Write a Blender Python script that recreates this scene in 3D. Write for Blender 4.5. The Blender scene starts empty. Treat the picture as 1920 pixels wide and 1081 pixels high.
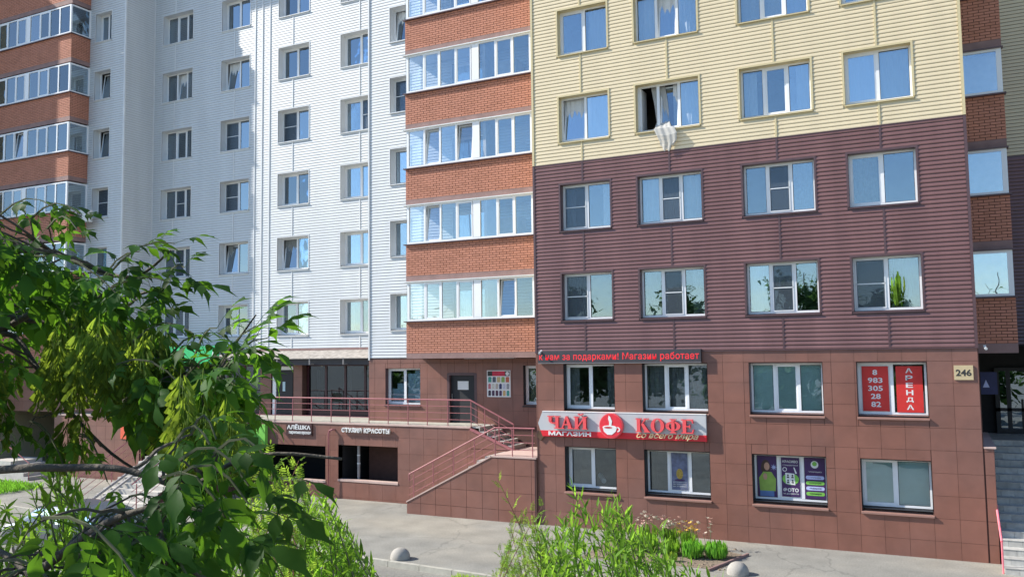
import bpy, bmesh, math, random
from mathutils import Vector, Matrix
random.seed(7)
rnd = random.random
U = random.uniform
sc = bpy.context.scene
col = sc.collection

# ------------------------------------------------------------------ camera, sky, sun, exposure
# World frame: X runs along the facade to the right, Y goes into the building, Z = 0 at eye height.
G = -5.35                      # pavement level
cd = bpy.data.cameras.new('camera')
cam = bpy.data.objects.new('camera', cd)
col.objects.link(cam)
cd.sensor_width = 36.0
cd.lens = 1600.0 / 1920.0 * 36.0
cd.clip_start = 0.05
cd.clip_end = 2000
cam.matrix_world = (Matrix.Rotation(math.radians(26.591554), 4, 'Z')
                    @ Matrix.Rotation(math.radians(90 + 4.217019), 4, 'X')
                    @ Matrix.Rotation(math.radians(-0.771068), 4, 'Z'))
sc.camera = cam
sc.render.resolution_x = 1024
sc.render.resolution_y = 576

SUN = Vector((3.35, 1.0, -2.52)).normalized()          # direction the light travels
elev = math.asin(-SUN.z)
azim = math.atan2(-SUN.x, -SUN.y) % (2 * math.pi)
world = bpy.data.worlds.new("World")
sc.world = world
world.use_nodes = True
wn = world.node_tree
sky = wn.nodes.new('ShaderNodeTexSky')
sky.sky_type = 'NISHITA'
sky.sun_disc = False
sky.sun_elevation = elev
sky.sun_rotation = azim
sky.ozone_density = 3.0
sky.dust_density = 0.2
wn.links.new(sky.outputs[0], wn.nodes['Background'].inputs[0])
wn.nodes['Background'].inputs[1].default_value = 0.135
sd = bpy.data.lights.new('sun', 'SUN')
sd.energy = 5.0
sd.angle = math.radians(0.5)
sd.color = (1.0, 0.945, 0.86)
sun = bpy.data.objects.new('sun', sd)
col.objects.link(sun)
sun.rotation_euler = SUN.to_track_quat('-Z', 'Y').to_euler()
vs = sc.view_settings
vs.view_transform = 'Standard'
vs.look = 'None'
vs.gamma = 1
vs.use_curve_mapping = False
vs.exposure = 0.72
sc.render.engine = 'CYCLES'
sc.cycles.max_bounces = 8
sc.cycles.transparent_max_bounces = 12

# ------------------------------------------------------------------ helpers
class MB:
    """collects shapes and links them as one mesh object"""
    def __init__(s):
        s.v = []; s.f = []; s.m = []
    def quad(s, a, b, c, d, m=0):
        n = len(s.v); s.v += [a, b, c, d]; s.f.append((n, n+1, n+2, n+3)); s.m.append(m)
    def tri(s, a, b, c, m=0):
        n = len(s.v); s.v += [a, b, c]; s.f.append((n, n+1, n+2)); s.m.append(m)
    def poly(s, pts, m=0):
        n = len(s.v); s.v += list(pts); s.f.append(tuple(range(n, n+len(pts)))); s.m.append(m)
    def box(s, x0, x1, y0, y1, z0, z1, m=0):
        n = len(s.v)
        s.v += [(x0,y0,z0),(x1,y0,z0),(x1,y1,z0),(x0,y1,z0),(x0,y0,z1),(x1,y0,z1),(x1,y1,z1),(x0,y1,z1)]
        for f in ((0,1,5,4),(1,2,6,5),(2,3,7,6),(3,0,4,7),(4,5,6,7),(3,2,1,0)):
            s.f.append(tuple(n+i for i in f)); s.m.append(m)
    def prism(s, pts, y0, y1, m=0, m2=None):
        """polygon of (x, z) points facing -Y, extruded from y0 (front) to y1"""
        n = len(s.v); k = len(pts)
        s.v += [(x, y0, z) for x, z in pts] + [(x, y1, z) for x, z in pts]
        s.f.append(tuple(range(n, n+k))); s.m.append(m)
        s.f.append(tuple(range(n+2*k-1, n+k-1, -1))); s.m.append(m)
        for i in range(k):
            j = (i+1) % k
            s.f.append((n+i, n+k+i, n+k+j, n+j)); s.m.append(m if m2 is None else m2)
    def tube(s, pts, r, n=6, m=0, r1=None):
        pts = [Vector(p) for p in pts]
        rings = []
        for i, p in enumerate(pts):
            d = (pts[min(i+1, len(pts)-1)] - pts[max(i-1, 0)])
            if d.length < 1e-7: d = Vector((0, 0, 1))
            d.normalize()
            a = d.cross(Vector((0, 0, 1)))
            if a.length < 1e-3: a = d.cross(Vector((1, 0, 0)))
            a.normalize(); b = d.cross(a)
            rr = r if r1 is None else r + (r1 - r) * i / (len(pts)-1)
            base = len(s.v)
            for k in range(n):
                t = 2*math.pi*k/n + math.pi/n
                s.v.append(tuple(p + a*rr*math.cos(t) + b*rr*math.sin(t)))
            rings.append(base)
        for q in range(len(rings)-1):
            for k in range(n):
                s.f.append((rings[q]+k, rings[q]+(k+1) % n, rings[q+1]+(k+1) % n, rings[q+1]+k)); s.m.append(m)
        s.f.append(tuple(rings[0]+k for k in range(n-1, -1, -1))); s.m.append(m)
        s.f.append(tuple(rings[-1]+k for k in range(n))); s.m.append(m)
    def mesh(s, name, mats, smooth=False):
        me = bpy.data.meshes.new(name)
        me.from_pydata([tuple(v) for v in s.v], [], s.f)
        for m in mats: me.materials.append(m)
        if len(mats) > 1: me.polygons.foreach_set('material_index', s.m)
        if smooth: me.polygons.foreach_set('use_smooth', [True]*len(s.f))
        me.update()
        return me
    def build(s, name, mats, parent=None, smooth=False, origin=None, fix=True):
        if not isinstance(mats, (list, tuple)): mats = [mats]
        if origin is not None:
            ox, oy, oz = origin
            s.v = [(a-ox, b-oy, c-oz) for a, b, c in s.v]
        me = s.mesh(name, mats, smooth)
        if fix:
            bm = bmesh.new(); bm.from_mesh(me)
            bmesh.ops.recalc_face_normals(bm, faces=bm.faces); bm.to_mesh(me); bm.free()
        return link(name, me, parent, origin)

def link(name, me, parent=None, loc=None):
    o = bpy.data.objects.new(name, me); col.objects.link(o)
    if loc is not None: o.location = loc
    if parent is not None:
        o.parent = parent
        w = Vector((0, 0, 0)); q = parent
        while q is not None: w += q.location; q = q.parent
        o.location = Vector(o.location) - w
    return o

def tag(o, label, cat, group=None):
    o['label'] = label; o['category'] = cat
    if group: o['group'] = group
    return o
def thing(name, label, cat, loc=(0, 0, 0), group=None):
    o = bpy.data.objects.new(name, None); col.objects.link(o); o.location = loc
    o.empty_display_size = 0.3
    return tag(o, label, cat, group)
def structure(o): o['kind'] = 'structure'; return o
def stuff(o): o['kind'] = 'stuff'; return o

# ------------------------------------------------------------------ materials
def mat(name, rgb, rough=0.6, metal=0.0, var=0.12, scale=6.0, bump=0.0, bscale=40.0, objvar=0.0, spec=0.5,
        emit=None, estr=0.0, var2=None, streak=False, coat=0.0):
    m = bpy.data.materials.new(name); m.use_nodes = True
    nt = m.node_tree; n = nt.nodes; L = nt.links
    b = n['Principled BSDF']
    b.inputs['Roughness'].default_value = rough
    b.inputs['Metallic'].default_value = metal
    b.inputs['Specular IOR Level'].default_value = spec
    if coat: b.inputs['Coat Weight'].default_value = coat
    tc = n.new('ShaderNodeTexCoord')
    geo = n.new('ShaderNodeNewGeometry')
    no = n.new('ShaderNodeTexNoise'); no.inputs['Scale'].default_value = scale; no.inputs['Detail'].default_value = 6
    if streak:
        mp = n.new('ShaderNodeMapping'); mp.inputs['Scale'].default_value = (1.0, 1.0, 0.12)
        L.new(geo.outputs['Position'], mp.inputs[0]); L.new(mp.outputs[0], no.inputs['Vector'])
    else:
        L.new(geo.outputs['Position'], no.inputs['Vector'])
    mr = n.new('ShaderNodeMapRange'); mr.inputs[1].default_value = 0.3; mr.inputs[2].default_value = 0.7
    mr.inputs[3].default_value = 1 - var; mr.inputs[4].default_value = 1 + var
    L.new(no.outputs[0], mr.inputs[0])
    src = mr.outputs[0]
    if objvar:
        oi = n.new('ShaderNodeObjectInfo')
        m2 = n.new('ShaderNodeMapRange'); m2.inputs[3].default_value = 1-objvar; m2.inputs[4].default_value = 1+objvar
        L.new(oi.outputs['Random'], m2.inputs[0])
        mm = n.new('ShaderNodeMath'); mm.operation = 'MULTIPLY'
        L.new(src, mm.inputs[0]); L.new(m2.outputs[0], mm.inputs[1]); src = mm.outputs[0]
    vm = n.new('ShaderNodeVectorMath'); vm.operation = 'SCALE'
    if var2:
        mx = n.new('ShaderNodeMix'); mx.data_type = 'RGBA'
        n2 = n.new('ShaderNodeTexNoise'); n2.inputs['Scale'].default_value = scale*0.23; n2.inputs['Detail'].default_value = 8
        L.new(geo.outputs['Position'], n2.inputs['Vector'])
        r2 = n.new('ShaderNodeMapRange'); r2.inputs[1].default_value = 0.42; r2.inputs[2].default_value = 0.62
        L.new(n2.outputs[0], r2.inputs[0]); L.new(r2.outputs[0], mx.inputs[0])
        mx.inputs[6].default_value = (*rgb, 1); mx.inputs[7].default_value = (*var2, 1)
        L.new(mx.outputs[2], vm.inputs[0])
    else:
        vm.inputs[0].default_value = rgb
    L.new(src, vm.inputs['Scale'])
    L.new(vm.outputs[0], b.inputs['Base Color'])
    if bump:
        nb = n.new('ShaderNodeTexNoise'); nb.inputs['Scale'].default_value = bscale; nb.inputs['Detail'].default_value = 4
        L.new(geo.outputs['Position'], nb.inputs['Vector'])
        bu = n.new('ShaderNodeBump'); bu.inputs['Strength'].default_value = bump; bu.inputs['Distance'].default_value = 0.02
        L.new(nb.outputs[0], bu.inputs['Height']); L.new(bu.outputs[0], b.inputs['Normal'])
    if emit:
        b.inputs['Emission Color'].default_value = (*emit, 1); b.inputs['Emission Strength'].default_value = estr
    return m

def glass_mat(name, tint, refl, rough=0.0, body=None, bodyf=0.0, plain=False):
    m = bpy.data.materials.new(name); m.use_nodes = True
    nt = m.node_tree; n = nt.nodes; L = nt.links
    for x in list(n): n.remove(x)
    out = n.new('ShaderNodeOutputMaterial')
    tr = n.new('ShaderNodeBsdfTransparent'); tr.inputs[0].default_value = (*tint, 1)
    gl = n.new('ShaderNodeBsdfGlossy'); gl.inputs['Roughness'].default_value = rough
    gl.inputs[0].default_value = (0.74, 0.88, 1, 1)
    geo = n.new('ShaderNodeNewGeometry')
    no = n.new('ShaderNodeTexNoise'); no.inputs['Scale'].default_value = 1.3
    L.new(geo.outputs['Position'], no.inputs['Vector'])
    bu = n.new('ShaderNodeBump'); bu.inputs['Strength'].default_value = 0.06; bu.inputs['Distance'].default_value = 0.05
    L.new(no.outputs[0], bu.inputs['Height']); L.new(bu.outputs[0], gl.inputs['Normal'])
    lw = n.new('ShaderNodeLayerWeight'); lw.inputs[0].default_value = 0.35
    mr = n.new('ShaderNodeMapRange'); mr.inputs[3].default_value = refl; mr.inputs[4].default_value = 1.0
    L.new(lw.outputs['Fresnel'], mr.inputs[0])
    mx = n.new('ShaderNodeMixShader'); L.new(mr.outputs[0], mx.inputs[0])
    first = tr.outputs[0]
    if body:
        df = n.new('ShaderNodeBsdfDiffuse'); df.inputs[0].default_value = (*body, 1)
        m0 = n.new('ShaderNodeMixShader'); m0.inputs[0].default_value = bodyf
        L.new(first, m0.inputs[1]); L.new(df.outputs[0], m0.inputs[2]); first = m0.outputs[0]
    if plain:
        L.new(first, out.inputs[0]); return m
    oi = n.new('ShaderNodeObjectInfo'); rv_ = n.new('ShaderNodeMapRange')
    rv_.inputs[3].default_value = refl*0.55; rv_.inputs[4].default_value = refl*1.3
    L.new(oi.outputs['Random'], rv_.inputs[0]); L.new(rv_.outputs[0], mr.inputs[3])
    L.new(first, mx.inputs[1]); L.new(gl.outputs[0], mx.inputs[2]); L.new(mx.outputs[0], out.inputs[0])
    return m

def leaf_mat(name, rgb, trans, tf=0.45, rough=0.42, var=0.35):
    m = bpy.data.materials.new(name); m.use_nodes = True
    nt = m.node_tree; n = nt.nodes; L = nt.links
    b = n['Principled BSDF']; out = n['Material Output']
    b.inputs['Roughness'].default_value = rough; b.inputs['Specular IOR Level'].default_value = 0.07
    geo = n.new('ShaderNodeNewGeometry')
    no = n.new('ShaderNodeTexNoise'); no.inputs['Scale'].default_value = 3.1; no.inputs['Detail'].default_value = 5
    L.new(geo.outputs['Position'], no.inputs['Vector'])
    mr = n.new('ShaderNodeMapRange'); mr.inputs[1].default_value = .3; mr.inputs[2].default_value = .7
    mr.inputs[3].default_value = 1-var; mr.inputs[4].default_value = 1+var
    L.new(no.outputs[0], mr.inputs[0])
    mm = n.new('ShaderNodeMath'); mm.operation = 'MULTIPLY'
    r2 = n.new('ShaderNodeMapRange'); r2.inputs[3].default_value = 0.7; r2.inputs[4].default_value = 1.35
    L.new(geo.outputs['Random Per Island'], r2.inputs[0])
    L.new(mr.outputs[0], mm.inputs[0]); L.new(r2.outputs[0], mm.inputs[1])
    v = n.new('ShaderNodeVectorMath'); v.operation = 'SCALE'; v.inputs[0].default_value = rgb
    L.new(mm.outputs[0], v.inputs['Scale']); L.new(v.outputs[0], b.inputs['Base Color'])
    t = n.new('ShaderNodeBsdfTranslucent')
    v2 = n.new('ShaderNodeVectorMath'); v2.operation = 'SCALE'; v2.inputs[0].default_value = trans
    L.new(mm.outputs[0], v2.inputs['Scale']); L.new(v2.outputs[0], t.inputs[0])
    mx = n.new('ShaderNodeMixShader'); mx.inputs[0].default_value = tf
    L.new(b.outputs[0], mx.inputs[1]); L.new(t.outputs[0], mx.inputs[2]); L.new(mx.outputs[0], out.inputs[0])
    return m

M = dict(
    white_siding=mat('white_siding', (0.625, 0.65, 0.665), 0.42, var=0.05, scale=2.0, streak=True),
    cream_siding=mat('cream_siding', (0.69, 0.58, 0.385), 0.4, var=0.05, scale=2.0, streak=True),
    brown_siding=mat('brown_siding', (0.185, 0.095, 0.090), 0.25, var=0.16, scale=1.6, streak=True),
    tile=mat('porcelain_tile', (0.232, 0.100, 0.072), 0.45, var=0.13, scale=1.7, objvar=0.05, var2=(0.212, 0.102, 0.080)),
    joint=mat('tile_joint', (0.10, 0.05, 0.04), 0.9),
    under=mat('siding_backing', (0.35, 0.34, 0.32), 0.9),
    brick=mat('orange_brick', (0.50, 0.215, 0.142), 0.85, var=0.07, scale=2.0, objvar=0.07, bump=0.3),
    brick2=mat('orange_brick_dark', (0.46, 0.195, 0.125), 0.85, var=0.07, scale=2.0, objvar=0.06, bump=0.3),
    mortar=mat('mortar', (0.07, 0.04, 0.032), 0.95),
    slab=mat('painted_slab', (0.27, 0.17, 0.155), 0.8, var=0.15, scale=3.0, bump=0.3),
    pvc=mat('white_pvc', (0.83, 0.84, 0.85), 0.3, var=0.02),
    pvc_shadow=mat('grey_gasket', (0.05, 0.05, 0.055), 0.6),  # dark rubber gasket round the fixed panes
    white_metal=mat('white_metal', (0.69, 0.70, 0.70), 0.4, var=0.06, scale=2),
    cream_metal=mat('cream_metal', (0.62, 0.52, 0.30), 0.4, var=0.04),
    brown_metal=mat('brown_metal', (0.10, 0.055, 0.06), 0.35, var=0.1),
    dark_metal=mat('dark_metal', (0.017, 0.017, 0.020), 0.6, var=0.1),
    grey_metal=mat('grey_metal', (0.30, 0.29, 0.29), 0.45, var=0.08),
    sill_metal=mat('tile_sill_metal', (0.30, 0.17, 0.14), 0.32, var=0.08),
    rail=mat('mauve_rail_paint', (0.36, 0.13, 0.14), 0.38, var=0.12, scale=8),
    pink=mat('faded_pink_paint', (0.80, 0.20, 0.24), 0.5, var=0.1),
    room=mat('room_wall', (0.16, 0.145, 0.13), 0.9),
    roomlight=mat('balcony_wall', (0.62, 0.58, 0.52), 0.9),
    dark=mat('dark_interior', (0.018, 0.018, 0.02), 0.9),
    curtain_w=mat('white_curtain', (0.72, 0.73, 0.73), 0.9, var=0.06, scale=12),
    curtain_g=mat('grey_curtain', (0.24, 0.25, 0.245), 0.9, var=0.15, scale=12),
    curtain_b=mat('beige_curtain', (0.5, 0.43, 0.33), 0.9, var=0.1, scale=12),
    blind=mat('mint_blind', (0.55, 0.74, 0.67), 0.85, var=0.04, scale=5),
    lace=glass_mat('lace_cloth', (0.8, 0.8, 0.8), 0.0, body=(0.58, 0.57, 0.54), bodyf=0.75, plain=True),
    paper=mat('white_paper', (0.75, 0.75, 0.74), 0.7, var=0.03),
    blue_paper=mat('pale_blue_film', (0.50, 0.66, 0.72), 0.6, var=0.05),
    sign_grey=mat('sign_grey', (0.52, 0.53, 0.54), 0.35, var=0.03),
    sign_red=mat('sign_red', (0.72, 0.025, 0.04), 0.35, var=0.04),
    letter_red=mat('letter_red', (0.85, 0.10, 0.11), 0.4, var=0.03),
    letter_edge=mat('letter_edge', (0.55, 0.02, 0.03), 0.4, var=0.03),
    letter_white=mat('letter_white', (0.82, 0.82, 0.80), 0.45, var=0.02),
    letter_cream=mat('letter_cream', (0.85, 0.68, 0.38), 0.45, var=0.02),
    poster_red=mat('poster_red', (0.62, 0.03, 0.025), 0.5, var=0.06),
    poster_purple=mat('poster_purple', (0.055, 0.018, 0.10), 0.5, var=0.06),
    green=mat('print_green', (0.20, 0.50, 0.08), 0.5), lilac=mat('print_lilac', (0.50, 0.55, 0.85), 0.5),
    skin=mat('print_skin', (0.50, 0.28, 0.19), 0.6), hair=mat('print_hair', (0.07, 0.04, 0.03), 0.7),
    jumper=mat('print_jumper', (0.26, 0.40, 0.07), 0.6), denim=mat('print_denim', (0.10, 0.18, 0.38), 0.6),
    banner=mat('orange_banner', (0.80, 0.13, 0.06), 0.6, var=0.06),
    plate=mat('plate_tan', (0.55, 0.44, 0.26), 0.5, var=0.04), ink=mat('ink', (0.03, 0.03, 0.03), 0.6),
    led_face=mat('led_face', (0.045, 0.042, 0.05), 0.5), led=mat('led_red', (0.5, 0.02, 0.02), 0.5, emit=(1.0, 0.04, 0.07), estr=0.30),
    lime=mat('lime_panel', (0.22, 0.62, 0.10), 0.45), greensign=mat('green_sign', (0.03, 0.50, 0.16), 0.45),
    blue=mat('navy_plate', (0.02, 0.025, 0.10), 0.5),
    asphalt=mat('worn_asphalt', (0.235, 0.23, 0.205), 0.9, var=0.16, scale=1.1, bump=0.35, bscale=55, var2=(0.29, 0.27, 0.225)),
    road=mat('road_asphalt', (0.20, 0.195, 0.175), 0.9, var=0.2, scale=0.8, bump=0.4, bscale=45, var2=(0.25, 0.235, 0.2)),
    kerb=mat('kerb_concrete', (0.40, 0.385, 0.33), 0.85, var=0.15, scale=5, bump=0.2),
    concrete=mat('pale_concrete', (0.34, 0.32, 0.285), 0.85, var=0.14, scale=7, bump=0.2),
    step=mat('step_tile', (0.48, 0.46, 0.42), 0.7, var=0.12, scale=3, objvar=0.08),
    coping=mat('coping', (0.55, 0.40, 0.35), 0.7, var=0.08, scale=3),
    paving=mat('grey_paving_stone', (0.42, 0.41, 0.38), 0.75, var=0.15, scale=8, objvar=0.16),
    soil=mat('dry_soil', (0.20, 0.155, 0.11), 0.95, var=0.35, scale=9, bump=0.6, bscale=30),
    roofing=mat('old_roof_sheet', (0.33, 0.30, 0.27), 0.85, var=0.35, scale=7, bump=0.4, bscale=20),
    bark=mat('bark', (0.085, 0.07, 0.052), 0.9, var=0.3, scale=25, bump=0.5, bscale=60),
    twig=mat('green_twig', (0.10, 0.11, 0.05), 0.8, var=0.2, scale=20),
    stemred=mat('red_stem', (0.22, 0.10, 0.07), 0.8, var=0.2, scale=20),
    maple=leaf_mat('maple_leaf', (0.032, 0.082, 0.020), (0.20, 0.45, 0.026), 0.36, rough=0.55),
    samara=leaf_mat('samara_wing', (0.095, 0.155, 0.030), (0.31, 0.43, 0.04), 0.43, rough=.6),
    willow=leaf_mat('willow_leaf', (0.12, 0.24, 0.030), (0.32, 0.56, 0.05), 0.45),
    rowan=leaf_mat('feather_leaf', (0.14, 0.26, 0.035), (0.40, 0.58, 0.06), 0.45),
    tuft=leaf_mat('garden_leaf', (0.12, 0.30, 0.035), (0.25, 0.55, 0.05), 0.4),
    far_leaf=leaf_mat('far_leaf', (0.07, 0.13, 0.045), (0.16, 0.30, 0.05), 0.3),
    petal_p=mat('pink_petal', (0.75, 0.42, 0.36), 0.8), petal_y=mat('yellow_petal', (0.80, 0.50, 0.08), 0.8),
    petal_w=mat('cream_petal', (0.78, 0.68, 0.55), 0.8), petal_r=mat('red_petal', (0.75, 0.05, 0.03), 0.8),
    car=mat('silver_paint', (0.15, 0.165, 0.20), 0.3, metal=0.5, coat=0.6, var=0.02), rubber=mat('rubber', (0.02, 0.02, 0.02), 0.8),
    plastic=mat('white_plastic', (0.75, 0.75, 0.73), 0.4, var=0.03),
)
def add_cracks(m, scale, width, dark):
    nt = m.node_tree; n = nt.nodes; L = nt.links; b = n['Principled BSDF']
    src = b.inputs['Base Color'].links[0].from_socket
    geo = n.new('ShaderNodeNewGeometry'); no = n.new('ShaderNodeTexNoise'); no.inputs['Scale'].default_value = 1.6; no.inputs['Detail'].default_value = 5
    L.new(geo.outputs['Position'], no.inputs['Vector'])
    ad = n.new('ShaderNodeVectorMath'); ad.operation = 'MULTIPLY_ADD'; ad.inputs[1].default_value = (.7, .7, .7)
    L.new(no.outputs['Color'], ad.inputs[0]); L.new(geo.outputs['Position'], ad.inputs[2])
    vo = n.new('ShaderNodeTexVoronoi'); vo.feature = 'DISTANCE_TO_EDGE'; vo.inputs['Scale'].default_value = scale
    L.new(ad.outputs[0], vo.inputs['Vector'])
    mr = n.new('ShaderNodeMapRange'); mr.inputs[1].default_value = width*.3; mr.inputs[2].default_value = width
    mr.inputs[3].default_value = dark; mr.inputs[4].default_value = 1.0; L.new(vo.outputs['Distance'], mr.inputs[0])
    fine = n.new('ShaderNodeTexNoise'); fine.inputs['Scale'].default_value = 26; fine.inputs['Detail'].default_value = 3; L.new(geo.outputs['Position'], fine.inputs['Vector'])
    fr_ = n.new('ShaderNodeMapRange'); fr_.inputs[1].default_value = .35; fr_.inputs[2].default_value = .65; fr_.inputs[3].default_value = .84; fr_.inputs[4].default_value = 1.14; L.new(fine.outputs[0], fr_.inputs[0])
    mu = n.new('ShaderNodeMath'); mu.operation = 'MULTIPLY'; L.new(mr.outputs[0], mu.inputs[0]); L.new(fr_.outputs[0], mu.inputs[1])
    sc_ = n.new('ShaderNodeVectorMath'); sc_.operation = 'SCALE'; L.new(src, sc_.inputs[0]); L.new(mu.outputs[0], sc_.inputs['Scale'])
    L.new(sc_.outputs[0], b.inputs['Base Color'])
add_cracks(M['asphalt'], 0.24, 0.008, 0.78)
add_cracks(M['road'], 0.4, 0.009, 0.75)
M['glass'] = glass_mat('window_glass', (0.90, 0.93, 0.93), 0.32)
M['glass_clear'] = glass_mat('balcony_glass', (0.94, 0.96, 0.96), 0.16)
M['glass_mid'] = glass_mat('mid_floor_glass', (0.92, 0.95, 0.95), 0.20)
M['glass_low'] = glass_mat('ground_floor_glass', (0.94, 0.96, 0.96), 0.085)
M['glass_dark'] = glass_mat('shop_glass', (0.30, 0.33, 0.33), 0.10)
M['net'] = glass_mat('mosquito_net', (0.52, 0.53, 0.55), 0.02, rough=0.5, body=(0.10, 0.11, 0.13), bodyf=0.22)

# text as flat or raised mesh
def text_mesh(body, size, depth=0.0, shear=0.0, bold=0.0, spacing=1.0):
    cu = bpy.data.curves.new('text', 'FONT'); cu.body = body; cu.size = size; cu.extrude = depth
    cu.shear = shear; cu.offset = bold; cu.space_character = spacing; cu.resolution_u = 2
    cu.align_x = 'LEFT'
    o = bpy.data.objects.new('text', cu); col.objects.link(o)
    dg = bpy.context.evaluated_depsgraph_get()
    me = bpy.data.meshes.new_from_object(o.evaluated_get(dg))
    bpy.data.objects.remove(o); bpy.data.curves.remove(cu)
    return me
def put_text(name, body, material, parent, x0, x1, y, z0, z1, depth=0.002, shear=0.0, bold=0.0, spacing=1.0, zfit=True):
    """fits the words into the rectangle x0..x1, z0..z1 on a wall facing -Y"""
    me = text_mesh(body, 1.0, 0.5, shear, bold, spacing)
    if not me.vertices: return None
    xs = [v.co.x for v in me.vertices]; ys = [v.co.y for v in me.vertices]; zs = [v.co.z for v in me.vertices]
    ax, bx, ay, by, az, bz = min(xs), max(xs), min(ys), max(ys), min(zs), max(zs)
    for v in me.vertices:
        X = (v.co.x-ax)/(bx-ax)*(x1-x0); Z = (v.co.y-ay)/(by-ay)*(z1-z0); Y = -(v.co.z-az)/(bz-az)*depth
        v.co = (X, Y, Z)
    me.materials.clear(); me.materials.append(material)
    me.update()
    return link(name, me, parent, (x0, y, z0))

# ------------------------------------------------------------------ plane constants of the house
PB, PC, PD, PL_, PM, PW = 24.41, 27.00, 25.99, 26.65, 25.66, 28.29
XB0, XB1 = -11.42, 0.83        # projecting block with the coffee shop
XC0 = -19.72                   # step between the two white walls
XD0 = -17.32                   # brick balconies
XF = -33.25                    # step on the left
XM = -35.70
ST = 2.8
ZT = 16.0                      # how high the walls are detailed
ZROOF = 22.0
BORD = 5.88

house = thing('apartment_building', 'long apartment building with white, cream and brown siding and orange brick balconies', 'building', (0, 26, G))

def wall_holes(mb, y, x0, x1, z0, z1, holes, m=0):
    xs = sorted(set([x0, x1] + [min(max(h[i], x0), x1) for h in holes for i in (0, 1)]))
    zs = sorted(set([z0, z1] + [min(max(h[i], z0), z1) for h in holes for i in (2, 3)]))
    for i in range(len(xs)-1):
        for j in range(len(zs)-1):
            cx, cz = (xs[i]+xs[i+1])/2, (zs[j]+zs[j+1])/2
            if any(h[0] < cx < h[1] and h[2] < cz < h[3] for h in holes): continue
            mb.quad((xs[i], y, zs[j]), (xs[i+1], y, zs[j]), (xs[i+1], y, zs[j+1]), (xs[i], y, zs[j+1]), m)

CH = 0.112                     # height of a siding course
PROFILE = [(0.003, 0.000), (-0.011, 0.003), (-0.013, 0.026), (-0.009, 0.066), (-0.002, 0.098)]
RELIEF = dict(white_siding=1.0, cream_siding=1.15, brown_siding=1.7)
def plank_into(mb, y, xa, xb, z, m, r=1.0):
    for (y0, z0), (y1, z1) in zip(PROFILE[:-1], PROFILE[1:]):
        y0 *= r; y1 *= r
        mb.quad((xa, y+y0, z+z0), (xb, y+y0, z+z0), (xb, y+y1, z+z1), (xa, y+y1, z+z1), m)
planks = []                    # (area weight, y, xa, xb, z, colour key)
def siding(y, x0, x1, z0, z1, openings, joints, key):
    k0 = math.ceil((z0 - 0.001) / CH)
    z = z0
    while z < z1 - 0.05:
        cuts = [x0] + sorted(j for j in joints if x0 < j < x1) + [x1]
        spans = []
        for a, b in zip(cuts[:-1], cuts[1:]):
            segs = [(a + 0.004, b - 0.004)]
            for h in openings:
                if h[2] < z + CH*0.5 < h[3]:
                    new = []
                    for s in segs:
                        if h[1] <= s[0] or h[0] >= s[1]: new.append(s)
                        else:
                            if h[0] > s[0] + 0.02: new.append((s[0], h[0]))
                            if h[1] < s[1] - 0.02: new.append((h[1], s[1]))
                    segs = new
            spans += segs
        for a, b in spans:
            dist2 = ((a+b)/2)**2 + y*y + z*z
            vis = 1.0 if z < 9.9 and b > -44 else 0.01
            planks.append(((b-a) / dist2 * vis, y, a, b, z, key(z)))
        z += CH

# --- window builder: part 'window' (frame) > pane, curtain, sill, reveal
def curtain_mesh(mb, x0, x1, y, z0, z1, amp=0.014, n=None, m=0, gather=1.0):
    n = n or max(6, int((x1-x0)/0.05))
    ph = U(0, 6)
    pts = []
    for i in range(n+1):
        t = i/n; x = x0 + (x1-x0)*t
        pts.append((x, y + amp*math.sin(t*(x1-x0)*38+ph) + amp*0.5*math.sin(t*(x1-x0)*17+ph*2)))
    for i in range(n):
        mb.quad((pts[i][0], pts[i][1], z0), (pts[i+1][0], pts[i+1][1], z0), (pts[i+1][0], pts[i+1][1], z1), (pts[i][0], pts[i][1], z1), m)

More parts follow.
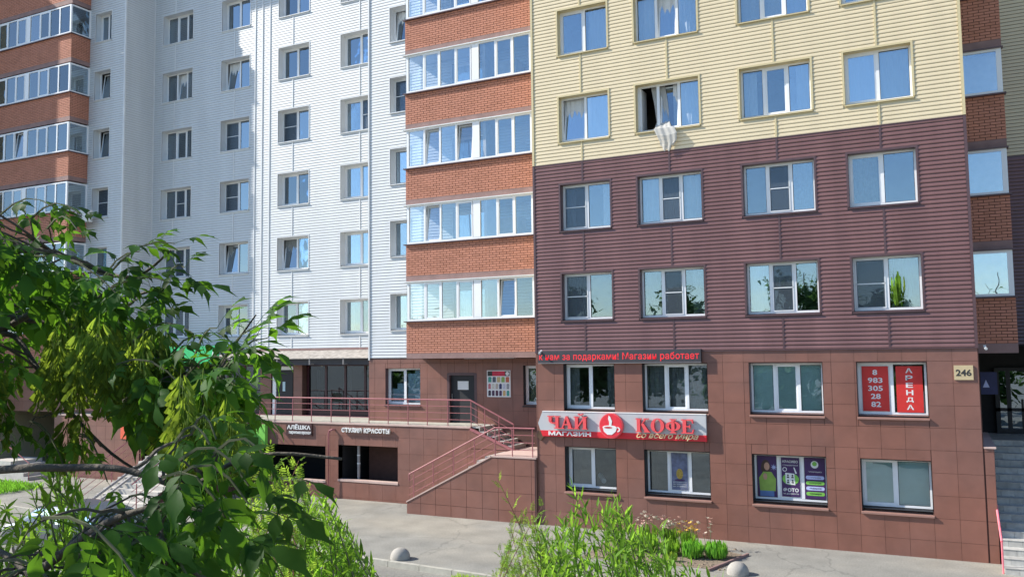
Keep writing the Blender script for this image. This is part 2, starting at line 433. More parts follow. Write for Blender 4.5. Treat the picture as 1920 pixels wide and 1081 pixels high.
def window(P, x0, x1, z0, z1, n, reveal, rmat, label=None, tilt=None, net=None, curt='w', parent=None, fr=0.055,
           openpane=None, glass='glass', sill=True, wide=0.05, room=True):
    yf = P + reveal                      # front face of the frame
    fr_mb = MB()
    fr_mb.box(x0, x1, yf, yf+0.06, z0, z0+fr); fr_mb.box(x0, x1, yf, yf+0.06, z1-fr, z1)
    fr_mb.box(x0, x0+fr, yf, yf+0.06, z0+fr, z1-fr); fr_mb.box(x1-fr, x1, yf, yf+0.06, z0+fr, z1-fr)
    W = x1-x0
    mull = [x0 + W*(i+1)/n for i in range(n-1)]
    for mx in mull: fr_mb.box(mx-0.04, mx+0.04, yf-0.003, yf+0.057, z0+fr, z1-fr)
    win = fr_mb.build('window', M['pvc'], parent or house, origin=(x0, yf, z0))
    if label: win['label'] = label
    edges = [x0+fr] + mull + [x1-fr]
    for i in range(n):
        a = edges[i] + (0 if i == 0 else 0.04); b = edges[i+1] - (0 if i == n-1 else 0.04)
        za, zb = z0+fr, z1-fr
        opens = (n == 2 and i == 0) or (n == 3 and i == 1)
        if openpane == i:
            # sash swung inwards, seen edge on
            sm = MB(); sm.box(a, a+0.05, yf+0.06, yf+0.55, za, zb)
            sm.build('sash', M['pvc'], win)
            continue
        sm = MB()
        if opens or tilt == i:
            s = 0.045
            sm.box(a, b, 0, 0.045, za, za+s); sm.box(a, b, 0, 0.045, zb-s, zb)
            sm.box(a, a+s, 0, 0.045, za+s, zb-s); sm.box(b-s, b, 0, 0.045, za+s, zb-s)
            sash = sm.build('sash', M['pvc'], win, origin=(a, 0, za))
            off = 0.014
            gm = MB(); gm.box(a+s, b-s, 0.018, 0.024, za+s, zb-s)
            g = gm.build('pane', M['glass' if glass == 'glass' else glass], win, origin=(a, 0, za))
            for q in (sash, g):
                q.location = (a - x0, off, za - z0)
                if tilt == i: q.rotation_euler = (math.radians(-7.0), 0, 0); q.location.y += 0.02
        else:
            gm = MB(); gm.box(a, b, yf+0.026, yf+0.032, za, zb)
            gm.build('pane', M[glass], win, origin=(a, yf+0.026, za))
            bd = MB(); bd.box(a, b, yf+0.018, yf+0.0255, za, za+0.012); bd.box(a, b, yf+0.018, yf+0.0255, zb-0.012, zb)
            bd.box(a, a+0.012, yf+0.018, yf+0.0255, za+0.012, zb-0.012); bd.box(b-0.012, b, yf+0.018, yf+0.0255, za+0.012, zb-0.012)
            bd.build('gasket', M['pvc_shadow'], win)
        if net == i:
            nm = MB(); nm.quad((a+0.02, yf-0.006, za), (b-0.02, yf-0.006, za), (b-0.02, yf-0.006, zb), (a+0.02, yf-0.006, zb))
            nm.build('mosquito_net', M['net'], win, fix=False)
            nb = MB(); zc = (za+zb)/2
            for q in ((a, b, za, za+0.025), (a, b, zb-0.025, zb), (a, b, zc-0.012, zc+0.012), (a, a+0.025, za+.025, zb-.025), (b-0.025, b, za+.025, zb-.025)):
                nb.box(q[0], q[1], yf-0.016, yf-0.008, q[2], q[3])
            nb.build('net_frame', M['pvc'], win)
    # reveals (cheeks, head) and outside sill
    rv = MB()
    o = 0.0
    rv.quad((x0, P, z0), (x0, yf, z0), (x0, yf, z1), (x0, P, z1))
    rv.quad((x1, yf, z0), (x1, P, z0), (x1, P, z1), (x1, yf, z1))
    rv.quad((x0, P, z1), (x1, P, z1), (x1, yf, z1), (x0, yf, z1))
    rv.quad((x0, yf, z0-0.02), (x1, yf, z0-0.02), (x1, P, z0-0.02), (x0, P, z0-0.02))
    rv.build('reveal', rmat, win, fix=False)
    if sill:
        sm = MB()
        sm.poly([(x0-0.03, P-0.055, z0-0.045), (x1+0.03, P-0.055, z0-0.045), (x1+0.03, yf, z0-0.004), (x0-0.03, yf, z0-0.004)])
        sm.quad((x0-0.03, P-0.055, z0-0.075), (x1+0.03, P-0.055, z0-0.075), (x1+0.03, P-0.055, z0-0.045), (x0-0.03, P-0.055, z0-0.045))
        sm.quad((x0-0.03, P-0.055, z0-0.075), (x0-0.03, P-0.0, z0-0.075), (x1+0.03, P-0.0, z0-0.075), (x1+0.03, P-0.055, z0-0.075))
        sm.build('sill', rmat if rmat is not M['white_metal'] else M['white_metal'], win, fix=False)
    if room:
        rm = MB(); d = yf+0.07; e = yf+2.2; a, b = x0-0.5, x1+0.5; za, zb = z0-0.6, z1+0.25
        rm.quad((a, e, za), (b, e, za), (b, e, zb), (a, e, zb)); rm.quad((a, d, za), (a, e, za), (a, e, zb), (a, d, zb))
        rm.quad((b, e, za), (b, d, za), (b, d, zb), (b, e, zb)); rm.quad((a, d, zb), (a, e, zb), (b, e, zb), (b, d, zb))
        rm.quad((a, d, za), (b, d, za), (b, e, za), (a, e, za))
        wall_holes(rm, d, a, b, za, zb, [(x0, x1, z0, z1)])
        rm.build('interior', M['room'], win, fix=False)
    yc = yf + 0.16
    cm = {'w': M['curtain_w'], 'g': M['curtain_g'], 'b': M['curtain_b'], 'm': M['blind']}
    if curt and curt[0] in 'wgb':
        c = MB(); mode = curt[1:] or 'f'
        if mode == 'f': curtain_mesh(c, x0+0.02, x1-0.02, yc, z0-0.1, z1-0.03)
        elif mode == 'l': curtain_mesh(c, x0+0.02, x0+W*0.42, yc, z0-0.1, z1-0.03)
        elif mode == 'r': curtain_mesh(c, x0+W*0.55, x1-0.02, yc, z0-0.1, z1-0.03)
        elif mode == 's':
            curtain_mesh(c, x0+0.02, x0+W*0.22, yc, z0-0.1, z1-0.03); curtain_mesh(c, x0+W*0.78, x1-0.02, yc, z0-0.1, z1-0.03)
        c.build('curtain', cm[curt[0]], win, fix=False)
    elif curt == 'm':
        c = MB(); c.quad((x0+0.03, yf+0.062, z0+0.05), (x1-0.03, yf+0.062, z0+0.05), (x1-0.03, yf+0.062, z1-0.04), (x0+0.03, yf+0.062, z1-0.04))
        c.build('roller_blind', M['blind'], win, fix=False)
    elif curt == 'z':
        c = MB(); z = z0+0.06
        while z < z1-0.08:
            c.box(x0+0.03, x1-0.03, yf+0.08, yf+0.083, z, z+0.055); z += 0.10
        c.build('striped_blind', M['blind'], win)
    return win

def casing(mb, P, x0, x1, z0, z1, w=0.055, t=0.026):
    mb.box(x0-w, x0, P-t, P+0.02, z0, z1+w); mb.box(x1, x1+w, P-t, P+0.02, z0, z1+w)
    mb.box(x0, x1, P-t, P+0.02, z1, z1+w)

# ================================================================== block B (cream / brown / tiles)
colsB = [(-10.47, -8.83, 2), (-7.94, -6.02, 3), (-4.83, -2.90, 3), (-2.03, -0.37, 2)]
openB = []
curB = {  # (row, column): curtain, tilt, net
    (0, 0): ('gl', None, 0), (0, 1): ('gs', None, 1), (0, 2): ('wl', None, 1), (0, 3): ('wr', None, 0),
    (1, 0): ('ws', None, 0), (1, 1): ('wf', None, 1), (1, 2): ('gr', None, 1), (1, 3): ('gl', None, None),
    (2, 0): ('wf', 0, None), (2, 1): ('wr', 1, None), (2, 2): ('ws', None, None), (2, 3): ('wf', None, None),
    (3, 0): ('wr', None, None), (3, 1): ('wf', 1, None), (3, 2): ('wf', None, None), (3, 3): ('wl', None, None),
}
for row in range(0, 5):
    for ci, (a, b, n) in enumerate(colsB):
        z0, z1 = 0.96+ST*row, 2.38+ST*row
        cream = row >= 2
        rm = M['cream_metal'] if cream else M['brown_metal']
        c, t, nt_ = curB.get((row, ci), ('wf', None, None))
        w = window(PB, a, b, z0, z1, n, 0.20, rm, tilt=t, net=nt_, curt=c, openpane=0 if (row, ci) == (2, 1) else None, glass='glass_mid' if row < 2 else 'glass')
        cs = MB(); casing(cs, PB, a, b, z0-0.02, z1); cs.build('casing', rm, w)
        openB.append((a-0.055, b+0.055, z0-0.075, z1+0.055))
jointsB = [-9.72, -6.95, -3.87, -1.20]
siding(PB, XB0+0.07, XB1-0.07, -0.04, BORD-0.02, openB, jointsB, lambda z: 'brown_siding')
siding(PB, XB0+0.07, XB1-0.07, BORD, ZT-3, openB, jointsB, lambda z: 'cream_siding')
def strip_parts(P, x, z0, z1, openings, matf, w=0.05, t=0.026):
    """vertical joint strips in the gaps between windows"""
    cuts = sorted((h[2], h[3]) for h in openings if h[0] < x < h[1])
    z = z0
    for a, b in cuts + [(z1, z1)]:
        if z >= z1 - 0.05: break
        if min(a, z1) - z > 0.15:
            s = MB(); s.box(x-w/2, x+w/2, P-t, P, z, min(a, z1)); s.build('joint_strip', matf, house, origin=(x, P, z))
        z = max(z, b)
for j in jointsB:
    strip_parts(PB, j, -0.06, BORD, openB, M['brown_metal'])
    strip_parts(PB, j, BORD, ZT-3, openB, M['cream_metal'])
for x, w in ((XB0, 0.07), (XB1-0.07, 0.07)):
    for za, zb, mm in ((-0.05, BORD, 'brown_metal'), (BORD, ZT-3, 'cream_metal')):
        s = MB(); s.box(x, x+w, PB-0.03, PB+0.05, za, zb); s.build('corner_strip', M[mm], house, origin=(x, PB, za))
s = MB(); s.box(XB0, XB1, PB-0.030, PB, BORD-0.022, BORD-0.002); s.build('border_strip', M['brown_metal'], house)
s = MB(); s.box(XB0, XB1, PB-0.035, PB, -0.075, -0.045); s.build('starter_strip', M['brown_metal'], house)

# tile rows with two window storeys
openT = [(a, b, -1.84, -0.42) for a, b, n in colsB] + [(a, b, -4.30, -2.93) for a, b, n in colsB]
tiles = []                      # (weight, thing, x0, x1, y, z0, z1)
def tile_grid(P, x0, x1, z0, z1, openings, xo, zo, px=0.58, pz=0.565, owner=None):
    i0 = math.floor((x0-xo)/px); i1 = math.ceil((x1-xo)/px)
    j0 = math.floor((z0-zo)/pz); j1 = math.ceil((z1-zo)/pz)
    for i in range(i0, i1):
        for j in range(j0, j1):
            rects = [(max(xo+i*px, x0), min(xo+(i+1)*px, x1), max(zo+j*pz, z0), min(zo+(j+1)*pz, z1))]
            for h in openings:
                new = []
                for r in rects:
                    if h[1] <= r[0] or h[0] >= r[1] or h[3] <= r[2] or h[2] >= r[3]: new.append(r); continue
                    if h[0] > r[0]: new.append((r[0], h[0], r[2], r[3]))
                    if h[1] < r[1]: new.append((h[1], r[1], r[2], r[3]))
                    a, b = max(r[0], h[0]), min(r[1], h[1])
                    if h[3] < r[3]: new.append((a, b, h[3], r[3]))
                    if h[2] > r[2]: new.append((a, b, r[2], h[2]))
                rects = new
            for r in rects:
                if r[1]-r[0] > 0.03 and r[3]-r[2] > 0.03:
                    tiles.append(((r[1]-r[0])*(r[3]-r[2])/(P*P), owner, r[0], r[1], P, r[2], r[3]))
tile_grid(PB, XB0, XB1, G-0.05, -0.075, [(a-0.01, b+0.01, z0-0.02, z1+0.01) for a, b, z0, z1 in openT], 0.23, -0.39, owner=house)
# low wall beside the steps
lw = MB(); lw.box(XB1+0.004, 1.06, PB+0.02, 28.5, G-0.3, -2.56); lw.build('parapet', M['joint'], house, origin=(1, PB, G))
tile_grid(PB, XB1+0.004, 1.06, G-0.05, -2.56, [], 0.84, -0.39, owner=house)
cp = MB(); cp.box(XB1+0.004, 1.10, PB-0.03, 28.5, -2.56, -2.52); cp.build('coping', M['coping'], house)

gcur = ['gs', 'gf', 'm', None]
gwins = []
for ci, (a, b, n) in enumerate(colsB):
    w = window(PB, a, b, -1.78, -0.42, n, 0.24, M['dark_metal'] if ci < 2 else M['brown_metal'], curt=gcur[ci], sill=False, glass='glass_low')
    gwins.append(w)
    s = MB()
    s.quad((a-0.03, PB-0.06, -1.86), (b+0.03, PB-0.06, -1.86), (b+0.03, PB+0.24, -1.79), (a-0.03, PB+0.24, -1.79))
    s.quad((a-0.03, PB-0.06, -1.90), (b+0.03, PB-0.06, -1.90), (b+0.03, PB-0.06, -1.86), (a-0.03, PB-0.06, -1.86))
    s.quad((a-0.03, PB-0.06, -1.90), (a-0.03, PB, -1.90), (b+0.03, PB, -1.90), (b+0.03, PB-0.06, -1.90))
    s.build('sill', M['sill_metal'], w, fix=False)
bwins = []
for ci, (a, b, n) in enumerate(colsB):
    w = window(PB, a, b, -4.18, -2.94, n, 0.30, M['dark_metal'], curt=[None, None, None, 'm'][ci], sill=False, glass='glass_low')
    bwins.append(w)
    s = MB()
    s.quad((a-0.03, PB-0.06, -4.30), (b+0.03, PB-0.06, -4.30), (b+0.03, PB+0.30, -4.205), (a-0.03, PB+0.30, -4.205))
    s.quad((a-0.03, PB-0.06, -4.34), (b+0.03, PB-0.06, -4.34), (b+0.03, PB-0.06, -4.30), (a-0.03, PB-0.06, -4.30))
    s.quad((a-0.03, PB-0.06, -4.34), (a-0.03, PB, -4.34), (b+0.03, PB, -4.34), (b+0.03, PB-0.06, -4.34))
    s.build('sill', M['sill_metal'], w, fix=False)
bk = MB()
wall_holes(bk, PB+0.012, XB0, XB1, G-0.3, -0.05, openT)
bk.quad((XB0, PB+0.012, G-0.3), (XB0, PC+0.02, G-0.3), (XB0, PC+0.02, -0.05), (XB0, PB+0.012, -0.05))
bk.quad((XB1, PB+0.012, G-0.3), (XB1, 31, G-0.3), (XB1, 31, -0.05), (XB1, PB+0.012, -0.05))
bk.build('base_wall', M['joint'], house, fix=False)
bk = MB()
hB = [(h[0]+0.05, h[1]-0.05, h[2]+0.05, h[3]-0.05) for h in openB]
wall_holes(bk, PB+0.004, XB0, XB1, -0.05, BORD, hB, 0)
wall_holes(bk, PB+0.004, XB0, XB1, BORD, ZROOF, hB, 1)
bk.quad((XB0, PB+0.004, -0.05), (XB0, PC+0.02, -0.05), (XB0, PC+0.02, ZROOF), (XB0, PB+0.004, ZROOF), 1)
bk.quad((XB1, PB+0.004, -0.05), (XB1, 31, -0.05), (XB1, 31, BORD), (XB1, PB+0.004, BORD), 0)
bk.quad((XB1, PB+0.004, BORD), (XB1, 31, BORD), (XB1, 31, ZROOF), (XB1, PB+0.004, ZROOF), 1)
bk.build('upper_wall', [M['brown_metal'], M['cream_metal']], house, fix=False)

# ================================================================== white walls W, C, L and left brick column
openW = []
colsW = [(-32.66, -30.70, 3), (-28.88, -27.16, 2), (-25.49, -23.78, 2), (-22.09, -20.37, 2)]
curW = ['gs', 'wf', 'gl', 'wr', 'wf', 'gf', 'ws', 'b']
tl = {(1, 1): 0, (1, 2): 0, (4, 1): 0, (4, 0): 1, (2, 3): None, (3, 1): None}
for row in range(0, 6):
    for ci, (a, b, n) in enumerate(colsW):
        z0, z1 = 0.84+ST*row, 2.22+ST*row
        k = (row*3+ci*5) % len(curW)
        nt_ = {(5, 0): None, (3, 1): 0, (2, 1): 0, (1, 1): None, (2, 0): 1, (1, 0): 1, (3, 2): 0, (3, 3): 1}.get((row, ci))
        window(PW, a, b, z0, z1, n, 0.30, M['white_metal'], tilt=tl.get((row, ci)), net=nt_,
               curt=('gs' if row == 0 else curW[k]) if curW[k] != 'b' else 'bs')
        openW.append((a-0.01, b+0.01, z0-0.06, z1+0.01))
stripsW = [-26.83, -26.41, -25.98]
jW = [-31.85, -28.07, -24.67, -21.10]
siding(PW, XF, XC0, 0.25, ZT+1.2, openW, jW+stripsW, lambda z: 'white_siding')
for j in jW: strip_parts(PW, j, 0.02, ZT+1, openW, M['white_metal'], w=0.045)
for j in stripsW:
    s = MB(); s.box(j-0.03, j+0.03, PW-0.03, PW, 0.02, ZT+1); s.build('corner_strip', M['white_metal'], house, origin=(j, PW, 0))
for h in openW:
    cas = MB(); casing(cas, PW, h[0]+0.01, h[1]-0.01, h[2]+0.04, h[3]-0.01, w=0.035, t=0.022)
    cas.build('window_trim', M['white_metal'], house)
openC = []
for row in range(0, 6):
    z0, z1 = 0.90+ST*row, 2.24+ST*row
    window(PC, -18.70, -17.78, z0, z1, 1, 0.30, M['white_metal'], curt='gr' if row % 2 else 'w' if row == 4 else 'gf', tilt=0 if row == 4 else None, net=0 if row == 3 else None)
    openC.append((-18.71, -17.77, z0-0.06, z1+0.01))
    # balcony door and window behind the glazing
    window(PC, -15.9, -14.2, z0-0.1, z1+0.1, 2, 0.1, M['white_metal'], curt='wf', sill=False)
    openC.append((-15.91, -14.19, z0-0.12, z1+0.11))
for h in openC:
    cas = MB(); casing(cas, PC, h[0]+0.01, h[1]-0.01, h[2]+0.04, h[3]-0.01, w=0.035, t=0.022)
    cas.build('window_trim', M['white_metal'], house)
siding(PC, XC0+0.06, XB0, -0.18, ZT, openC, [], lambda z: 'white_siding')
s = MB(); s.box(XC0, XC0+0.06, PC-0.04, PC+0.05, -0.26, ZT); s.build('corner_strip', M['white_metal'], house, origin=(XC0, PC, 0))
openL = []
for row in range(0, 6):
    z0, z1 = 0.93+ST*row, 2.30+ST*row
    window(PL_, -35.33, -34.22, z0, z1, 1 if row < 5 else 2, 0.30, M['white_metal'], curt='gr', tilt=0 if row in (3, 4) else None, net=0 if row == 2 else None)
    openL.append((-35.34, -34.21, z0-0.06, z1+0.01))
for h in openL:
    cas = MB(); casing(cas, PL_, h[0]+0.01, h[1]-0.01, h[2]+0.04, h[3]-0.01, w=0.035, t=0.022)
    cas.build('window_trim', M['white_metal'], house)
siding(PL_, XM-8.4, XF-0.04, 0.25, ZT+2.0, openL, [XM], lambda z: 'white_siding')
# right-facing cheek of the left step: siding turned by 90 degrees
ck = MB(); z = 0.25
while z < ZT+2:
    for (y0, z0), (y1, z1) in zip(PROFILE[:-1], PROFILE[1:]):
        ck.quad((XF-y0, PL_+0.0, z+z0), (XF-y0, PW, z+z0), (XF-y1, PW, z+z1), (XF-y1, PL_+0.0, z+z1))
    z += CH
stuff(ck.build('siding_plank', M['white_siding'], house, fix=False))
for x, y in ((XF, PL_), (XF, PW)):
    s = MB(); s.box(x-0.045, x+0.045, y-0.045, y+0.02, 0.2, ZT+2); s.build('corner_strip', M['white_metal'], house, origin=(x, y, 0))
bk = MB()
wall_holes(bk, PW+0.004, XF, XC0, 0.2, ZROOF, openW)
wall_holes(bk, PC+0.004, XC0+0.01, XB0, -0.2, ZROOF, [(h[0]+.005, h[1]-.005, h[2], h[3]) for h in openC])
wall_holes(bk, PL_+0.004, XM-8.4, XF-0.01, 0.2, ZROOF, openL)
bk.quad((XF-0.005, PL_, 0.2), (XF-0.005, PW, 0.2), (XF-0.005, PW, ZROOF), (XF-0.005, PL_, ZROOF))
bk.quad((XC0+0.005, PC, -0.2), (XC0+0.005, PW, -0.2), (XC0+0.005, PW, ZROOF), (XC0+0.005, PC, ZROOF))
bk.build('wall', M['under'], house, fix=False)
# wing further left, outside the frame: it is what shades the left balconies
wg = MB(); wg.box(-58, -44.05, 23.42, 40, G-0.3, ZROOF)
wg.build('left_wing', M['cream_siding'], house)
rf = MB(); rf.box(-44.0, XF, PM, 40, ZROOF, ZROOF+0.4); rf.box(XF, XC0, PW-0.3, 40, ZROOF, ZROOF+0.4)
rf.box(XC0, XB0, PC-0.3, 40, ZROOF, ZROOF+0.4); rf.box(XB0, XB1, PB-0.3, 40, ZROOF, ZROOF+0.4); rf.box(XB1, 14, 30.2, 40, ZROOF, ZROOF+0.4)
rf.build('roof', M['grey_metal'], house)  # flat top out of view, added to keep light out of the hollow house
bw = MB(); bw.quad((-54, 40, G-0.3), (14, 40, G-0.3), (14, 40, ZROOF), (-54, 40, ZROOF)); bw.quad((14, 30.5, G-.3), (14, 40, G-.3), (14, 40, ZROOF), (14, 30.5, ZROOF))
bw.build('rear_wall', M['under'], house, fix=False)

# ================================================================== balconies
bricks = []                     # (weight, x0, x1, y, z0, z1, facing)
def brick_field(x0, x1, y, z0, z1, depth=0.0, shade=False, side=None):
    BH, BL, J = 0.0645, 0.25, 0.016
    nrow = int(round((z1-z0)/(BH+J))); ph = (z1-z0)/nrow
    for r in range(nrow):
        z = z0 + r*ph
        x = x0 - (0.0 if r % 2 == 0 else (BL+J)/2)
        while x < x1:
            a, b = max(x, x0), min(x+BL, x1)
            if b-a > 0.03:
                bricks.append((1.0/(y*y+x*x+z*z) * (b-a), a, b, y, z+J*0.5, z+ph-J*0.5, side))
            x += BL+J

def balcony_glazing(P, x0, x1, z0, z1, npl, npr, post, flip=False, seed=0):
    """part 'balcony_glazing' > pane, sash"""
    R = random.Random(seed)
    f = MB(); y0, y1 = P-0.05, P+0.02
    f.box(x0, x1, y0, y1, z0, z0+0.07); f.box(x0, x1, y0, y1, z1-0.06, z1)
    f.box(x0, x0+0.09, y0, y1, z0+0.07, z1-0.06); f.box(x1-0.09, x1, y0, y1, z0+0.07, z1-0.06)
    W = x1-x0-0.18-post
    pw = W/(npl+npr)
    xs = []; x = x0+0.09
    for i in range(npl): xs.append((x, x+pw)); x += pw
    px = x; x += post
    for i in range(npr): xs.append((x, x+pw)); x += pw
    f.box(px+0.0, px+post, y0-0.004, y1, z0+0.07, z1-0.06)
    for i in range(1, npl): f.box(xs[i][0]-0.035, xs[i][0]+0.035, y0, y1, z0+0.07, z1-0.06)
    for i in range(npl+1, npl+npr): f.box(xs[i][0]-0.035, xs[i][0]+0.035, y0, y1, z0+0.07, z1-0.06)
    g = f.build('balcony_glazing', M['pvc'], house, origin=(x0, P, z0))
    for i, (a, b) in enumerate(xs):
        a += 0.035; b -= 0.035
        za, zb = z0+0.07, z1-0.06
        opening = i in (npl-1, npl-3, npl+1)
        if opening:
            s = MB(); t = 0.04
            s.box(a, b, 0, 0.05, za, za+t); s.box(a, b, 0, 0.05, zb-t, zb); s.box(a, a+t, 0, 0.05, za+t, zb-t); s.box(b-t, b, 0, 0.05, za+t, zb-t)
            so = s.build('sash', M['pvc'], g, origin=(a, 0, za)); so.location = (a-x0, -0.045, za-z0)
            q = MB(); q.box(a+t, b-t, 0.02, 0.026, za+t, zb-t)
            po = q.build('pane', M['glass_clear'], g, origin=(a, 0, za)); po.location = (a-x0, -0.045, za-z0)
            if R.random() < 0.33:
                for k in (so, po): k.rotation_euler = (math.radians(-6), 0, 0); k.location.y += 0.03
        else:
            q = MB(); q.box(a, b, P-0.02, P-0.014, za, zb)
            q.build('pane', M['glass_clear'], g, origin=(a, P, za))
    return g
for k in range(-1, 6):
    zb = 2.78+ST*k              # foot of the brickwork
    zs = 3.90+ST*k              # its top
    # brick balconies beside the coffee shop block
    s = MB(); s.box(XD0, XB0, PD, PC+0.01, zb-(0.20 if k >= 0 else 0.19), zb); s.build('balcony_slab', M['slab'], house, origin=(XD0, PD, zb-0.2))
    s = MB(); s.box(XD0+0.012, XB0, PD+0.012, PD+0.11, zb, zs); s.box(XD0+0.012, XD0+0.1, PD+0.11, PC, zb, zs); s.build('balcony_parapet', M['mortar'], house, origin=(XD0, PD, zb))
    brick_field(XD0, XB0, PD, zb, zs)
    s = MB(); s.box(XD0-0.06, XB0, PD-0.09, PD+0.14, zs, zs+0.035); s.build('sill', M['brown_metal'], house, origin=(XD0, PD, zs))
    if k < 5:
        balcony_glazing(PD, XD0+0.08, XB0, zs+0.035, zs+1.44, 4, 4, 0.28, seed=k+3)
        s = MB(); s.quad((XD0+0.03, PD-0.03, zs+.05), (XD0+0.03, PC, zs+.05), (XD0+0.03, PC, zs+1.42), (XD0+0.03, PD-0.03, zs+1.42)); s.build('side_glazing', M['glass_clear'], house, fix=False)
        s = MB(); s.box(XD0-0.05, XB0, PD-0.12, PC, zs+1.44, zs+1.475); s.build('flashing', M['white_metal'], house, origin=(XD0, PD, zs+1.44))
        # things left on the balcony: low wall cupboard and dividing wall
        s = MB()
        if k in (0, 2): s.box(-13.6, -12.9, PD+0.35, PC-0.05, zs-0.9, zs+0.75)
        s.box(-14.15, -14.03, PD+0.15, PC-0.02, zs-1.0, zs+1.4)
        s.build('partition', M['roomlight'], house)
    # left balconies
    s = MB(); s.box(-44.0, XM, PM, PL_+0.01, zb-0.20, zb); s.build('balcony_slab', M['slab'], house, origin=(-44.0, PM, zb-0.2))
    s = MB(); s.box(-43.98, XM-0.012, PM+0.012, PM+0.11, zb, zs); s.box(XM-0.1, XM-0.012, PM+0.11, PL_, zb, zs); s.build('balcony_parapet', M['mortar'], house, origin=(-44.0, PM, zb))
    brick_field(-44.0, XM, PM, zb, zs)
    brick_field(PM, PL_, XM, zb, zs, side='x')
    s = MB(); s.box(-44.0, XM+0.06, PM-0.09, PM+0.14, zs, zs+0.035); s.box(XM-0.14, XM+0.06, PM+0.14, PL_, zs, zs+0.035); s.build('sill', M['brown_metal'], house, origin=(-44.0, PM, zs))
    balcony_glazing(PM, -41.95, XM-0.0, zs+0.035, zs+1.40, 4, 4, 0.28, seed=k+13)
    s = MB()                     # end glazing
    s.box(XM-0.05, XM+0.02, PM+0.02, PL_, zs+0.035, zs+0.10); s.box(XM-0.05, XM+0.02, PM+0.02, PL_, zs+1.34, zs+1.40); s.box(XM-0.05, XM+0.02, PL_-0.08, PL_, zs+0.10, zs+1.34)
    eg = s.build('end_glazing', M['pvc'], house, origin=(XM, PM, zs))
    s = MB(); s.box(XM-0.02, XM-0.014, PM+0.02, PL_-0.08, zs+0.10, zs+1.34); s.build('pane', M['glass_clear'], eg)
# right balconies, in the shade of the block
PR, XR = 26.7, 1.86
for k in range(-1, 3):
    zb, zs = 2.78+ST*k+0.06, 4.08+ST*k
    s = MB(); s.box(XB1, XR, PR, 30.5, zb-0.26, zb); s.build('balcony_slab', M['slab'], house, origin=(XB1, PR, zb-0.2))
    s = MB(); s.box(XB1, XR-0.012, PR+0.012, PR+0.12, zb, zs); s.box(XR-0.12, XR-0.012, PR+0.12, 30.5, zb, zs); s.build('balcony_parapet', M['mortar'], house, origin=(XB1, PR, zb))
    brick_field(XB1, XR, PR, zb, zs)
    s = MB(); s.box(XB1, XR+0.05, PR-0.09, PR+0.14, zs, zs+0.04); s.build('sill', M['brown_metal'], house, origin=(XB1, PR, zs))
    f = MB(); f.box(XB1, XR-0.02, PR-0.05, PR+0.02, zs+0.04, zs+0.11); f.box(XB1, XR-0.02, PR-0.05, PR+0.02, zs+1.22, zs+1.29); f.box(XR-0.15, XR-0.02, PR-0.05, PR+0.02, zs+0.11, zs+1.22)
    g = f.build('balcony_glazing', M['pvc'], house, origin=(XB1, PR, zs))
    q = MB(); q.box(XB1, XR-0.15, PR-0.02, PR-0.014, zs+0.11, zs+1.22); q.build('pane', M['glass'], g)
    q = MB(); q.box(XB1, XR+0.03, PR-0.12, PR+0.1, zs+1.29, zs+1.32); q.build('flashing', M['brown_metal'], house)
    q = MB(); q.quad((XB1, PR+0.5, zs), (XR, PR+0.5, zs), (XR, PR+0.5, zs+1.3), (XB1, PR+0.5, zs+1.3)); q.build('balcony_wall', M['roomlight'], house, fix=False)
siding(30.5, XB1, 6.0, 0.0, BORD-0.02, [], [], lambda z: 'brown_siding')
siding(30.5, XB1, 6.0, BORD, ZT-2, [], [], lambda z: 'cream_siding')
s = MB(); s.quad((XB1, 30.51, 0), (14, 30.51, 0), (14, 30.51, ZROOF), (XB1, 30.51, ZROOF)); s.build('recess_wall', M['brown_metal'], house, fix=False)
# soffit over the ground-floor balconies
s = MB(); s.box(-14.95, -13.0, PD+0.05, PD+0.2, -0.235, -0.215); s.build('lamp_strip', M['grey_metal'], house)

# ================================================================== emit planks, bricks and tiles as parts
um = {}
def unit_plank(key):
    if key not in um:
        b = MB()
        for (y0, z0), (y1, z1) in zip(PROFILE[:-1], PROFILE[1:]): b.quad((0, y0*RELIEF[key], z0), (1, y0*RELIEF[key], z0), (1, y1*RELIEF[key], z1), (0, y1*RELIEF[key], z1))
        um[key] = b.mesh('siding_plank', [M[key]])
    return um[key]
planks.sort(key=lambda t: -t[0])
for w_, y, a, b, z, key in planks[:300]:
    o = link('siding_plank', unit_plank(key), house, (a, y, z)); o.scale = (b-a, 1, 1)
rest = MB(); kk = ['white_siding', 'cream_siding', 'brown_siding']
for w_, y, a, b, z, key in planks[300:]: plank_into(rest, y, a, b, z, kk.index(key), RELIEF[key])
stuff(rest.build('siding_plank', [M[k] for k in kk], house, fix=False))

def face_box(mb, x0, x1, y, z0, z1, t, m=0, c=0.0):
    """box open at the back, its front edges chamfered by c"""
    F = [(x0+c, y, z0+c), (x1-c, y, z0+c), (x1-c, y, z1-c), (x0+c, y, z1-c)]
    K = [(x0, y+t, z0), (x1, y+t, z0), (x1, y+t, z1), (x0, y+t, z1)]
    mb.quad(*F, m)
    for i in range(4):
        j = (i+1) % 4
        mb.quad(K[i], K[j], F[j], F[i], m)
bmesh_unit = {}
for i, nm in enumerate(('brick', 'brick2')):
    b = MB(); face_box(b, 0, 1, -0.0, 0, 1, 0.02, c=0.0)
    bmesh_unit[i] = b.mesh('brick', [M[nm]])
bricks.sort(key=lambda t: -t[0])
vis = [q for q in bricks if q[6] is None and q[5] < 8.2 and q[3] == PD][:300]
vset = set(id(q) for q in vis)
for q in vis:
    w_, a, b, y, z0, z1, side = q
    o = link('brick', bmesh_unit[0 if rnd() < 0.7 else 1], house, (a, y - U(0, 0.003), z0)); o.scale = (b-a, 1, z1-z0)
rest = MB()
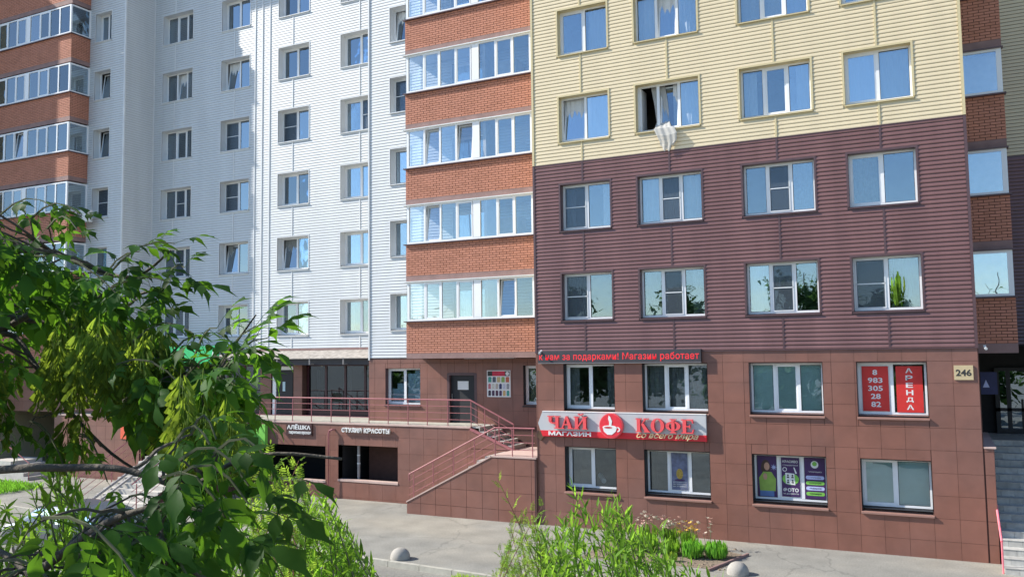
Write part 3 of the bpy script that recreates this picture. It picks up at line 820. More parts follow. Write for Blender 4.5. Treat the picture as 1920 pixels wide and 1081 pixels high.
for q in bricks:
    if id(q) in vset: continue
    w_, a, b, y, z0, z1, side = q
    m_ = 0 if rnd() < 0.7 else 1
    if side is None: face_box(rest, a, b, y-U(0, .003), z0, z1, 0.02, m_)
    else:
        n0 = len(rest.v); face_box(rest, a, b, 0, z0, z1, 0.02, m_)
        for i in range(n0, len(rest.v)):
            p = rest.v[i]; rest.v[i] = (y - p[1], p[0], p[2])
stuff(rest.build('brick', [M['brick'], M['brick2']], house, fix=False))

# ================================================================== ground-floor wall behind the terrace (plane C and W)
TZ = -2.56                       # terrace floor
doorC = (-16.19, -15.01, TZ, -0.76)
winC = (-18.95, -17.39, -1.93, -0.58)
winC2 = (-13.12, -11.6, -1.86, -0.50)
tile_grid(PC, XC0, XB0, TZ-0.05, -0.24, [doorC, winC, winC2], -18.26, -0.39, px=0.59, owner=house)
bk = MB(); wall_holes(bk, PC+0.012, XC0, XB0, G, -0.2, [doorC, winC, winC2])
bk.quad((XC0, PC+0.012, G), (XC0, PW+1, G), (XC0, PW+1, -0.2), (XC0, PC+0.012, -0.2))
bk.build('base_wall', M['joint'], house, fix=False)
w = window(PC, *winC, 2, 0.20, M['brown_metal'], curt=None, glass='glass_low')
pp = MB()
for a, b, z0, z1 in ((-18.83, -18.6, -1.86, -1.35), (-18.6, -18.27, -1.86, -1.15), (-18.12, -17.8, -1.86, -0.78), (-17.8, -17.45, -1.86, -0.66)):
    pp.box(a, b, PC+0.29, PC+0.295, z0, z1)
pp.build('window_paper', M['blue_paper'], w)
window(PC, *winC2, 2, 0.20, M['dark_metal'], curt='b')
dr = MB(); dr.box(doorC[0], doorC[1], PC+0.10, PC+0.15, TZ, doorC[3]); 
door = dr.build('door', M['dark_metal'], house, origin=(doorC[0], PC+0.1, TZ))
dr = MB()
for q in ((doorC[0]-0.03, doorC[0]+0.07, TZ, doorC[3]), (doorC[1]-0.07, doorC[1]+0.03, TZ, doorC[3]), (doorC[0]+0.07, doorC[1]-0.07, doorC[3]-0.08, doorC[3]+0.02)):
    dr.box(q[0], q[1], PC-0.01, PC+0.098, q[2], q[3])
dr.build('door_frame', M['brown_metal'], door)
dr = MB(); dr.box(-15.83, -15.38, PC+0.092, PC+0.099, -1.36, -1.05); dr.build('notice', M['paper'], door)
dr = MB(); dr.tube([(-16.05, PC+0.06, -1.5), (-16.05, PC+0.06, -1.75)], 0.012); dr.build('handle', M['grey_metal'], door)

# shop front under the canopy
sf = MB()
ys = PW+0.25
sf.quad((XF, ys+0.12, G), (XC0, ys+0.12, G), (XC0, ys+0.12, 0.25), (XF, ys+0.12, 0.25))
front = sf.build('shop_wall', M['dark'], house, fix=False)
posts = [(-33.2, -32.6), (-30.3, -29.6), (-26.35, -25.75), (-24.52, -24.05)]
for a, b in posts:
    tile_grid(PW-0.05, a, b, TZ, -0.30, [], a, -0.39, px=0.7, owner=house)
    p = MB(); p.box(a, b, PW-0.04, ys+0.1, TZ, -0.3); p.build('column', M['joint'], house, origin=(a, PW, TZ))
def shop_window(a, b, z0, z1, xs, fm, glass='glass_dark'):
    f = MB(); f.box(a, b, ys-0.05, ys, z1-0.14, z1); f.box(a, b, ys-0.05, ys, z0, z0+0.28)
    for x in xs: f.box(x-0.05, x+0.05, ys-0.05, ys, z0+0.28, z1-0.14)
    o = f.build('shop_window', fm, house, origin=(a, ys, z0))
    for p, q in zip(xs[:-1], xs[1:]):
        g = MB(); g.quad((p+0.05, ys-0.02, z0+0.28), (q-0.05, ys-0.02, z0+0.28), (q-0.05, ys-0.02, z1-0.14), (p+0.05, ys-0.02, z1-0.14))
        g.build('pane', M[glass], o, fix=False)
    return o
frm = mat('dark_red_frame', (0.05, 0.012, 0.018), 0.4)
shop_window(-24.0, XC0-0.02, TZ, -0.36, [-23.95, -23.0, -22.0, -21.0, -19.78], frm)
shop_window(-29.6, -26.4, TZ, -0.36, [-29.55, -28.5, -27.5, -26.45], frm)
shop_window(-32.6, -30.3, TZ, -0.36, [-32.55, -31.4, -30.35], frm)
for a, b, h in ((-23.55, -23.2, 1.9), (-22.2, -21.75, 2.0), (-21.0, -20.65, 1.9)):
    c = MB(); curtain_mesh(c, a, b, ys+0.06, TZ+0.3, TZ+h); c.build('curtain', M['curtain_g'], house, fix=False)
d = MB(); d.box(-25.66, -25.48, ys-0.3, ys-0.2, TZ, -0.5); d.box(-25.48, -24.55, ys-0.3, ys-0.2, -0.65, -0.5)
door2 = d.build('shop_door', M['pvc'], house, origin=(-25.6, ys-0.3, TZ))
d = MB(); d.box(-25.47, -24.58, ys-0.27, ys-0.24, TZ, -0.66); d.build('door_leaf', M['dark_metal'], door2)
d = MB(); d.box(-25.12, -24.98, ys-0.285, ys-0.275, -1.55, -1.15); d.build('sticker', M['blue_paper'], door2)
s = MB(); s.box(XM-8.4, XF, PL_+0.05, 31, TZ, 0.2); s.build('base_wall', M['joint'], house)
tile_grid(PL_+0.03, XM-8.4, XF, TZ, 0.2, [], -33.6, -0.39, px=0.59, owner=house)
# canopy of old sheeting with a dark fascia
cn = MB(); YF_ = PW-1.0
cn.quad((XF+0.1, YF_, -0.16), (XC0-0.02, YF_, -0.16), (XC0-0.02, PW-0.01, 0.16), (XF+0.1, PW-0.01, 0.16))
cn.quad((XF+0.1, YF_, -0.19), (XC0-0.02, YF_, -0.19), (XC0-0.02, PW-0.01, 0.13), (XF+0.1, PW-0.01, 0.13))
cn.quad((XF+0.1, YF_, -0.19), (XC0-0.02, YF_, -0.19), (XC0-0.02, YF_, -0.16), (XF+0.1, YF_, -0.16))
canopy = cn.build('canopy', M['roofing'], house, fix=False)
f = MB(); f.box(XF+0.1, XC0-0.03, YF_+0.30, YF_+0.36, -0.44, -0.14); f.build('fascia', mat('navy_fascia', (0.035, 0.035, 0.05), 0.5), canopy)
for x in (-27.6, -25.85, -24.6, -22.9, -21.2):
    f = MB(); f.box(x-0.02, x+0.02, YF_+0.02, YF_+0.06, -0.42, -0.14); f.box(x-0.02, x+0.02, YF_+0.06, PW-0.1, -0.42, -0.39); f.build('bracket', M['grey_metal'], canopy)
f = MB(); f.box(XF, XC0, PW-0.03, PW+0.02, 0.16, 0.245); f.build('starter_strip', M['slab'], house)

# entrance recess on the right
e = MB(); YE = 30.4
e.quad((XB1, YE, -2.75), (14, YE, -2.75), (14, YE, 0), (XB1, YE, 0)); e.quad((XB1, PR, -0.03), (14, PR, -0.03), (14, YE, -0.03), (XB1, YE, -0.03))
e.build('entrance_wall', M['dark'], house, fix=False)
e = MB()
for a, b, z0, z1 in ((1.42, 3.4, -0.80, -0.70), (1.42, 3.4, -2.02, -1.92), (1.42, 3.4, -2.72, -2.55), (1.42, 1.54, -2.55, -0.80), (1.72, 1.84, -2.55, -0.80), (2.62, 2.74, -2.55, -0.80), (3.3, 3.4, -2.55, -.8), (2.1, 2.16, -2.55, -1.65)):
    e.box(a, b, YE-0.16, YE-0.10, z0, z1)
ed = e.build('entrance_door', M['dark_metal'], house, origin=(1.42, YE-0.16, -2.7))
e = MB(); e.quad((1.54, YE-0.13, -2.55), (3.3, YE-0.13, -2.55), (3.3, YE-0.13, -0.8), (1.54, YE-0.13, -0.8)); e.build('pane', glass_mat('door_glass', (0.2, 0.2, 0.2), 0.35), ed, fix=False)

# ================================================================== terrace, its stairs
PT = 25.85; PF = 24.33
terr = thing('entrance_terrace', 'raised terrace clad in brown tiles running in front of the shops', 'terrace', (-20, PT, G))
XTe = -14.60
openTer = [(-24.32, -20.88, -4.76, -3.46), (-20.28, -17.62, -4.66, -3.38), (-30.9, -26.9, -4.9, -3.4)]
tm = MB()
wall_holes(tm, PT+0.012, -36.5, XB0, G-0.3, TZ-0.0, openTer + [(XTe, XB0, -3.3, 0)])
tm.poly([(XTe, PT+0.012, TZ), (XTe, PT+0.012, -3.3), (-13.1, PT+0.012, -3.3)])
tm.build('wall', M['joint'], terr, fix=False)
# wall tiles; the part above the upper flight is a triangle
tile_grid(PT, -36.5, XTe, G, TZ-0.06, openTer, -18.88, -3.04, px=0.59, pz=0.56, owner=terr)
tile_grid(PT, XTe, XB0-0.0, G, -3.32, [], -18.88, -3.04, px=0.59, pz=0.56, owner=terr)
tm = MB(); tm.prism([(XTe, -3.30), (-13.12, -3.30), (XTe, -2.62)], PT, PT+0.01); tm.build('tile', M['tile'], terr)
tm = MB()
tm.box(-36.5, XTe, PT-0.03, PW+0.3, TZ-0.06, TZ); tm.build('floor_slab', M['coping'], terr)
tm = MB(); tm.box(-36.5, XTe, PT+0.04, PW+0.3, TZ, TZ+0.005); tm.build('floor_paving', M['kerb'], terr)
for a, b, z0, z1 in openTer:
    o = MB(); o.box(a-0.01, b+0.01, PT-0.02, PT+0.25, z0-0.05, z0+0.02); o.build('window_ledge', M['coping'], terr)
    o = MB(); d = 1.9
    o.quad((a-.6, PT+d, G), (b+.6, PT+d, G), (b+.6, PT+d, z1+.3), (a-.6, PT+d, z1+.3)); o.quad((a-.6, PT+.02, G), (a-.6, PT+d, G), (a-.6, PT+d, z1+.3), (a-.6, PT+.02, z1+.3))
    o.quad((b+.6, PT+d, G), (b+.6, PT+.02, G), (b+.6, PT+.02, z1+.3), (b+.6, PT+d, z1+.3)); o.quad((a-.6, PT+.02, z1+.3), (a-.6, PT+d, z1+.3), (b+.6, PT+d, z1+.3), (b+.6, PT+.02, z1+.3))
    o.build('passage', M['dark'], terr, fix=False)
    o = MB(); o.quad((a, PT+.012, z0), (a, PT+.25, z0), (a, PT+.25, z1), (a, PT+.012, z1)); o.quad((b, PT+.25, z0), (b, PT+.012, z0), (b, PT+.012, z1), (b, PT+.25, z1)); o.quad((a, PT+.012, z1), (b, PT+.012, z1), (b, PT+.25, z1), (a, PT+.25, z1))
    o.build('reveal', M['joint'], terr, fix=False)
o = MB(); o.box(-18.62, -17.7, PT+1.75, PT+1.85, G, -3.55); bd = o.build('door', M['dark_metal'], terr)
o = MB(); o.box(-17.95, -17.74, PT+1.70, PT+1.74, -4.25, -3.75); o.build('notice', M['paper'], bd)
o = MB(); o.box(-20.0, -19.2, PT+1.72, PT+1.88, G, -3.5); o.build('wall_panel', M['grey_metal'].copy(), terr)
# landing and flights
LZ = -3.30
s = MB(); s.box(-13.0, XB0, PF+0.006, PC, G-0.2, LZ-0.05); s.build('landing_core', M['joint'], terr)
s = MB(); s.box(-13.02, XB0+0.0, PF-0.02, PC, LZ-0.05, LZ); s.build('landing_slab', M['coping'], terr)
slope = (LZ+0.03 - (-4.93)) / (-13.0+16.22)
def zl(x): return -4.93 + (x+16.22)*slope
s = MB(); s.prism([(-16.22, G-0.2), (-13.0, G-0.2), (-13.0, LZ-0.05), (-16.22, zl(-16.22)-0.05)], PF+0.012, PF+0.14); s.build('stair_side', M['joint'], terr)
s = MB(); s.prism([(-16.24, zl(-16.24)-0.045), (-13.0, LZ-0.05), (-13.0, LZ+0.0), (-16.24, zl(-16.24)+0.0)], PF-0.02, PF+0.16); s.build('coping', M['coping'], terr)
# sloping-top tiles of the stair side
def clip_tile(poly, a, b, c):       # keep the part with a*x + b*z <= c
    out = []
    for i in range(len(poly)):
        p, q = poly[i], poly[(i+1) % len(poly)]
        fp, fq = a*p[0]+b*p[1]-c, a*q[0]+b*q[1]-c
        if fp <= 0: out.append(p)
        if (fp < 0) != (fq < 0) and abs(fp-fq) > 1e-9:
            t = fp/(fp-fq); out.append((p[0]+(q[0]-p[0])*t, p[1]+(q[1]-p[1])*t))
    return out
for i in range(-3, 7):
    for j in range(0, 5):
        x0, x1 = -14.51+i*0.583+0.006, -14.51+(i+1)*0.583-0.006; z0, z1 = -4.99-0.54+j*0.545+0.006, -4.99-0.54+(j+1)*0.545-0.006
        x0, x1 = max(x0, -16.22), min(x1, XB0-0.06); z1 = min(z1, LZ-0.055); 
        if x1-x0 < 0.04 or z1-z0 < 0.03: continue
        poly = clip_tile([(x0, z0), (x1, z0), (x1, z1), (x0, z1)], -slope, 1, -4.93+16.22*slope-0.05)
        if len(poly) > 2:
            t = MB(); t.prism(poly, PF-U(0, .002), PF+0.02); t.build('tile', M['tile'], terr, origin=(x0, PF, z0))
# end cheek of the stair block next to the main wall
s = MB(); s.box(XB0-0.06, XB0-0.045, PF+0.0, PF+0.03, G, LZ-.05); s.build('edge_strip', M['brown_metal'], terr)
for i in range(10):                 # lower flight
    x0 = -16.1+i*0.31
    s = MB(); s.box(x0, -13.0, PF+0.15, PT-0.0, G-0.02+i*0.205, G+(i+1)*0.205*1.0 if i < 9 else LZ-0.06); s.build('step', M['step'], terr, origin=(x0, PF, G))
for i in range(5):                  # upper flight, open to the front
    x0 = XTe+i*0.31; zt = TZ-0.005-i*0.148
    s = MB(); s.box(x0, x0+0.33, PT+0.06, PC-0.01, zt-0.05, zt-0.005); s.box(x0+0.29, x0+0.32, PT+0.06, PC-0.01, zt-0.148, zt-0.05); s.build('step', M['step'], terr, origin=(x0, PT, zt))
s = MB(); s.prism([(XTe-0.02, TZ-0.03), (XTe-0.02, TZ-0.12), (-13.02, LZ-0.02), (-12.88, LZ+0.0)], PT-0.04, PT+0.05); s.build('stringer', M['rail'], terr)

# emit tiles
tu = MB(); face_box(tu, 0, 1, 0, 0, 1, 0.012); tile_unit = tu.mesh('tile', [M['tile']])
for own in (house, terr):
    ts = sorted([t for t in tiles if t[1] is own], key=lambda t: -t[0])
    if own is terr: cap = 250
    else: cap = 300
    for t in ts[:cap]:
        _, _, x0, x1, y, z0, z1 = t
        g_ = 0.0035
        o = link('tile', tile_unit, own, (x0+g_, y-U(0, .0025), z0+g_)); o.scale = (x1-x0-2*g_, 1, z1-z0-2*g_)
    if len(ts) > cap:
        r = MB()
        for t in ts[cap:]:
            _, _, x0, x1, y, z0, z1 = t
            face_box(r, x0+.006, x1-.006, y-U(0, .0025), z0+.006, z1-.006, 0.012)
        stuff(r.build('tile', M['tile'], own, fix=False))

# ================================================================== railings
def railing(label, pts, base, posts_x, y, rails, r=0.022, group='painted metal railings', ends=True):
    """pts: top rail polyline (x, z); base: function x -> z of the foot of the posts"""
    t = thing('railing', label, 'railing', (pts[0][0], y, base(pts[0][0])), group)
    def top(x):
        for (a, za), (b, zb) in zip(pts[:-1], pts[1:]):
            if a <= x <= b: return za + (zb-za)*(x-a)/(b-a)
        return pts[-1][1]
    m = MB(); m.tube([(x, y, z) for x, z in pts], r+0.004, 8); m.build('top_rail', M['rail'], t)
    for d in rails:
        m = MB(); m.tube([(x, y, z-d) for x, z in pts], r*0.45, 6); m.build('rail', M['rail'], t)
    for x in posts_x:
        m = MB(); m.tube([(x, y, base(x)), (x, y, top(x))], r*0.85, 6); m.build('post', M['rail'], t)
    return t
px = [-36.4 + i*0.86 for i in range(14)] + [-24.81, -24.17, -23.38, -22.5, -21.58, -20.64, -19.77, -18.90, -18.05, -17.19, -16.38, -15.53, -14.60]
railing('long mauve railing along the edge of the terrace in front of the shops', [(-36.4, -1.66), (XTe, -1.66)], lambda x: TZ, px, PT+0.03, (0.22, 0.45, 0.68))
railing('short sloping mauve railing beside the steps below the dark door', [(XTe, -1.66), (-12.95, -2.44)], lambda x: TZ-0.02-(x-XTe)*0.5, [-14.05, -13.50, -12.95], PT+0.0, (0.22, 0.45, 0.68))
rl = railing('sloping mauve railing rising from the pavement to the stair landing', [(-16.15, -4.06), (-16.06, -4.01), (-12.87, -2.42), (XB0-0.05, -2.41)], lambda x: zl(x) if x < -13.0 else LZ,
        [-15.97, -15.20, -14.42, -13.63, -12.87, -12.26, -11.55], PF+0.03, (0.22, 0.45, 0.68))
m = MB(); m.tube([(-16.15, PF+0.03, -4.06), (-16.15, PF+0.03, -4.25)], 0.02); m.build('rail_end', M['rail'], rl)
# wide stairs on the left
ls = thing('outdoor_stairs', 'wide pale stone stairs climbing to the terrace behind the tree', 'stairs', (-25, 20.5, G))
for i in range(18):
    nst = 3
    for q in range(nst):
        w = 2.8/nst
        x0 = -27.4 + q*w; y0 = 20.5+.3*i
        s = MB(); s.box(x0+.003, x0+w-.003, y0-0.01, y0+0.305, G+i*0.155+0.001, G+(i+1)*0.155); s.build('step_block', M['step'], ls, origin=(x0, y0, G+i*0.155))
for xs_ in (-27.4, -24.6):
    s = MB(); s.poly([(xs_, 20.52, G), (xs_, 25.84, G), (xs_, 25.84, TZ-.02), (xs_, 20.52, G+.1)]); s.build('stair_side', M['joint'], ls, fix=False)
for dx in (0.35, 0.75):
    s = MB(); a = Vector((-27.4+dx, 20.1, G+0.05)); b = Vector((-27.4+dx, 25.8, TZ+0.1))
    s.tube([a, b], 0.05, 4); s.build('ramp_channel', M['grey_metal'], ls)
for xr in (-27.45, -24.6):
    t = thing('railing', 'tall mauve handrail on the %s side of the wide pale stairs' % ('left' if xr < -25 else 'right'), 'railing', (xr, 20.5, G), 'painted metal railings')
    for dz, rr in ((1.05, .024), (0.8, .012), (0.55, .012), (0.3, .012)):
        m = MB(); m.tube([(xr, 20.3, G+dz), (xr, 25.6, TZ+dz-0.05)], rr); m.build('top_rail' if dz > 1 else 'rail', M['rail'], t)
    for i in range(5):
        f = i/4; m = MB(); m.tube([(xr, 20.5+5.1*f, G+(TZ-G)*f), (xr, 20.5+5.1*f, G+(TZ-G)*f+1.05)], 0.02); m.build('post', M['rail'], t)
# small stairs far left
s2 = thing('outdoor_stairs', 'short flight of grey steps at the left edge beside the pink lit wall', 'stairs', (-36.8, 24.6, G))
for i in range(5):
    s = MB(); s.box(-38.6, -36.0-i*0.3, 24.3, 25.8, G+i*0.155, G+(i+1)*0.155); s.build('step', M['step'], s2, origin=(-37, 24.3, G+i*.155))
s = MB(); s.tube([(-36.0, 24.35, G+0.75), (-38.6, 24.35, G+1.95)], 0.022); s.tube([(-36.0, 24.35, G), (-36.0, 24.35, G+.75)], 0.02); s.build('handrail', M['rail'], s2)

# stairs of the entrance on the right
es = thing('entrance_steps', 'grey paved steps climbing to the dark entrance right of the block', 'stairs', (2.5, 23.4, G))
for i in range(17):
    y0 = 23.35 + i*0.305; z0 = G+i*0.156
    for q in range(8):
        x0 = 1.10 + q*0.30 - (0.15 if i % 2 else 0) 
        a, b = max(x0, 1.10), min(x0+0.295, 3.6)
        s = MB(); s.box(a, b, y0, y0+0.31, z0, z0+0.156-0.012); s.build('paving_stone', M['paving'], es, origin=(a, y0, z0))
    s = MB(); s.box(1.09, 3.6, y0-0.012, y0+0.31, z0+0.156-0.012, z0+0.156); s.build('tread', M['paving'], es, origin=(1.09, y0, z0))
s = MB(); s.box(1.1, 14, 28.53, YE, -2.9, -2.70); s.build('landing', M['paving'], es)
t = thing('railing', 'short faded pink handrail at the foot of the right hand steps', 'railing', (1.08, 23.6, G), 'painted metal railings')
m = MB(); m.tube([(1.07, 23.45, -4.62), (1.05, 24.6, -3.95)], 0.028, 8); m.build('top_rail', M['pink'], t)
m = MB(); m.tube([(1.07, 23.45, G), (1.07, 23.45, -4.62)], 0.022, 6); m.build('post', M['pink'], t)

# ================================================================== ground
gm = MB(); gm.quad((-400, -400, G-0.135), (400, -400, G-0.135), (400, 400, G-0.135), (-400, 400, G-0.135))
structure(gm.build('ground', M['road'], fix=False))
KA = (-60.0, 21.1); KB = (12.0, 17.0)
def ky(x): return 18.54 + (x+12.29)*(-0.075)
gm = MB(); gm.poly([(-60, ky(-60)+.12, G), (14, ky(14)+.12, G), (14, 31, G), (-60, 31, G)]); 
pav = structure(gm.build('pavement', M['asphalt'], fix=False))
L = 1.0; x = -46.0
while x < 8:
    s = MB(); dy = ky(x+L)-ky(x); j = 0.008
    a, b = x+j, x+L-j
    s.v += [(a, ky(a)-0.02+.03, G-.2), (b, ky(b)-0.02+.03, G-.2), (b, ky(b)+.13, G-.2), (a, ky(a)+.13, G-.2), (a, ky(a)+.01, G+.012), (b, ky(b)+.01, G+.012), (b, ky(b)+.13, G+.012), (a, ky(a)+.13, G+.012)]
    for f in ((0,1,5,4),(1,2,6,5),(2,3,7,6),(3,0,4,7),(4,5,6,7)): s.f.append(f); s.m.append(0)
    o = s.build('kerb_stone', M['kerb'], pav, origin=(x, ky(x), G)); x += L

def bollard(x, y, r, label):
    prof = [(0.0, 1.0), (0.3, 0.98), (0.62, 0.84), (0.85, 0.62), (0.97, 0.36), (1.0, 0.15), (1.0, 0.0)]
    m = MB(); n = 20
    for i, (a, h) in enumerate(prof):
        for k in range(n):
            t = 2*math.pi*k/n; m.v.append((a*r*math.cos(t), a*r*math.sin(t), h*r*1.08))
    for i in range(len(prof)-1):
        for k in range(n):
            m.f.append((i*n+k, i*n+(k+1) % n, (i+1)*n+(k+1) % n, (i+1)*n+k)); m.m.append(0)
    o = m.build('concrete_bollard', M['concrete'], None, smooth=True)
    o.location = (x, y, G+0.005)
    tag(o, label, 'bollard', 'domed concrete bollards')
bollard(-12.87, 18.98, 0.26, 'domed concrete bollard on the kerb in front of the tiled stair block')
bollard(-4.57, 20.95, 0.26, 'domed concrete bollard beside the flower bed with bright green tufts')

# ================================================================== signs
sg = thing('shop_sign', 'grey and red tea and coffee shop sign with raised red letters and a cup', 'sign', (-8.7, PB, -2.25))
Ys = PB-0.13
zt_, zb_ = -1.87, -2.62
s = MB(); s.prism([(-11.16, zt_), (-11.31, -2.22), (-11.235, -2.44), (-6.06, -2.44), (-6.06, zt_)], Ys, PB-0.03); s.build('grey_panel', M['sign_grey'], sg)
s = MB(); s.prism([(-11.235, -2.44), (-11.16, zb_), (-6.06, zb_), (-6.06, -2.44)], Ys-0.004, PB-0.03); s.build('red_panel', M['sign_red'], sg)
s = MB(); s.prism([(-11.16, zt_), (-6.06, zt_), (-6.06, zt_+.02), (-11.16, zt_+.02)], Ys-0.01, PB-0.02); s.build('top_edge', M['letter_white'], sg)
def glyph(ch):
    """bold serif letter as polygons in a unit-height box; returns (polys, width)"""
    P = []
    R = lambda a, b, c, d: P.append([(a, c), (b, c), (b, d), (a, d)])
    def serif(x, z, w=0.42, up=False): R(x-w/2, x+w/2, z if not up else z-0.07, z+0.07 if not up else z)
    def ring(cx, cz, rx, rz, tx, tz, a0=0, a1=360, n=22):
        for i in range(n):
            t0 = math.radians(a0+(a1-a0)*i/n); t1 = math.radians(a0+(a1-a0)*(i+1)/n)
            P.append([(cx+rx*math.cos(t0), cz+rz*math.sin(t0)), (cx+rx*math.cos(t1), cz+rz*math.sin(t1)),
                      (cx+(rx-tx)*math.cos(t1), cz+(rz-tz)*math.sin(t1)), (cx+(rx-tx)*math.cos(t0), cz+(rz-tz)*math.sin(t0))])
    if ch == 'Ч':
        R(.62, .84, 0, 1); serif(.73, 0); serif(.73, 1, up=True); R(.12, .34, .62, 1); serif(.23, 1, up=True)
        ring(.44, .66, .32, .28, .2, .11, 180, 275, 10); R(.42, .64, .38, .49); return P, .95
    if ch == 'А':
        P.append([(.10, 0), (.20, 0), (.52, 1), (.42, 1)]); P.append([(.62, 0), (.88, 0), (.56, 1), (.42, 1)])
        R(.26, .68, .30, .39); serif(.15, 0, .34); serif(.76, 0, .42); return P, 1.0
    if ch == 'Й':
        R(.10, .32, 0, 1); R(.68, .90, 0, 1); P.append([(.30, .10), (.30, .28), (.70, .90), (.70, .72)])
        for x in (.21, .79): serif(x, 0, .38); serif(x, 1, .38, up=True)
        ring(.50, 1.24, .20, .16, .09, .09, 190, 350, 8); return P, 1.02
    if ch == 'К':
        R(.10, .33, 0, 1); serif(.21, 0, .4); serif(.21, 1, .4, up=True)
        P.append([(.33, .44), (.43, .56), (.82, 1), (.66, 1)]); P.append([(.40, .56), (.56, .66), (.98, 0), (.68, 0)])
        serif(.80, 0, .44); serif(.74, 1, .34, up=True); return P, 1.02
    if ch == 'О':
        ring(.5, .5, .46, .52, .24, .07); return P, 1.0
    if ch == 'Ф':
        R(.44, .66, 0, 1); serif(.55, 0, .42); serif(.55, 1, .42, up=True); ring(.55, .5, .50, .34, .24, .07); return P, 1.1
    if ch == 'Е':
        R(.10, .33, 0, 1); R(.0, .80, 0, .08); R(.0, .78, .92, 1); R(.33, .56, .46, .54); R(.54, .60, .36, .64)
        P.append([(.70, .08), (.80, .08), (.84, .30), (.77, .30)]); P.append([(.68, .92), (.78, .92), (.80, .72), (.74, .72)]); return P, .9
def word(txt, x0, x1, z0, z1, y, depth, parent):
    ws = [glyph(c) for c in txt]; tot = sum(w for _, w in ws); k = (x1-x0)/tot; x = x0
    for c, (P, w) in zip(txt, ws):
        m = MB()
        for i, p in enumerate(P):
            m.prism([(x+a*k, z0+b*(z1-z0)) for a, b in p], y-depth-0.0006*(i % 7), y-0.02, 0, 1)
        m.build('letter', [M['letter_red'], M['letter_edge']], parent, origin=(x, y, z0), fix=False)
        x += w*k
word('ЧАЙ', -10.96, -9.62, -2.37, -1.99, Ys, 0.10, sg)
word('КОФЕ', -8.12, -6.36, -2.40, -2.00, Ys, 0.10, sg)
put_text('lettering', 'МАГАЗИН', M['letter_white'], sg, -10.95, -9.55, Ys-0.005, -2.585, -2.46, depth=0.02, bold=0.03)
put_text('lettering', 'со всего мира', M['letter_cream'], sg, -8.12, -6.28, Ys-0.005, -2.615, -2.44, depth=0.02, shear=0.4, bold=0.012)
def disc(m, cx, cz, rx, rz, y0, y1, n=32, mi=0):
    m.prism([(cx+rx*math.cos(2*math.pi*i/n), cz+rz*math.sin(2*math.pi*i/n)) for i in range(n)], y0, y1, mi)
s = MB(); disc(s, -8.87, -2.24, 0.37, 0.37, Ys-0.12, Ys-0.02); s.build('disc_rim', M['letter_red'], sg)
s = MB(); disc(s, -8.87, -2.24, 0.345, 0.345, Ys-0.126, Ys-0.1205); s.build('disc', mat('disc_red', (0.78, 0.04, 0.06), 0.35), sg)
s = MB(); y0, y1 = Ys-0.134, Ys-0.127
s.prism([(-9.13, -2.28), (-8.68, -2.28), (-8.72, -2.40), (-8.84, -2.50), (-8.98, -2.50), (-9.09, -2.41)], y0, y1); 
for i in range(10):
    t0, t1 = math.radians(-80+16*i), math.radians(-64+16*i)
    s.prism([(-8.68+.10*math.cos(t0), -2.34+.08*math.sin(t0)), (-8.68+.10*math.cos(t1), -2.34+.08*math.sin(t1)), (-8.68+.06*math.cos(t1), -2.34+.045*math.sin(t1)), (-8.68+.06*math.cos(t0), -2.34+.045*math.sin(t0))], y0, y1)
disc(s, -8.91, -2.28, 0.22, 0.055, y0-0.002, y1, 20)
s.prism([(-8.93, -2.26), (-8.86, -2.26), (-8.83, -2.10), (-8.88, -1.98), (-8.93, -1.93), (-8.95, -2.03), (-8.92, -2.13)], y0-.001, y1)
s.build('cup_emblem', M['letter_white'], sg)
s = MB(); disc(s, -8.95, -2.29, 0.13, 0.026, y0-.005, y0-.003, 16); s.build('tea', M['letter_edge'], sg)

ld = thing('led_display', 'long dark LED ticker board with red running letters above the coffee shop windows', 'LED display', (-8.7, PB, -0.2))
s = MB(); s.box(-11.28, -6.15, PB-0.13, PB-0.02, -0.375, 0.0); s.build('case', M['led_face'], ld)
s = MB(); s.box(-11.28, -6.15, PB-0.135, PB-0.03, -0.39, -0.376); s.build('bottom_rail', M['grey_metal'], ld)
put_text('running_text', '  к нам за подарками! Магазин работает', M['led'], ld, -11.24, -6.20, PB-0.131, -0.335, -0.075, depth=0.003, bold=0.012, spacing=1.05)

pl = thing('house_number_plate', 'tan house number plate with dark digits 246 near the right corner', 'sign', (0.48, PB, -0.68))
s = MB(); s.box(0.26, 0.69, PB-0.03, PB-0.004, -0.865, -0.50); s.build('plate', M['plate'], pl)
put_text('digits', '246', M['ink'], pl, 0.30, 0.65, PB-0.031, -0.77, -0.60, bold=0.03)

dm = MB(); dm.prism([(-11.42, -2.61), (-11.27, -2.44), (-11.12, -2.61), (-11.27, -2.78)], PB-0.05, PB-0.003)
tag(dm.build('diamond_plate', mat('bronze_plate', (0.10, 0.06, 0.035), 0.4, var=.3)), 'small dark bronze diamond shaped plate on the tiles left of the coffee sign', 'plate')

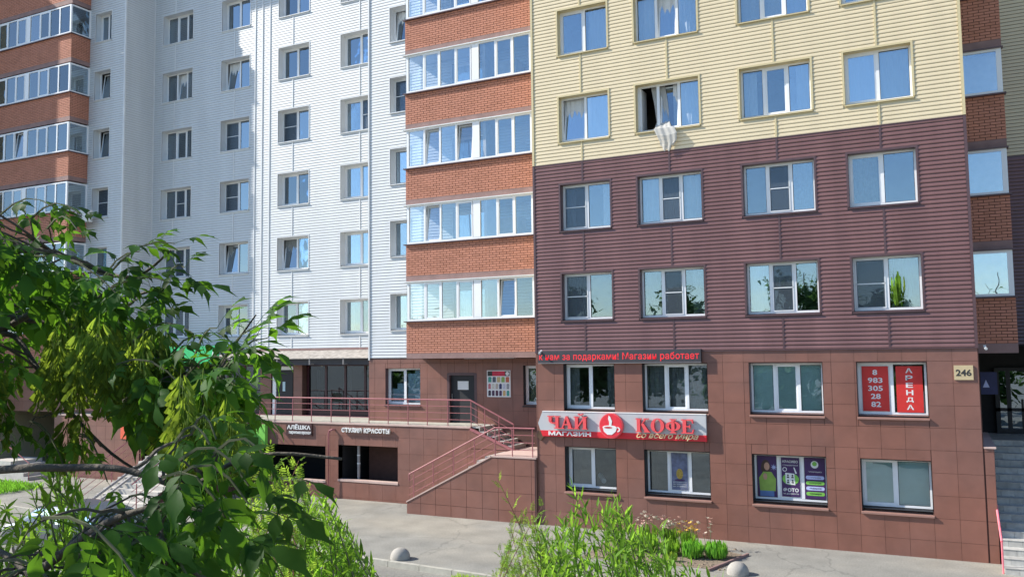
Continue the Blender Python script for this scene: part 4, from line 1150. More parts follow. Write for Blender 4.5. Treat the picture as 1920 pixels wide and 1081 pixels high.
ps = thing('product_poster', 'white poster of coffee packets with a red heading beside the dark door', 'poster', (-14.08, PC, -1.13))
s = MB(); s.box(-14.55, -13.61, PC-0.03, PC-0.004, -1.60, -0.66); s.build('board', M['paper'], ps)
s = MB(); s.box(-14.33, -13.83, PC-0.034, PC-0.031, -0.86, -0.69); s.build('heading', mat('crimson', (0.55, 0.02, 0.06), .5), ps)
s = MB(); s.box(-14.52, -14.33, PC-0.033, PC-0.031, -0.86, -0.69); s.box(-13.83, -13.64, PC-0.033, PC-0.031, -0.86, -0.69); s.build('heading_ends', M['ink'], ps)
s = MB(); disc(s, -13.73, -0.775, .07, .07, PC-.037, PC-.034, 16); s.build('badge', M['paper'], ps)
pal = [(0.05,.3,.25),(.08,.10,.14),(.55,.42,.2),(.25,.4,.1),(.55,.12,.06),(.03,.02,.02),(.5,.15,.18),(.6,.58,.5),(.5,.42,.35),(.03,.03,.12),(.55,.55,.65),(.3,.3,.32),(.03,.02,.04),(.06,.02,.06),(.08,.02,.05),(.06,.02,.10),(.6,.38,.15)]
for r in range(3):
    nn = 5 if r == 0 else 6
    for c in range(nn):
        x0 = -14.51 + c*(0.88/nn); z0 = -1.08-0.24*r
        s = MB(); s.prism([(x0+.01, z0), (x0+.88/nn-.035, z0), (x0+.88/nn-.03, z0+.16), (x0+.88/nn-.05, z0+.19), (x0+.03, z0+.19), (x0+.012, z0+.15)], PC-.033, PC-.031)
        s.build('packet_picture', mat('packet', pal[(r*6+c) % len(pal)], .5, var=.3, scale=30), ps)

def poster_panel(name, label, a, b, z0, z1, y, m, cat='poster', grp=None):
    t = thing(name, label, cat, ((a+b)/2, y, z0), grp)
    s = MB(); s.box(a, b, y, y+0.006, z0, z1); s.build('sheet', m, t)
    return t
yg = PB+0.24-0.012
a, b = -1.93, -1.28
t = poster_panel('window_poster', 'red poster with a white phone number in the left pane of the right window', a, b, -1.70, -0.52, yg, M['poster_red'])
for i, tx in enumerate(('8', '983', '305', '28', '82')):
    w = 0.12*len(tx); cx = (a+b)/2; put_text('digits', tx, M['paper'], t, cx-w/2, cx+w/2, yg-.001, -0.75-0.21*i, -0.61-0.21*i, bold=0.02)
a, b = -1.10, -0.47
t = poster_panel('window_poster', 'red poster with white letters АРЕНДА one below the other in the right window', a, b, -1.72, -0.52, yg, M['poster_red'])
for i, tx in enumerate('АРЕНДА'):
    cx = (a+b)/2; put_text('letter', tx, M['paper'], t, cx-.085, cx+.085, yg-.001, -0.70-0.19*i, -0.57-0.19*i, bold=0.025)
# purple photo shop posters (basement window 3)
yg = PB+0.30-0.012
W3 = colsB[2]; a0 = W3[0]; wd = (W3[1]-W3[0])/3
t = poster_panel('window_poster', 'purple poster of a woman in a green jumper in the basement window', a0+.08, a0+wd-.05, -4.11, -2.99, yg, M['poster_purple'])
cx = a0+wd*0.52
def pdisc(name, m, parent, cx, cz, rx, rz, y, n=20):
    s = MB(); disc(s, cx, cz, rx, rz, y, y+.001, n); s.build(name, m, parent)
pdisc('printed_hair', M['hair'], t, cx-.03, -3.32, .13, .22, yg-.002); pdisc('printed_face', M['skin'], t, cx+.0, -3.28, .075, .11, yg-.004)
s = MB(); s.prism([(cx-.20, -3.95), (cx+.22, -3.95), (cx+.24, -3.62), (cx+.12, -3.43), (cx-.10, -3.43), (cx-.22, -3.6)], yg-.006, yg-.005); s.build('printed_jumper', M['jumper'], t)
s = MB(); s.box(cx-.20, cx+.18, yg-.006, yg-.005, -4.10, -3.95); s.build('printed_jeans', M['denim'], t)
pdisc('printed_hand', M['skin'], t, cx-.05, -3.56, .055, .09, yg-.008)
s = MB()
for k in range(8):
    t0 = k*math.pi/4; s.prism([(cx+.19+.09*math.cos(t0), -3.3+.09*math.sin(t0)), (cx+.19+.03*math.cos(t0+.4), -3.3+.03*math.sin(t0+.4)), (cx+.19+.03*math.cos(t0-.4), -3.3+.03*math.sin(t0-.4))], yg-.004, yg-.003)
pdisc('star_centre', M['lilac'], t, cx+.19, -3.3, .04, .04, yg-.004); s.build('star', M['lilac'], t)
a, b = a0+wd+.08, a0+2*wd-.08
t = poster_panel('window_poster', 'purple photo poster with a sheet of four portraits in the basement window', a, b, -4.08, -3.02, yg+.002, M['poster_purple'])
cx = (a+b)/2; pdisc('blob', M['green'], t, cx, -3.6, .22, .16, yg-.0005)
s = MB(); s.prism([(cx-.14, -3.43), (cx+.10, -3.45), (cx+.12, -3.76), (cx-.13, -3.73)], yg-.003, yg-.002); s.build('photo_sheet', M['paper'], t)
for q, (dx, dz) in enumerate(((-.07, -3.52), (.05, -3.52), (-.07, -3.66), (.05, -3.66))):
    pdisc('printed_head', M['ink'], t, cx+dx, dz+.02, .022, .028, yg-.005, 10); s = MB(); s.box(cx+dx-.03, cx+dx+.03, yg-.005, yg-.004, dz-.05, dz-.015); s.build('printed_shoulders', M['ink'], t)
put_text('lettering', 'КРАСИВО', M['paper'], t, a+.04, b-.04, yg+.001, -3.16, -3.09, bold=.02)
put_text('lettering', 'стандартный', M['paper'], t, a+.04, b-.04, yg+.001, -3.25, -3.20)
put_text('lettering', 'ФОТО', M['paper'], t, a+.04, b-.04, yg+.001, -3.95, -3.84, bold=.04)
put_text('lettering', 'на документы', M['paper'], t, a+.04, b-.04, yg+.001, -4.03, -3.98)
s = MB()
for i in range(12):
    t0, t1 = i*math.pi/6, (i+1)*math.pi/6
    s.prism([(cx-.15+.06*math.cos(t0), -3.34+.06*math.sin(t0)), (cx-.15+.06*math.cos(t1), -3.34+.06*math.sin(t1)), (cx-.15+.042*math.cos(t1), -3.34+.042*math.sin(t1)), (cx-.15+.042*math.cos(t0), -3.34+.042*math.sin(t0))], yg-.001, yg)
s.prism([(cx+.08, -3.28), (cx+.11, -3.28), (cx+.17, -3.44), (cx+.13, -3.45)], yg-.001, yg); s.build('printed_tools', M['paper'], t)
a, b = a0+2*wd+.05, a0+3*wd-.06
t = poster_panel('window_poster', 'purple price poster with green and lilac buttons in the basement window', a, b, -4.10, -2.99, yg, M['poster_purple'])
cx = (a+b)/2; pdisc('badge', M['paper'], t, cx, -3.18, .10, .10, yg-.002); pdisc('badge_centre', M['green'], t, cx, -3.16, .06, .06, yg-.004)
put_text('lettering', 'фотокопицентр', M['paper'], t, cx-.18, cx+.18, yg-.001, -3.40, -3.35)
for i, tx in enumerate(('фотопечать', 'полиграфия', 'подарки', 'сувениры')):
    zc = -3.53-.145*i; s = MB(); n = 8
    pts = [(cx+.19+.05*math.cos(math.radians(-90+180*k/n)), zc+.05*math.sin(math.radians(-90+180*k/n))) for k in range(n+1)] + [(cx-.19+.05*math.cos(math.radians(90+180*k/n)), zc+.05*math.sin(math.radians(90+180*k/n))) for k in range(n+1)]
    s.prism(pts, yg-.002, yg-.001); s.build('button', M['green'] if i % 2 else M['lilac'], t)
    put_text('lettering', tx, M['ink'], t, cx-.15, cx+.15, yg-.003, zc-.025, zc+.02)
# grey-blue poster in basement window 2
W2 = colsB[1]; wd = (W2[1]-W2[0])/3; a, b = W2[0]+wd+.08, W2[0]+2*wd-.08
t = poster_panel('window_poster', 'grey blue poster with a yellow shape in the basement window below the coffee sign', a, b, -4.08, -3.02, yg+.004, mat('poster_bluegrey', (.13, .15, .24), .5, var=.35, scale=7))
cx = (a+b)/2; pdisc('yellow_figure', mat('ochre', (.42, .28, .05), .6, var=.4, scale=30), t, cx, -3.62, .10, .15, yg+.001); pdisc('printed_shadow', M['poster_purple'], t, cx, -3.80, .16, .03, yg+.002)
for z in (-3.88, -3.94, -4.0): put_text('lettering', 'мы открылись', M['paper'], t, a+.04, b-.04, yg+.003, z, z+.035)
# objects behind basement window 1: paper roll on the sill
W1 = colsB[0]
rl = MB(); rl.tube([(-9.45, PB+.60, -4.0), (-9.75, PB+1.1, -3.9)], 0.075, 16); 
tag(rl.build('paper_roll', M['paper'], smooth=False), 'roll of white paper lying behind the left basement window', 'paper roll')
# white letters and small signs on the terrace
t = thing('letter_sign', 'row of raised white letters СТУДИЯ КРАСОТЫ on the tiled terrace wall', 'sign', (-19, PT, -2.8))
me_x = [(-20.06, -19.15, 'СТУДИЯ'), (-19.05, -17.91, 'КРАСОТЫ')]
for x0, x1, tx in me_x:
    w = (x1-x0)/len(tx)
    for i, c in enumerate(tx): put_text('letter', c, M['letter_white'], t, x0+i*w+.008, x0+(i+1)*w-.008, PT-.035, -2.90, -2.73, depth=0.07, bold=.03)
s = MB(); s.box(-20.04, -17.93, PT-.03, PT-.005, -2.80, -2.785); s.build('mounting_bar', M['grey_metal'], t)
t = thing('letter_sign', 'white letters over a small second line on a dark board on the terrace wall', 'sign', (-22, PT, -2.8))
s = MB(); s.box(-22.75, -21.5, PT-.05, PT-.005, -3.10, -2.63); s.build('board', mat('maroon_board', (.06, .02, .02), .5), t)
put_text('lettering', 'АЛЁШКА', M['letter_white'], t, -22.7, -21.55, PT-.052, -2.86, -2.66, depth=.01, bold=.03)
put_text('lettering', 'парикмахерская', M['letter_white'], t, -22.6, -21.53, PT-.052, -3.06, -2.93, depth=.01, bold=.02)
t = thing('light_box', 'bright lime green light box on the terrace wall half hidden by leaves', 'sign', (-24, PT, -3.1))
s = MB(); s.box(-24.75, -23.72, PT-.16, PT-.005, -3.48, -2.72); s.build('box', M['lime'], t)
s = MB(); s.box(-24.78, -23.69, PT-.165, PT-.15, -3.51, -3.485); s.build('frame_edge', M['white_metal'], t)
t = thing('banner', 'orange red advertising banner with white words hanging on the terrace wall', 'banner', (-31, PT, -3.1))
s = MB(); s.box(-32.05, -29.9, PT-.03, PT-.015, -3.55, -2.72); s.build('cloth', M['banner'], t)
put_text('lettering', 'ПРОДАМ/СДАМ', M['paper'], t, -31.95, -30.0, PT-.031, -3.02, -2.86, bold=.02)
put_text('lettering', '8-903-9', M['paper'], t, -31.4, -30.1, PT-.031, -3.38, -3.18, bold=.02)
t = thing('green_sign', 'green shop sign panel on the canopy behind the tree', 'sign', (-29, 27.2, 0.2))
s = MB(); s.box(-31.3, -27.75, 27.15, 27.24, -0.35, 0.42); s.build('panel', M['greensign'], t)
put_text('lettering', 'А', M['letter_white'], t, -28.15, -27.85, 27.149, -0.2, 0.2, bold=.03)
t = thing('window_sign', 'pale green poster standing in the shop window behind the railing', 'sign', (-29, 28, -1.7))
s = MB(); s.box(-29.3, -28.7, 28.2, 28.22, -2.1, -1.1); s.build('sheet', M['blind'], t)
t = thing('notice_board', 'small pale green notice fixed to the terrace railing', 'sign', (-25.4, PT, -2.0))
s = MB(); s.box(-24.85, -24.3, PT-.03, PT-.02, -2.15, -1.78); s.build('sheet', M['blind'], t)
t = thing('access_sign', 'dark blue plate with a white symbol beside the right entrance', 'sign', (1.15, 28, -1.1))
s = MB(); s.box(0.98, 1.4, 28.4, 28.42, -1.42, -0.78); s.build('plate', M['blue'], t)
s = MB(); s.prism([(1.03, -1.22), (1.20, -1.22), (1.115, -1.0)], 28.392, 28.398); s.build('symbol', M['lilac'], t)

# cameras, lamps, air conditioners
def cctv(x, y, z, label):
    t = thing('security_camera', label, 'camera', (x, y, z), 'security cameras')
    s = MB(); s.tube([(x, y-.02, z), (x+.02, y-.22, z-.04)], .035, 10); s.build('body', M['plastic'], t, smooth=False)
    s = MB(); s.box(x-.03, x+.03, y-.02, y, z-.03, z+.05); s.build('mount', M['plastic'], t)
cctv(-11.2, PB-.03, -0.02, 'white security camera at the left end of the LED ticker board')
cctv(0.98, PB+.2, -0.05, 'white security camera at the right corner under the brown siding')
def ac(x, y, z, side, label):
    t = thing('air_conditioner', label, 'air conditioner', (x, y, z))
    w, h, d = 0.85, 0.56, 0.30
    s = MB(); s.box(x-w/2, x+w/2, y-d, y, z, z+h); s.build('case', M['plastic'], t)
    s = MB(); disc(s, x-.1, z+h/2, .22, .22, y-d-.012, y-d-.001, 24); s.build('fan_grille', M['grey_metal'], t)
    s = MB()
    for k in range(6):
        c, n = math.cos(k*math.pi/3), math.sin(k*math.pi/3)
        s.prism([(x-.1, z+h/2), (x-.1+.2*c-.03*n, z+h/2+.2*n+.03*c), (x-.1+.2*c+.03*n, z+h/2+.2*n-.03*c)], y-d-.018, y-d-.013)
    s.build('fan', M['dark_metal'], t)
    s = MB(); s.box(x-w/2+.1, x-w/2+.14, y-d, y+.1, z-.05, z); s.box(x+w/2-.14, x+w/2-.1, y-d, y+.1, z-.05, z); s.build('bracket', M['grey_metal'], t)
ac(-35.25, 26.3, 6.22, 0, 'white air conditioner fixed to the side of a left brick balcony above the tree')

# pipes on the terrace wall
t = thing('pipe', 'mauve bent pipe standing on the tiled wall between the two dark openings', 'pipe', (-20.5, PT, G))
s = MB(); s.tube([(-20.62, PT-.14, G), (-20.62, PT-.14, -2.95), (-20.58, PT-.14, -2.86), (-20.5, PT-.1, -2.82), (-20.44, PT, -2.82)], .035, 8); s.build('tube', M['rail'], t)
t = thing('pipe', 'dark drainpipe with pale collars in the right dark opening', 'pipe', (-19.84, PT+.4, G))
s = MB(); s.tube([(-19.6, PT+.35, G), (-19.6, PT+.35, -3.2)], .055, 10); s.build('tube', M['grey_metal'].copy(), t)
s = MB(); s.tube([(-19.6, PT+.35, -3.75), (-19.6, PT+.35, -3.8)], .062, 10); s.tube([(-19.6, PT+.35, -4.05), (-19.6, PT+.35, -4.1)], .062, 10); s.build('collar', M['white_metal'], t)

# white lace curtain blown out of the open window (block B, third row, second column)
lc = MB()
rows_ = []
path = [(-7.35, PB+.38, 8.0, .36), (-7.30, PB+.34, 7.4, .34), (-7.22, PB+.30, 6.85, .32), (-7.12, PB+.12, 6.62, .40), (-7.02, PB-.10, 6.55, .50), (-6.98, PB-.15, 6.35, .50), (-6.98, PB-.13, 6.15, .42), (-7.0, PB-.11, 6.0, .30)]
n = 18
for ri, (cx_, y_, z_, w_) in enumerate(path):
    row = []
    for i in range(n+1):
        t = i/n-.5
        sag = -0.10*math.cos(t*math.pi)*(1 if ri > 4 else 0)*(ri-4)*.5
        row.append((cx_+t*w_*2*.62 + (.05*math.sin(ri*1.3)), y_-.007*math.sin(i*1.15+ri*.25)-.008*math.sin(i*.5), z_+sag+(.05*math.sin(i*.9) if ri == 7 else 0)))
    rows_.append(row)
for a, b in zip(rows_[:-1], rows_[1:]):
    for i in range(n): lc.quad(a[i], b[i], b[i+1], a[i+1])
o = lc.build('lace_curtain', M['lace'], None, smooth=True, fix=False)
tag(o, 'white lace curtain hanging out of the open window in the cream wall', 'curtain')

# ================================================================== planting
def rotm(d, up=Vector((0, 0, 1)), roll=0.0):
    d = Vector(d).normalized()
    x = d.cross(up)
    if x.length < 1e-3: x = Vector((1, 0, 0))
    x.normalize(); z = x.cross(d)
    m = Matrix((x, d, z)).transposed()      # local Y runs along d, local Z is the upper side
    return m @ Matrix.Rotation(roll, 3, 'Y')
class Plant:
    """leaves are collected with their matrix; the largest in the picture become parts of their own"""
    def __init__(s, root, variants): s.root = root; s.var = variants; s.items = []
    def add(s, vi, p, R, k): s.items.append((k/max(.3, Vector(p).length), vi, Vector(p), R, k))
    def emit(s, name, material, cap=300):
        f = Vector((-.447, .894, 0)); 
        def seen(p):
            d = p.dot(f); r = p.dot(Vector((.894, .447, 0)))
            return d > .2 and abs(r/d) < .62 and abs(p.z/d) < .45
        s.items.sort(key=lambda t: -(t[0]*(1 if seen(t[2]) else .001)))
        base = Vector(s.root.location)
        mes = [b.mesh(name, [material], True) for b in s.var]
        for w_, vi, p, R, k in s.items[:cap]:
            o = bpy.data.objects.new(name, mes[vi]); col.objects.link(o); o.parent = s.root
            o.matrix_local = Matrix.Translation(p-base) @ (R.to_4x4()) @ Matrix.Scale(k, 4)
        if len(s.items) > cap:
            vs_, fs_ = [], []
            for w_, vi, p, R, k in s.items[cap:]:
                b = s.var[vi]; n0 = len(vs_); Rk = R*k
                vs_ += [tuple(Rk @ Vector(v) + p - base) for v in b.v]; fs_ += [tuple(i+n0 for i in f_) for f_ in b.f]
            me = bpy.data.meshes.new(name); me.from_pydata(vs_, [], fs_); me.materials.append(material); me.polygons.foreach_set('use_smooth', [True]*len(fs_)); me.update()
            o = stuff(link(name, me, None)); o.parent = s.root

def leaflet(b, base, d, up, L, w, lobe=0.0, droop=0.3, fold=0.18, seg=6):
    """pointed leaflet, folded along the midrib; wid profile with optional teeth"""
    d = Vector(d).normalized(); s_ = d.cross(up).normalized(); n_ = s_.cross(d)
    prof = [0.0, 0.72, 1.0, 0.80+lobe*.5, 0.42, 0.16, 0.0][:seg+1]
    base = Vector(base); mid = []; lft = []; rgt = []
    for i in range(seg+1):
        t = i/seg
        c = base + d*(L*t) - n_*(droop*L*t*t)
        ww = w*prof[i]
        jl = 1 + lobe*(0.45 if i == 3 else (-.15 if i == 4 else 0)); jr = 1 + lobe*(0.35 if i == 2 else (-.1 if i == 3 else 0))
        mid.append(c); lft.append(c - s_*ww*jl + n_*ww*fold); rgt.append(c + s_*ww*jr + n_*ww*fold)
    n0 = len(b.v)
    for i in range(seg+1): b.v += [tuple(lft[i]), tuple(mid[i]), tuple(rgt[i])]
    for i in range(seg):
        k = n0+3*i
        b.f.append((k, k+3, k+4, k+1)); b.f.append((k+1, k+4, k+5, k+2)); b.m += [0, 0]
def maple_leaf(R, n=5):
    b = MB(); up = Vector((0, 0, 1))
    st = 1.15
    b.tube([(0, 0, 0), (0, .5, .02), (0, st, -.02)], .012, 3, r1=.008)
    pr = [(-1, .72), (1, .72)] + ([(-1, .98), (1, .98)] if n >= 5 else [])
    if n == 3: pr = [(-1, .85), (1, .85)]
    for sx, y in pr:
        leaflet(b, (0, y, 0), (sx*R.uniform(.75, 1.0), R.uniform(.35, .7), R.uniform(-.45, -.05)), up, R.uniform(.62, .82), R.uniform(.115, .155), lobe=R.uniform(0, .9), droop=R.uniform(.15, .5), fold=R.uniform(.05, .35))
    leaflet(b, (0, st, -.02), (R.uniform(-.15, .15), 1, R.uniform(-.4, -.05)), up, R.uniform(.85, 1.05), R.uniform(.16, .21), lobe=R.uniform(.3, 1.1), droop=R.uniform(.15, .5), fold=R.uniform(.05, .3))
    return b
RR = random.Random(5)
maples = [maple_leaf(RR, 5 if i < 5 else 3) for i in range(8)]
def samara_bunch(R):
    b = MB()
    b.tube([(0, 0, 0), (0, 0, -.5), (0, 0, -1.0)], .008, 3)
    for i in range(24):
        z = -.12-.88*i/23; a = R.uniform(0, 6.28); p = Vector((.07*math.cos(a), .07*math.sin(a), z))
        for sgn in (-.35, .35):
            d = Vector((math.cos(a+sgn)*.55, math.sin(a+sgn)*.55, -.85))
            leaflet(b, p, d, Vector((math.cos(a+1.5), math.sin(a+1.5), .2)), .25, .030, droop=.12, fold=.1, seg=3)
    return b
bunches = [samara_bunch(RR) for _ in range(4)]
# make the seg=3 profile rounder at the tip
tree = thing('box_elder_tree', 'leafy box elder with hanging seed bunches filling the left foreground', 'tree', (-3.6, 1.3, G))
limbs = []
def limb(pts, r0, r1, name='branch', m='bark', n=7):
    """smooth limb through the points"""
    P = [Vector(p) for p in pts]; out = []
    for i in range(len(P)-1):
        p0, p1, p2, p3 = P[max(i-1, 0)], P[i], P[i+1], P[min(i+2, len(P)-1)]
        for k in range(4):
            t = k/4
            out.append(.5*((2*p1)+(-p0+p2)*t+(2*p0-5*p1+4*p2-p3)*t*t+(-p0+3*p1-3*p2+p3)*t**3))
    out.append(P[-1])
    b = MB(); b.tube(out, r0, n, r1=r1); b.build(name, M[m], tree, smooth=True)
    limbs.append(out)
    return out
limb([(-3.75, 1.35, G), (-3.7, 1.38, -3.5), (-3.62, 1.42, -1.8), (-3.55, 1.5, -0.6), (-3.5, 1.6, 0.4), (-3.6, 1.9, 1.3)], .13, .04, 'trunk')
limb([(-3.511, 1.485, -0.451), (-2.616, 1.374, -0.334), (-1.617, 1.036, -0.212), (-1.481, 1.071, -0.206), (-1.374, 1.102, -0.206), (-1.287, 1.123, -0.226), (-1.219, 1.123, -0.237), (-1.114, 1.12, -0.189), (-1.026, 1.142, -0.169), (-0.915, 1.175, -0.177)], 0.0095, 0.0025)
limb([(-3.136, 1.338, -0.671), (-2.333, 1.292, -0.44), (-1.857, 1.195, -0.422), (-1.699, 1.162, -0.451), (-1.473, 1.164, -0.498)], 0.009, 0.006)
limb([(-3.773, 1.578, -0.044), (-3.209, 1.749, 0.213), (-2.862, 1.81, 0.348), (-2.638, 1.811, 0.352), (-2.406, 1.815, 0.286), (-2.199, 1.807, 0.241), (-2.018, 1.786, 0.309)], 0.018, 0.003)
limb([(-3.643, 1.531, -0.228), (-3.288, 1.709, 0.064), (-2.855, 1.814, 0.093), (-2.644, 1.808, -0.034), (-2.456, 1.79, -0.168), (-2.248, 1.782, -0.291), (-2.049, 1.77, -0.357)], 0.013, 0.003)
limb([(-3.768, 1.581, -0.159), (-3.122, 1.792, 0.136), (-2.759, 1.862, 0.128), (-2.506, 1.877, 0.086), (-2.264, 1.886, -0.02), (-1.999, 1.795, -0.051), (-1.749, 1.696, -0.034), (-1.576, 1.671, 0.103)], 0.014, 0.002)
limb([(-2.855, 1.814, 0.093), (-2.571, 1.844, 0.192), (-2.328, 1.854, 0.183), (-2.126, 1.843, 0.207)], 0.012, 0.003)
limb([(-1.219, 1.123, -0.237), (-1.22, 1.067, -0.287), (-1.155, 1.043, -0.339), (-1.083, 1.079, -0.384)], 0.006, 0.003)
limb([(-1.699, 1.162, -0.451), (-1.39, 1.094, -0.305), (-1.236, 1.115, -0.26)], 0.01, 0.004)
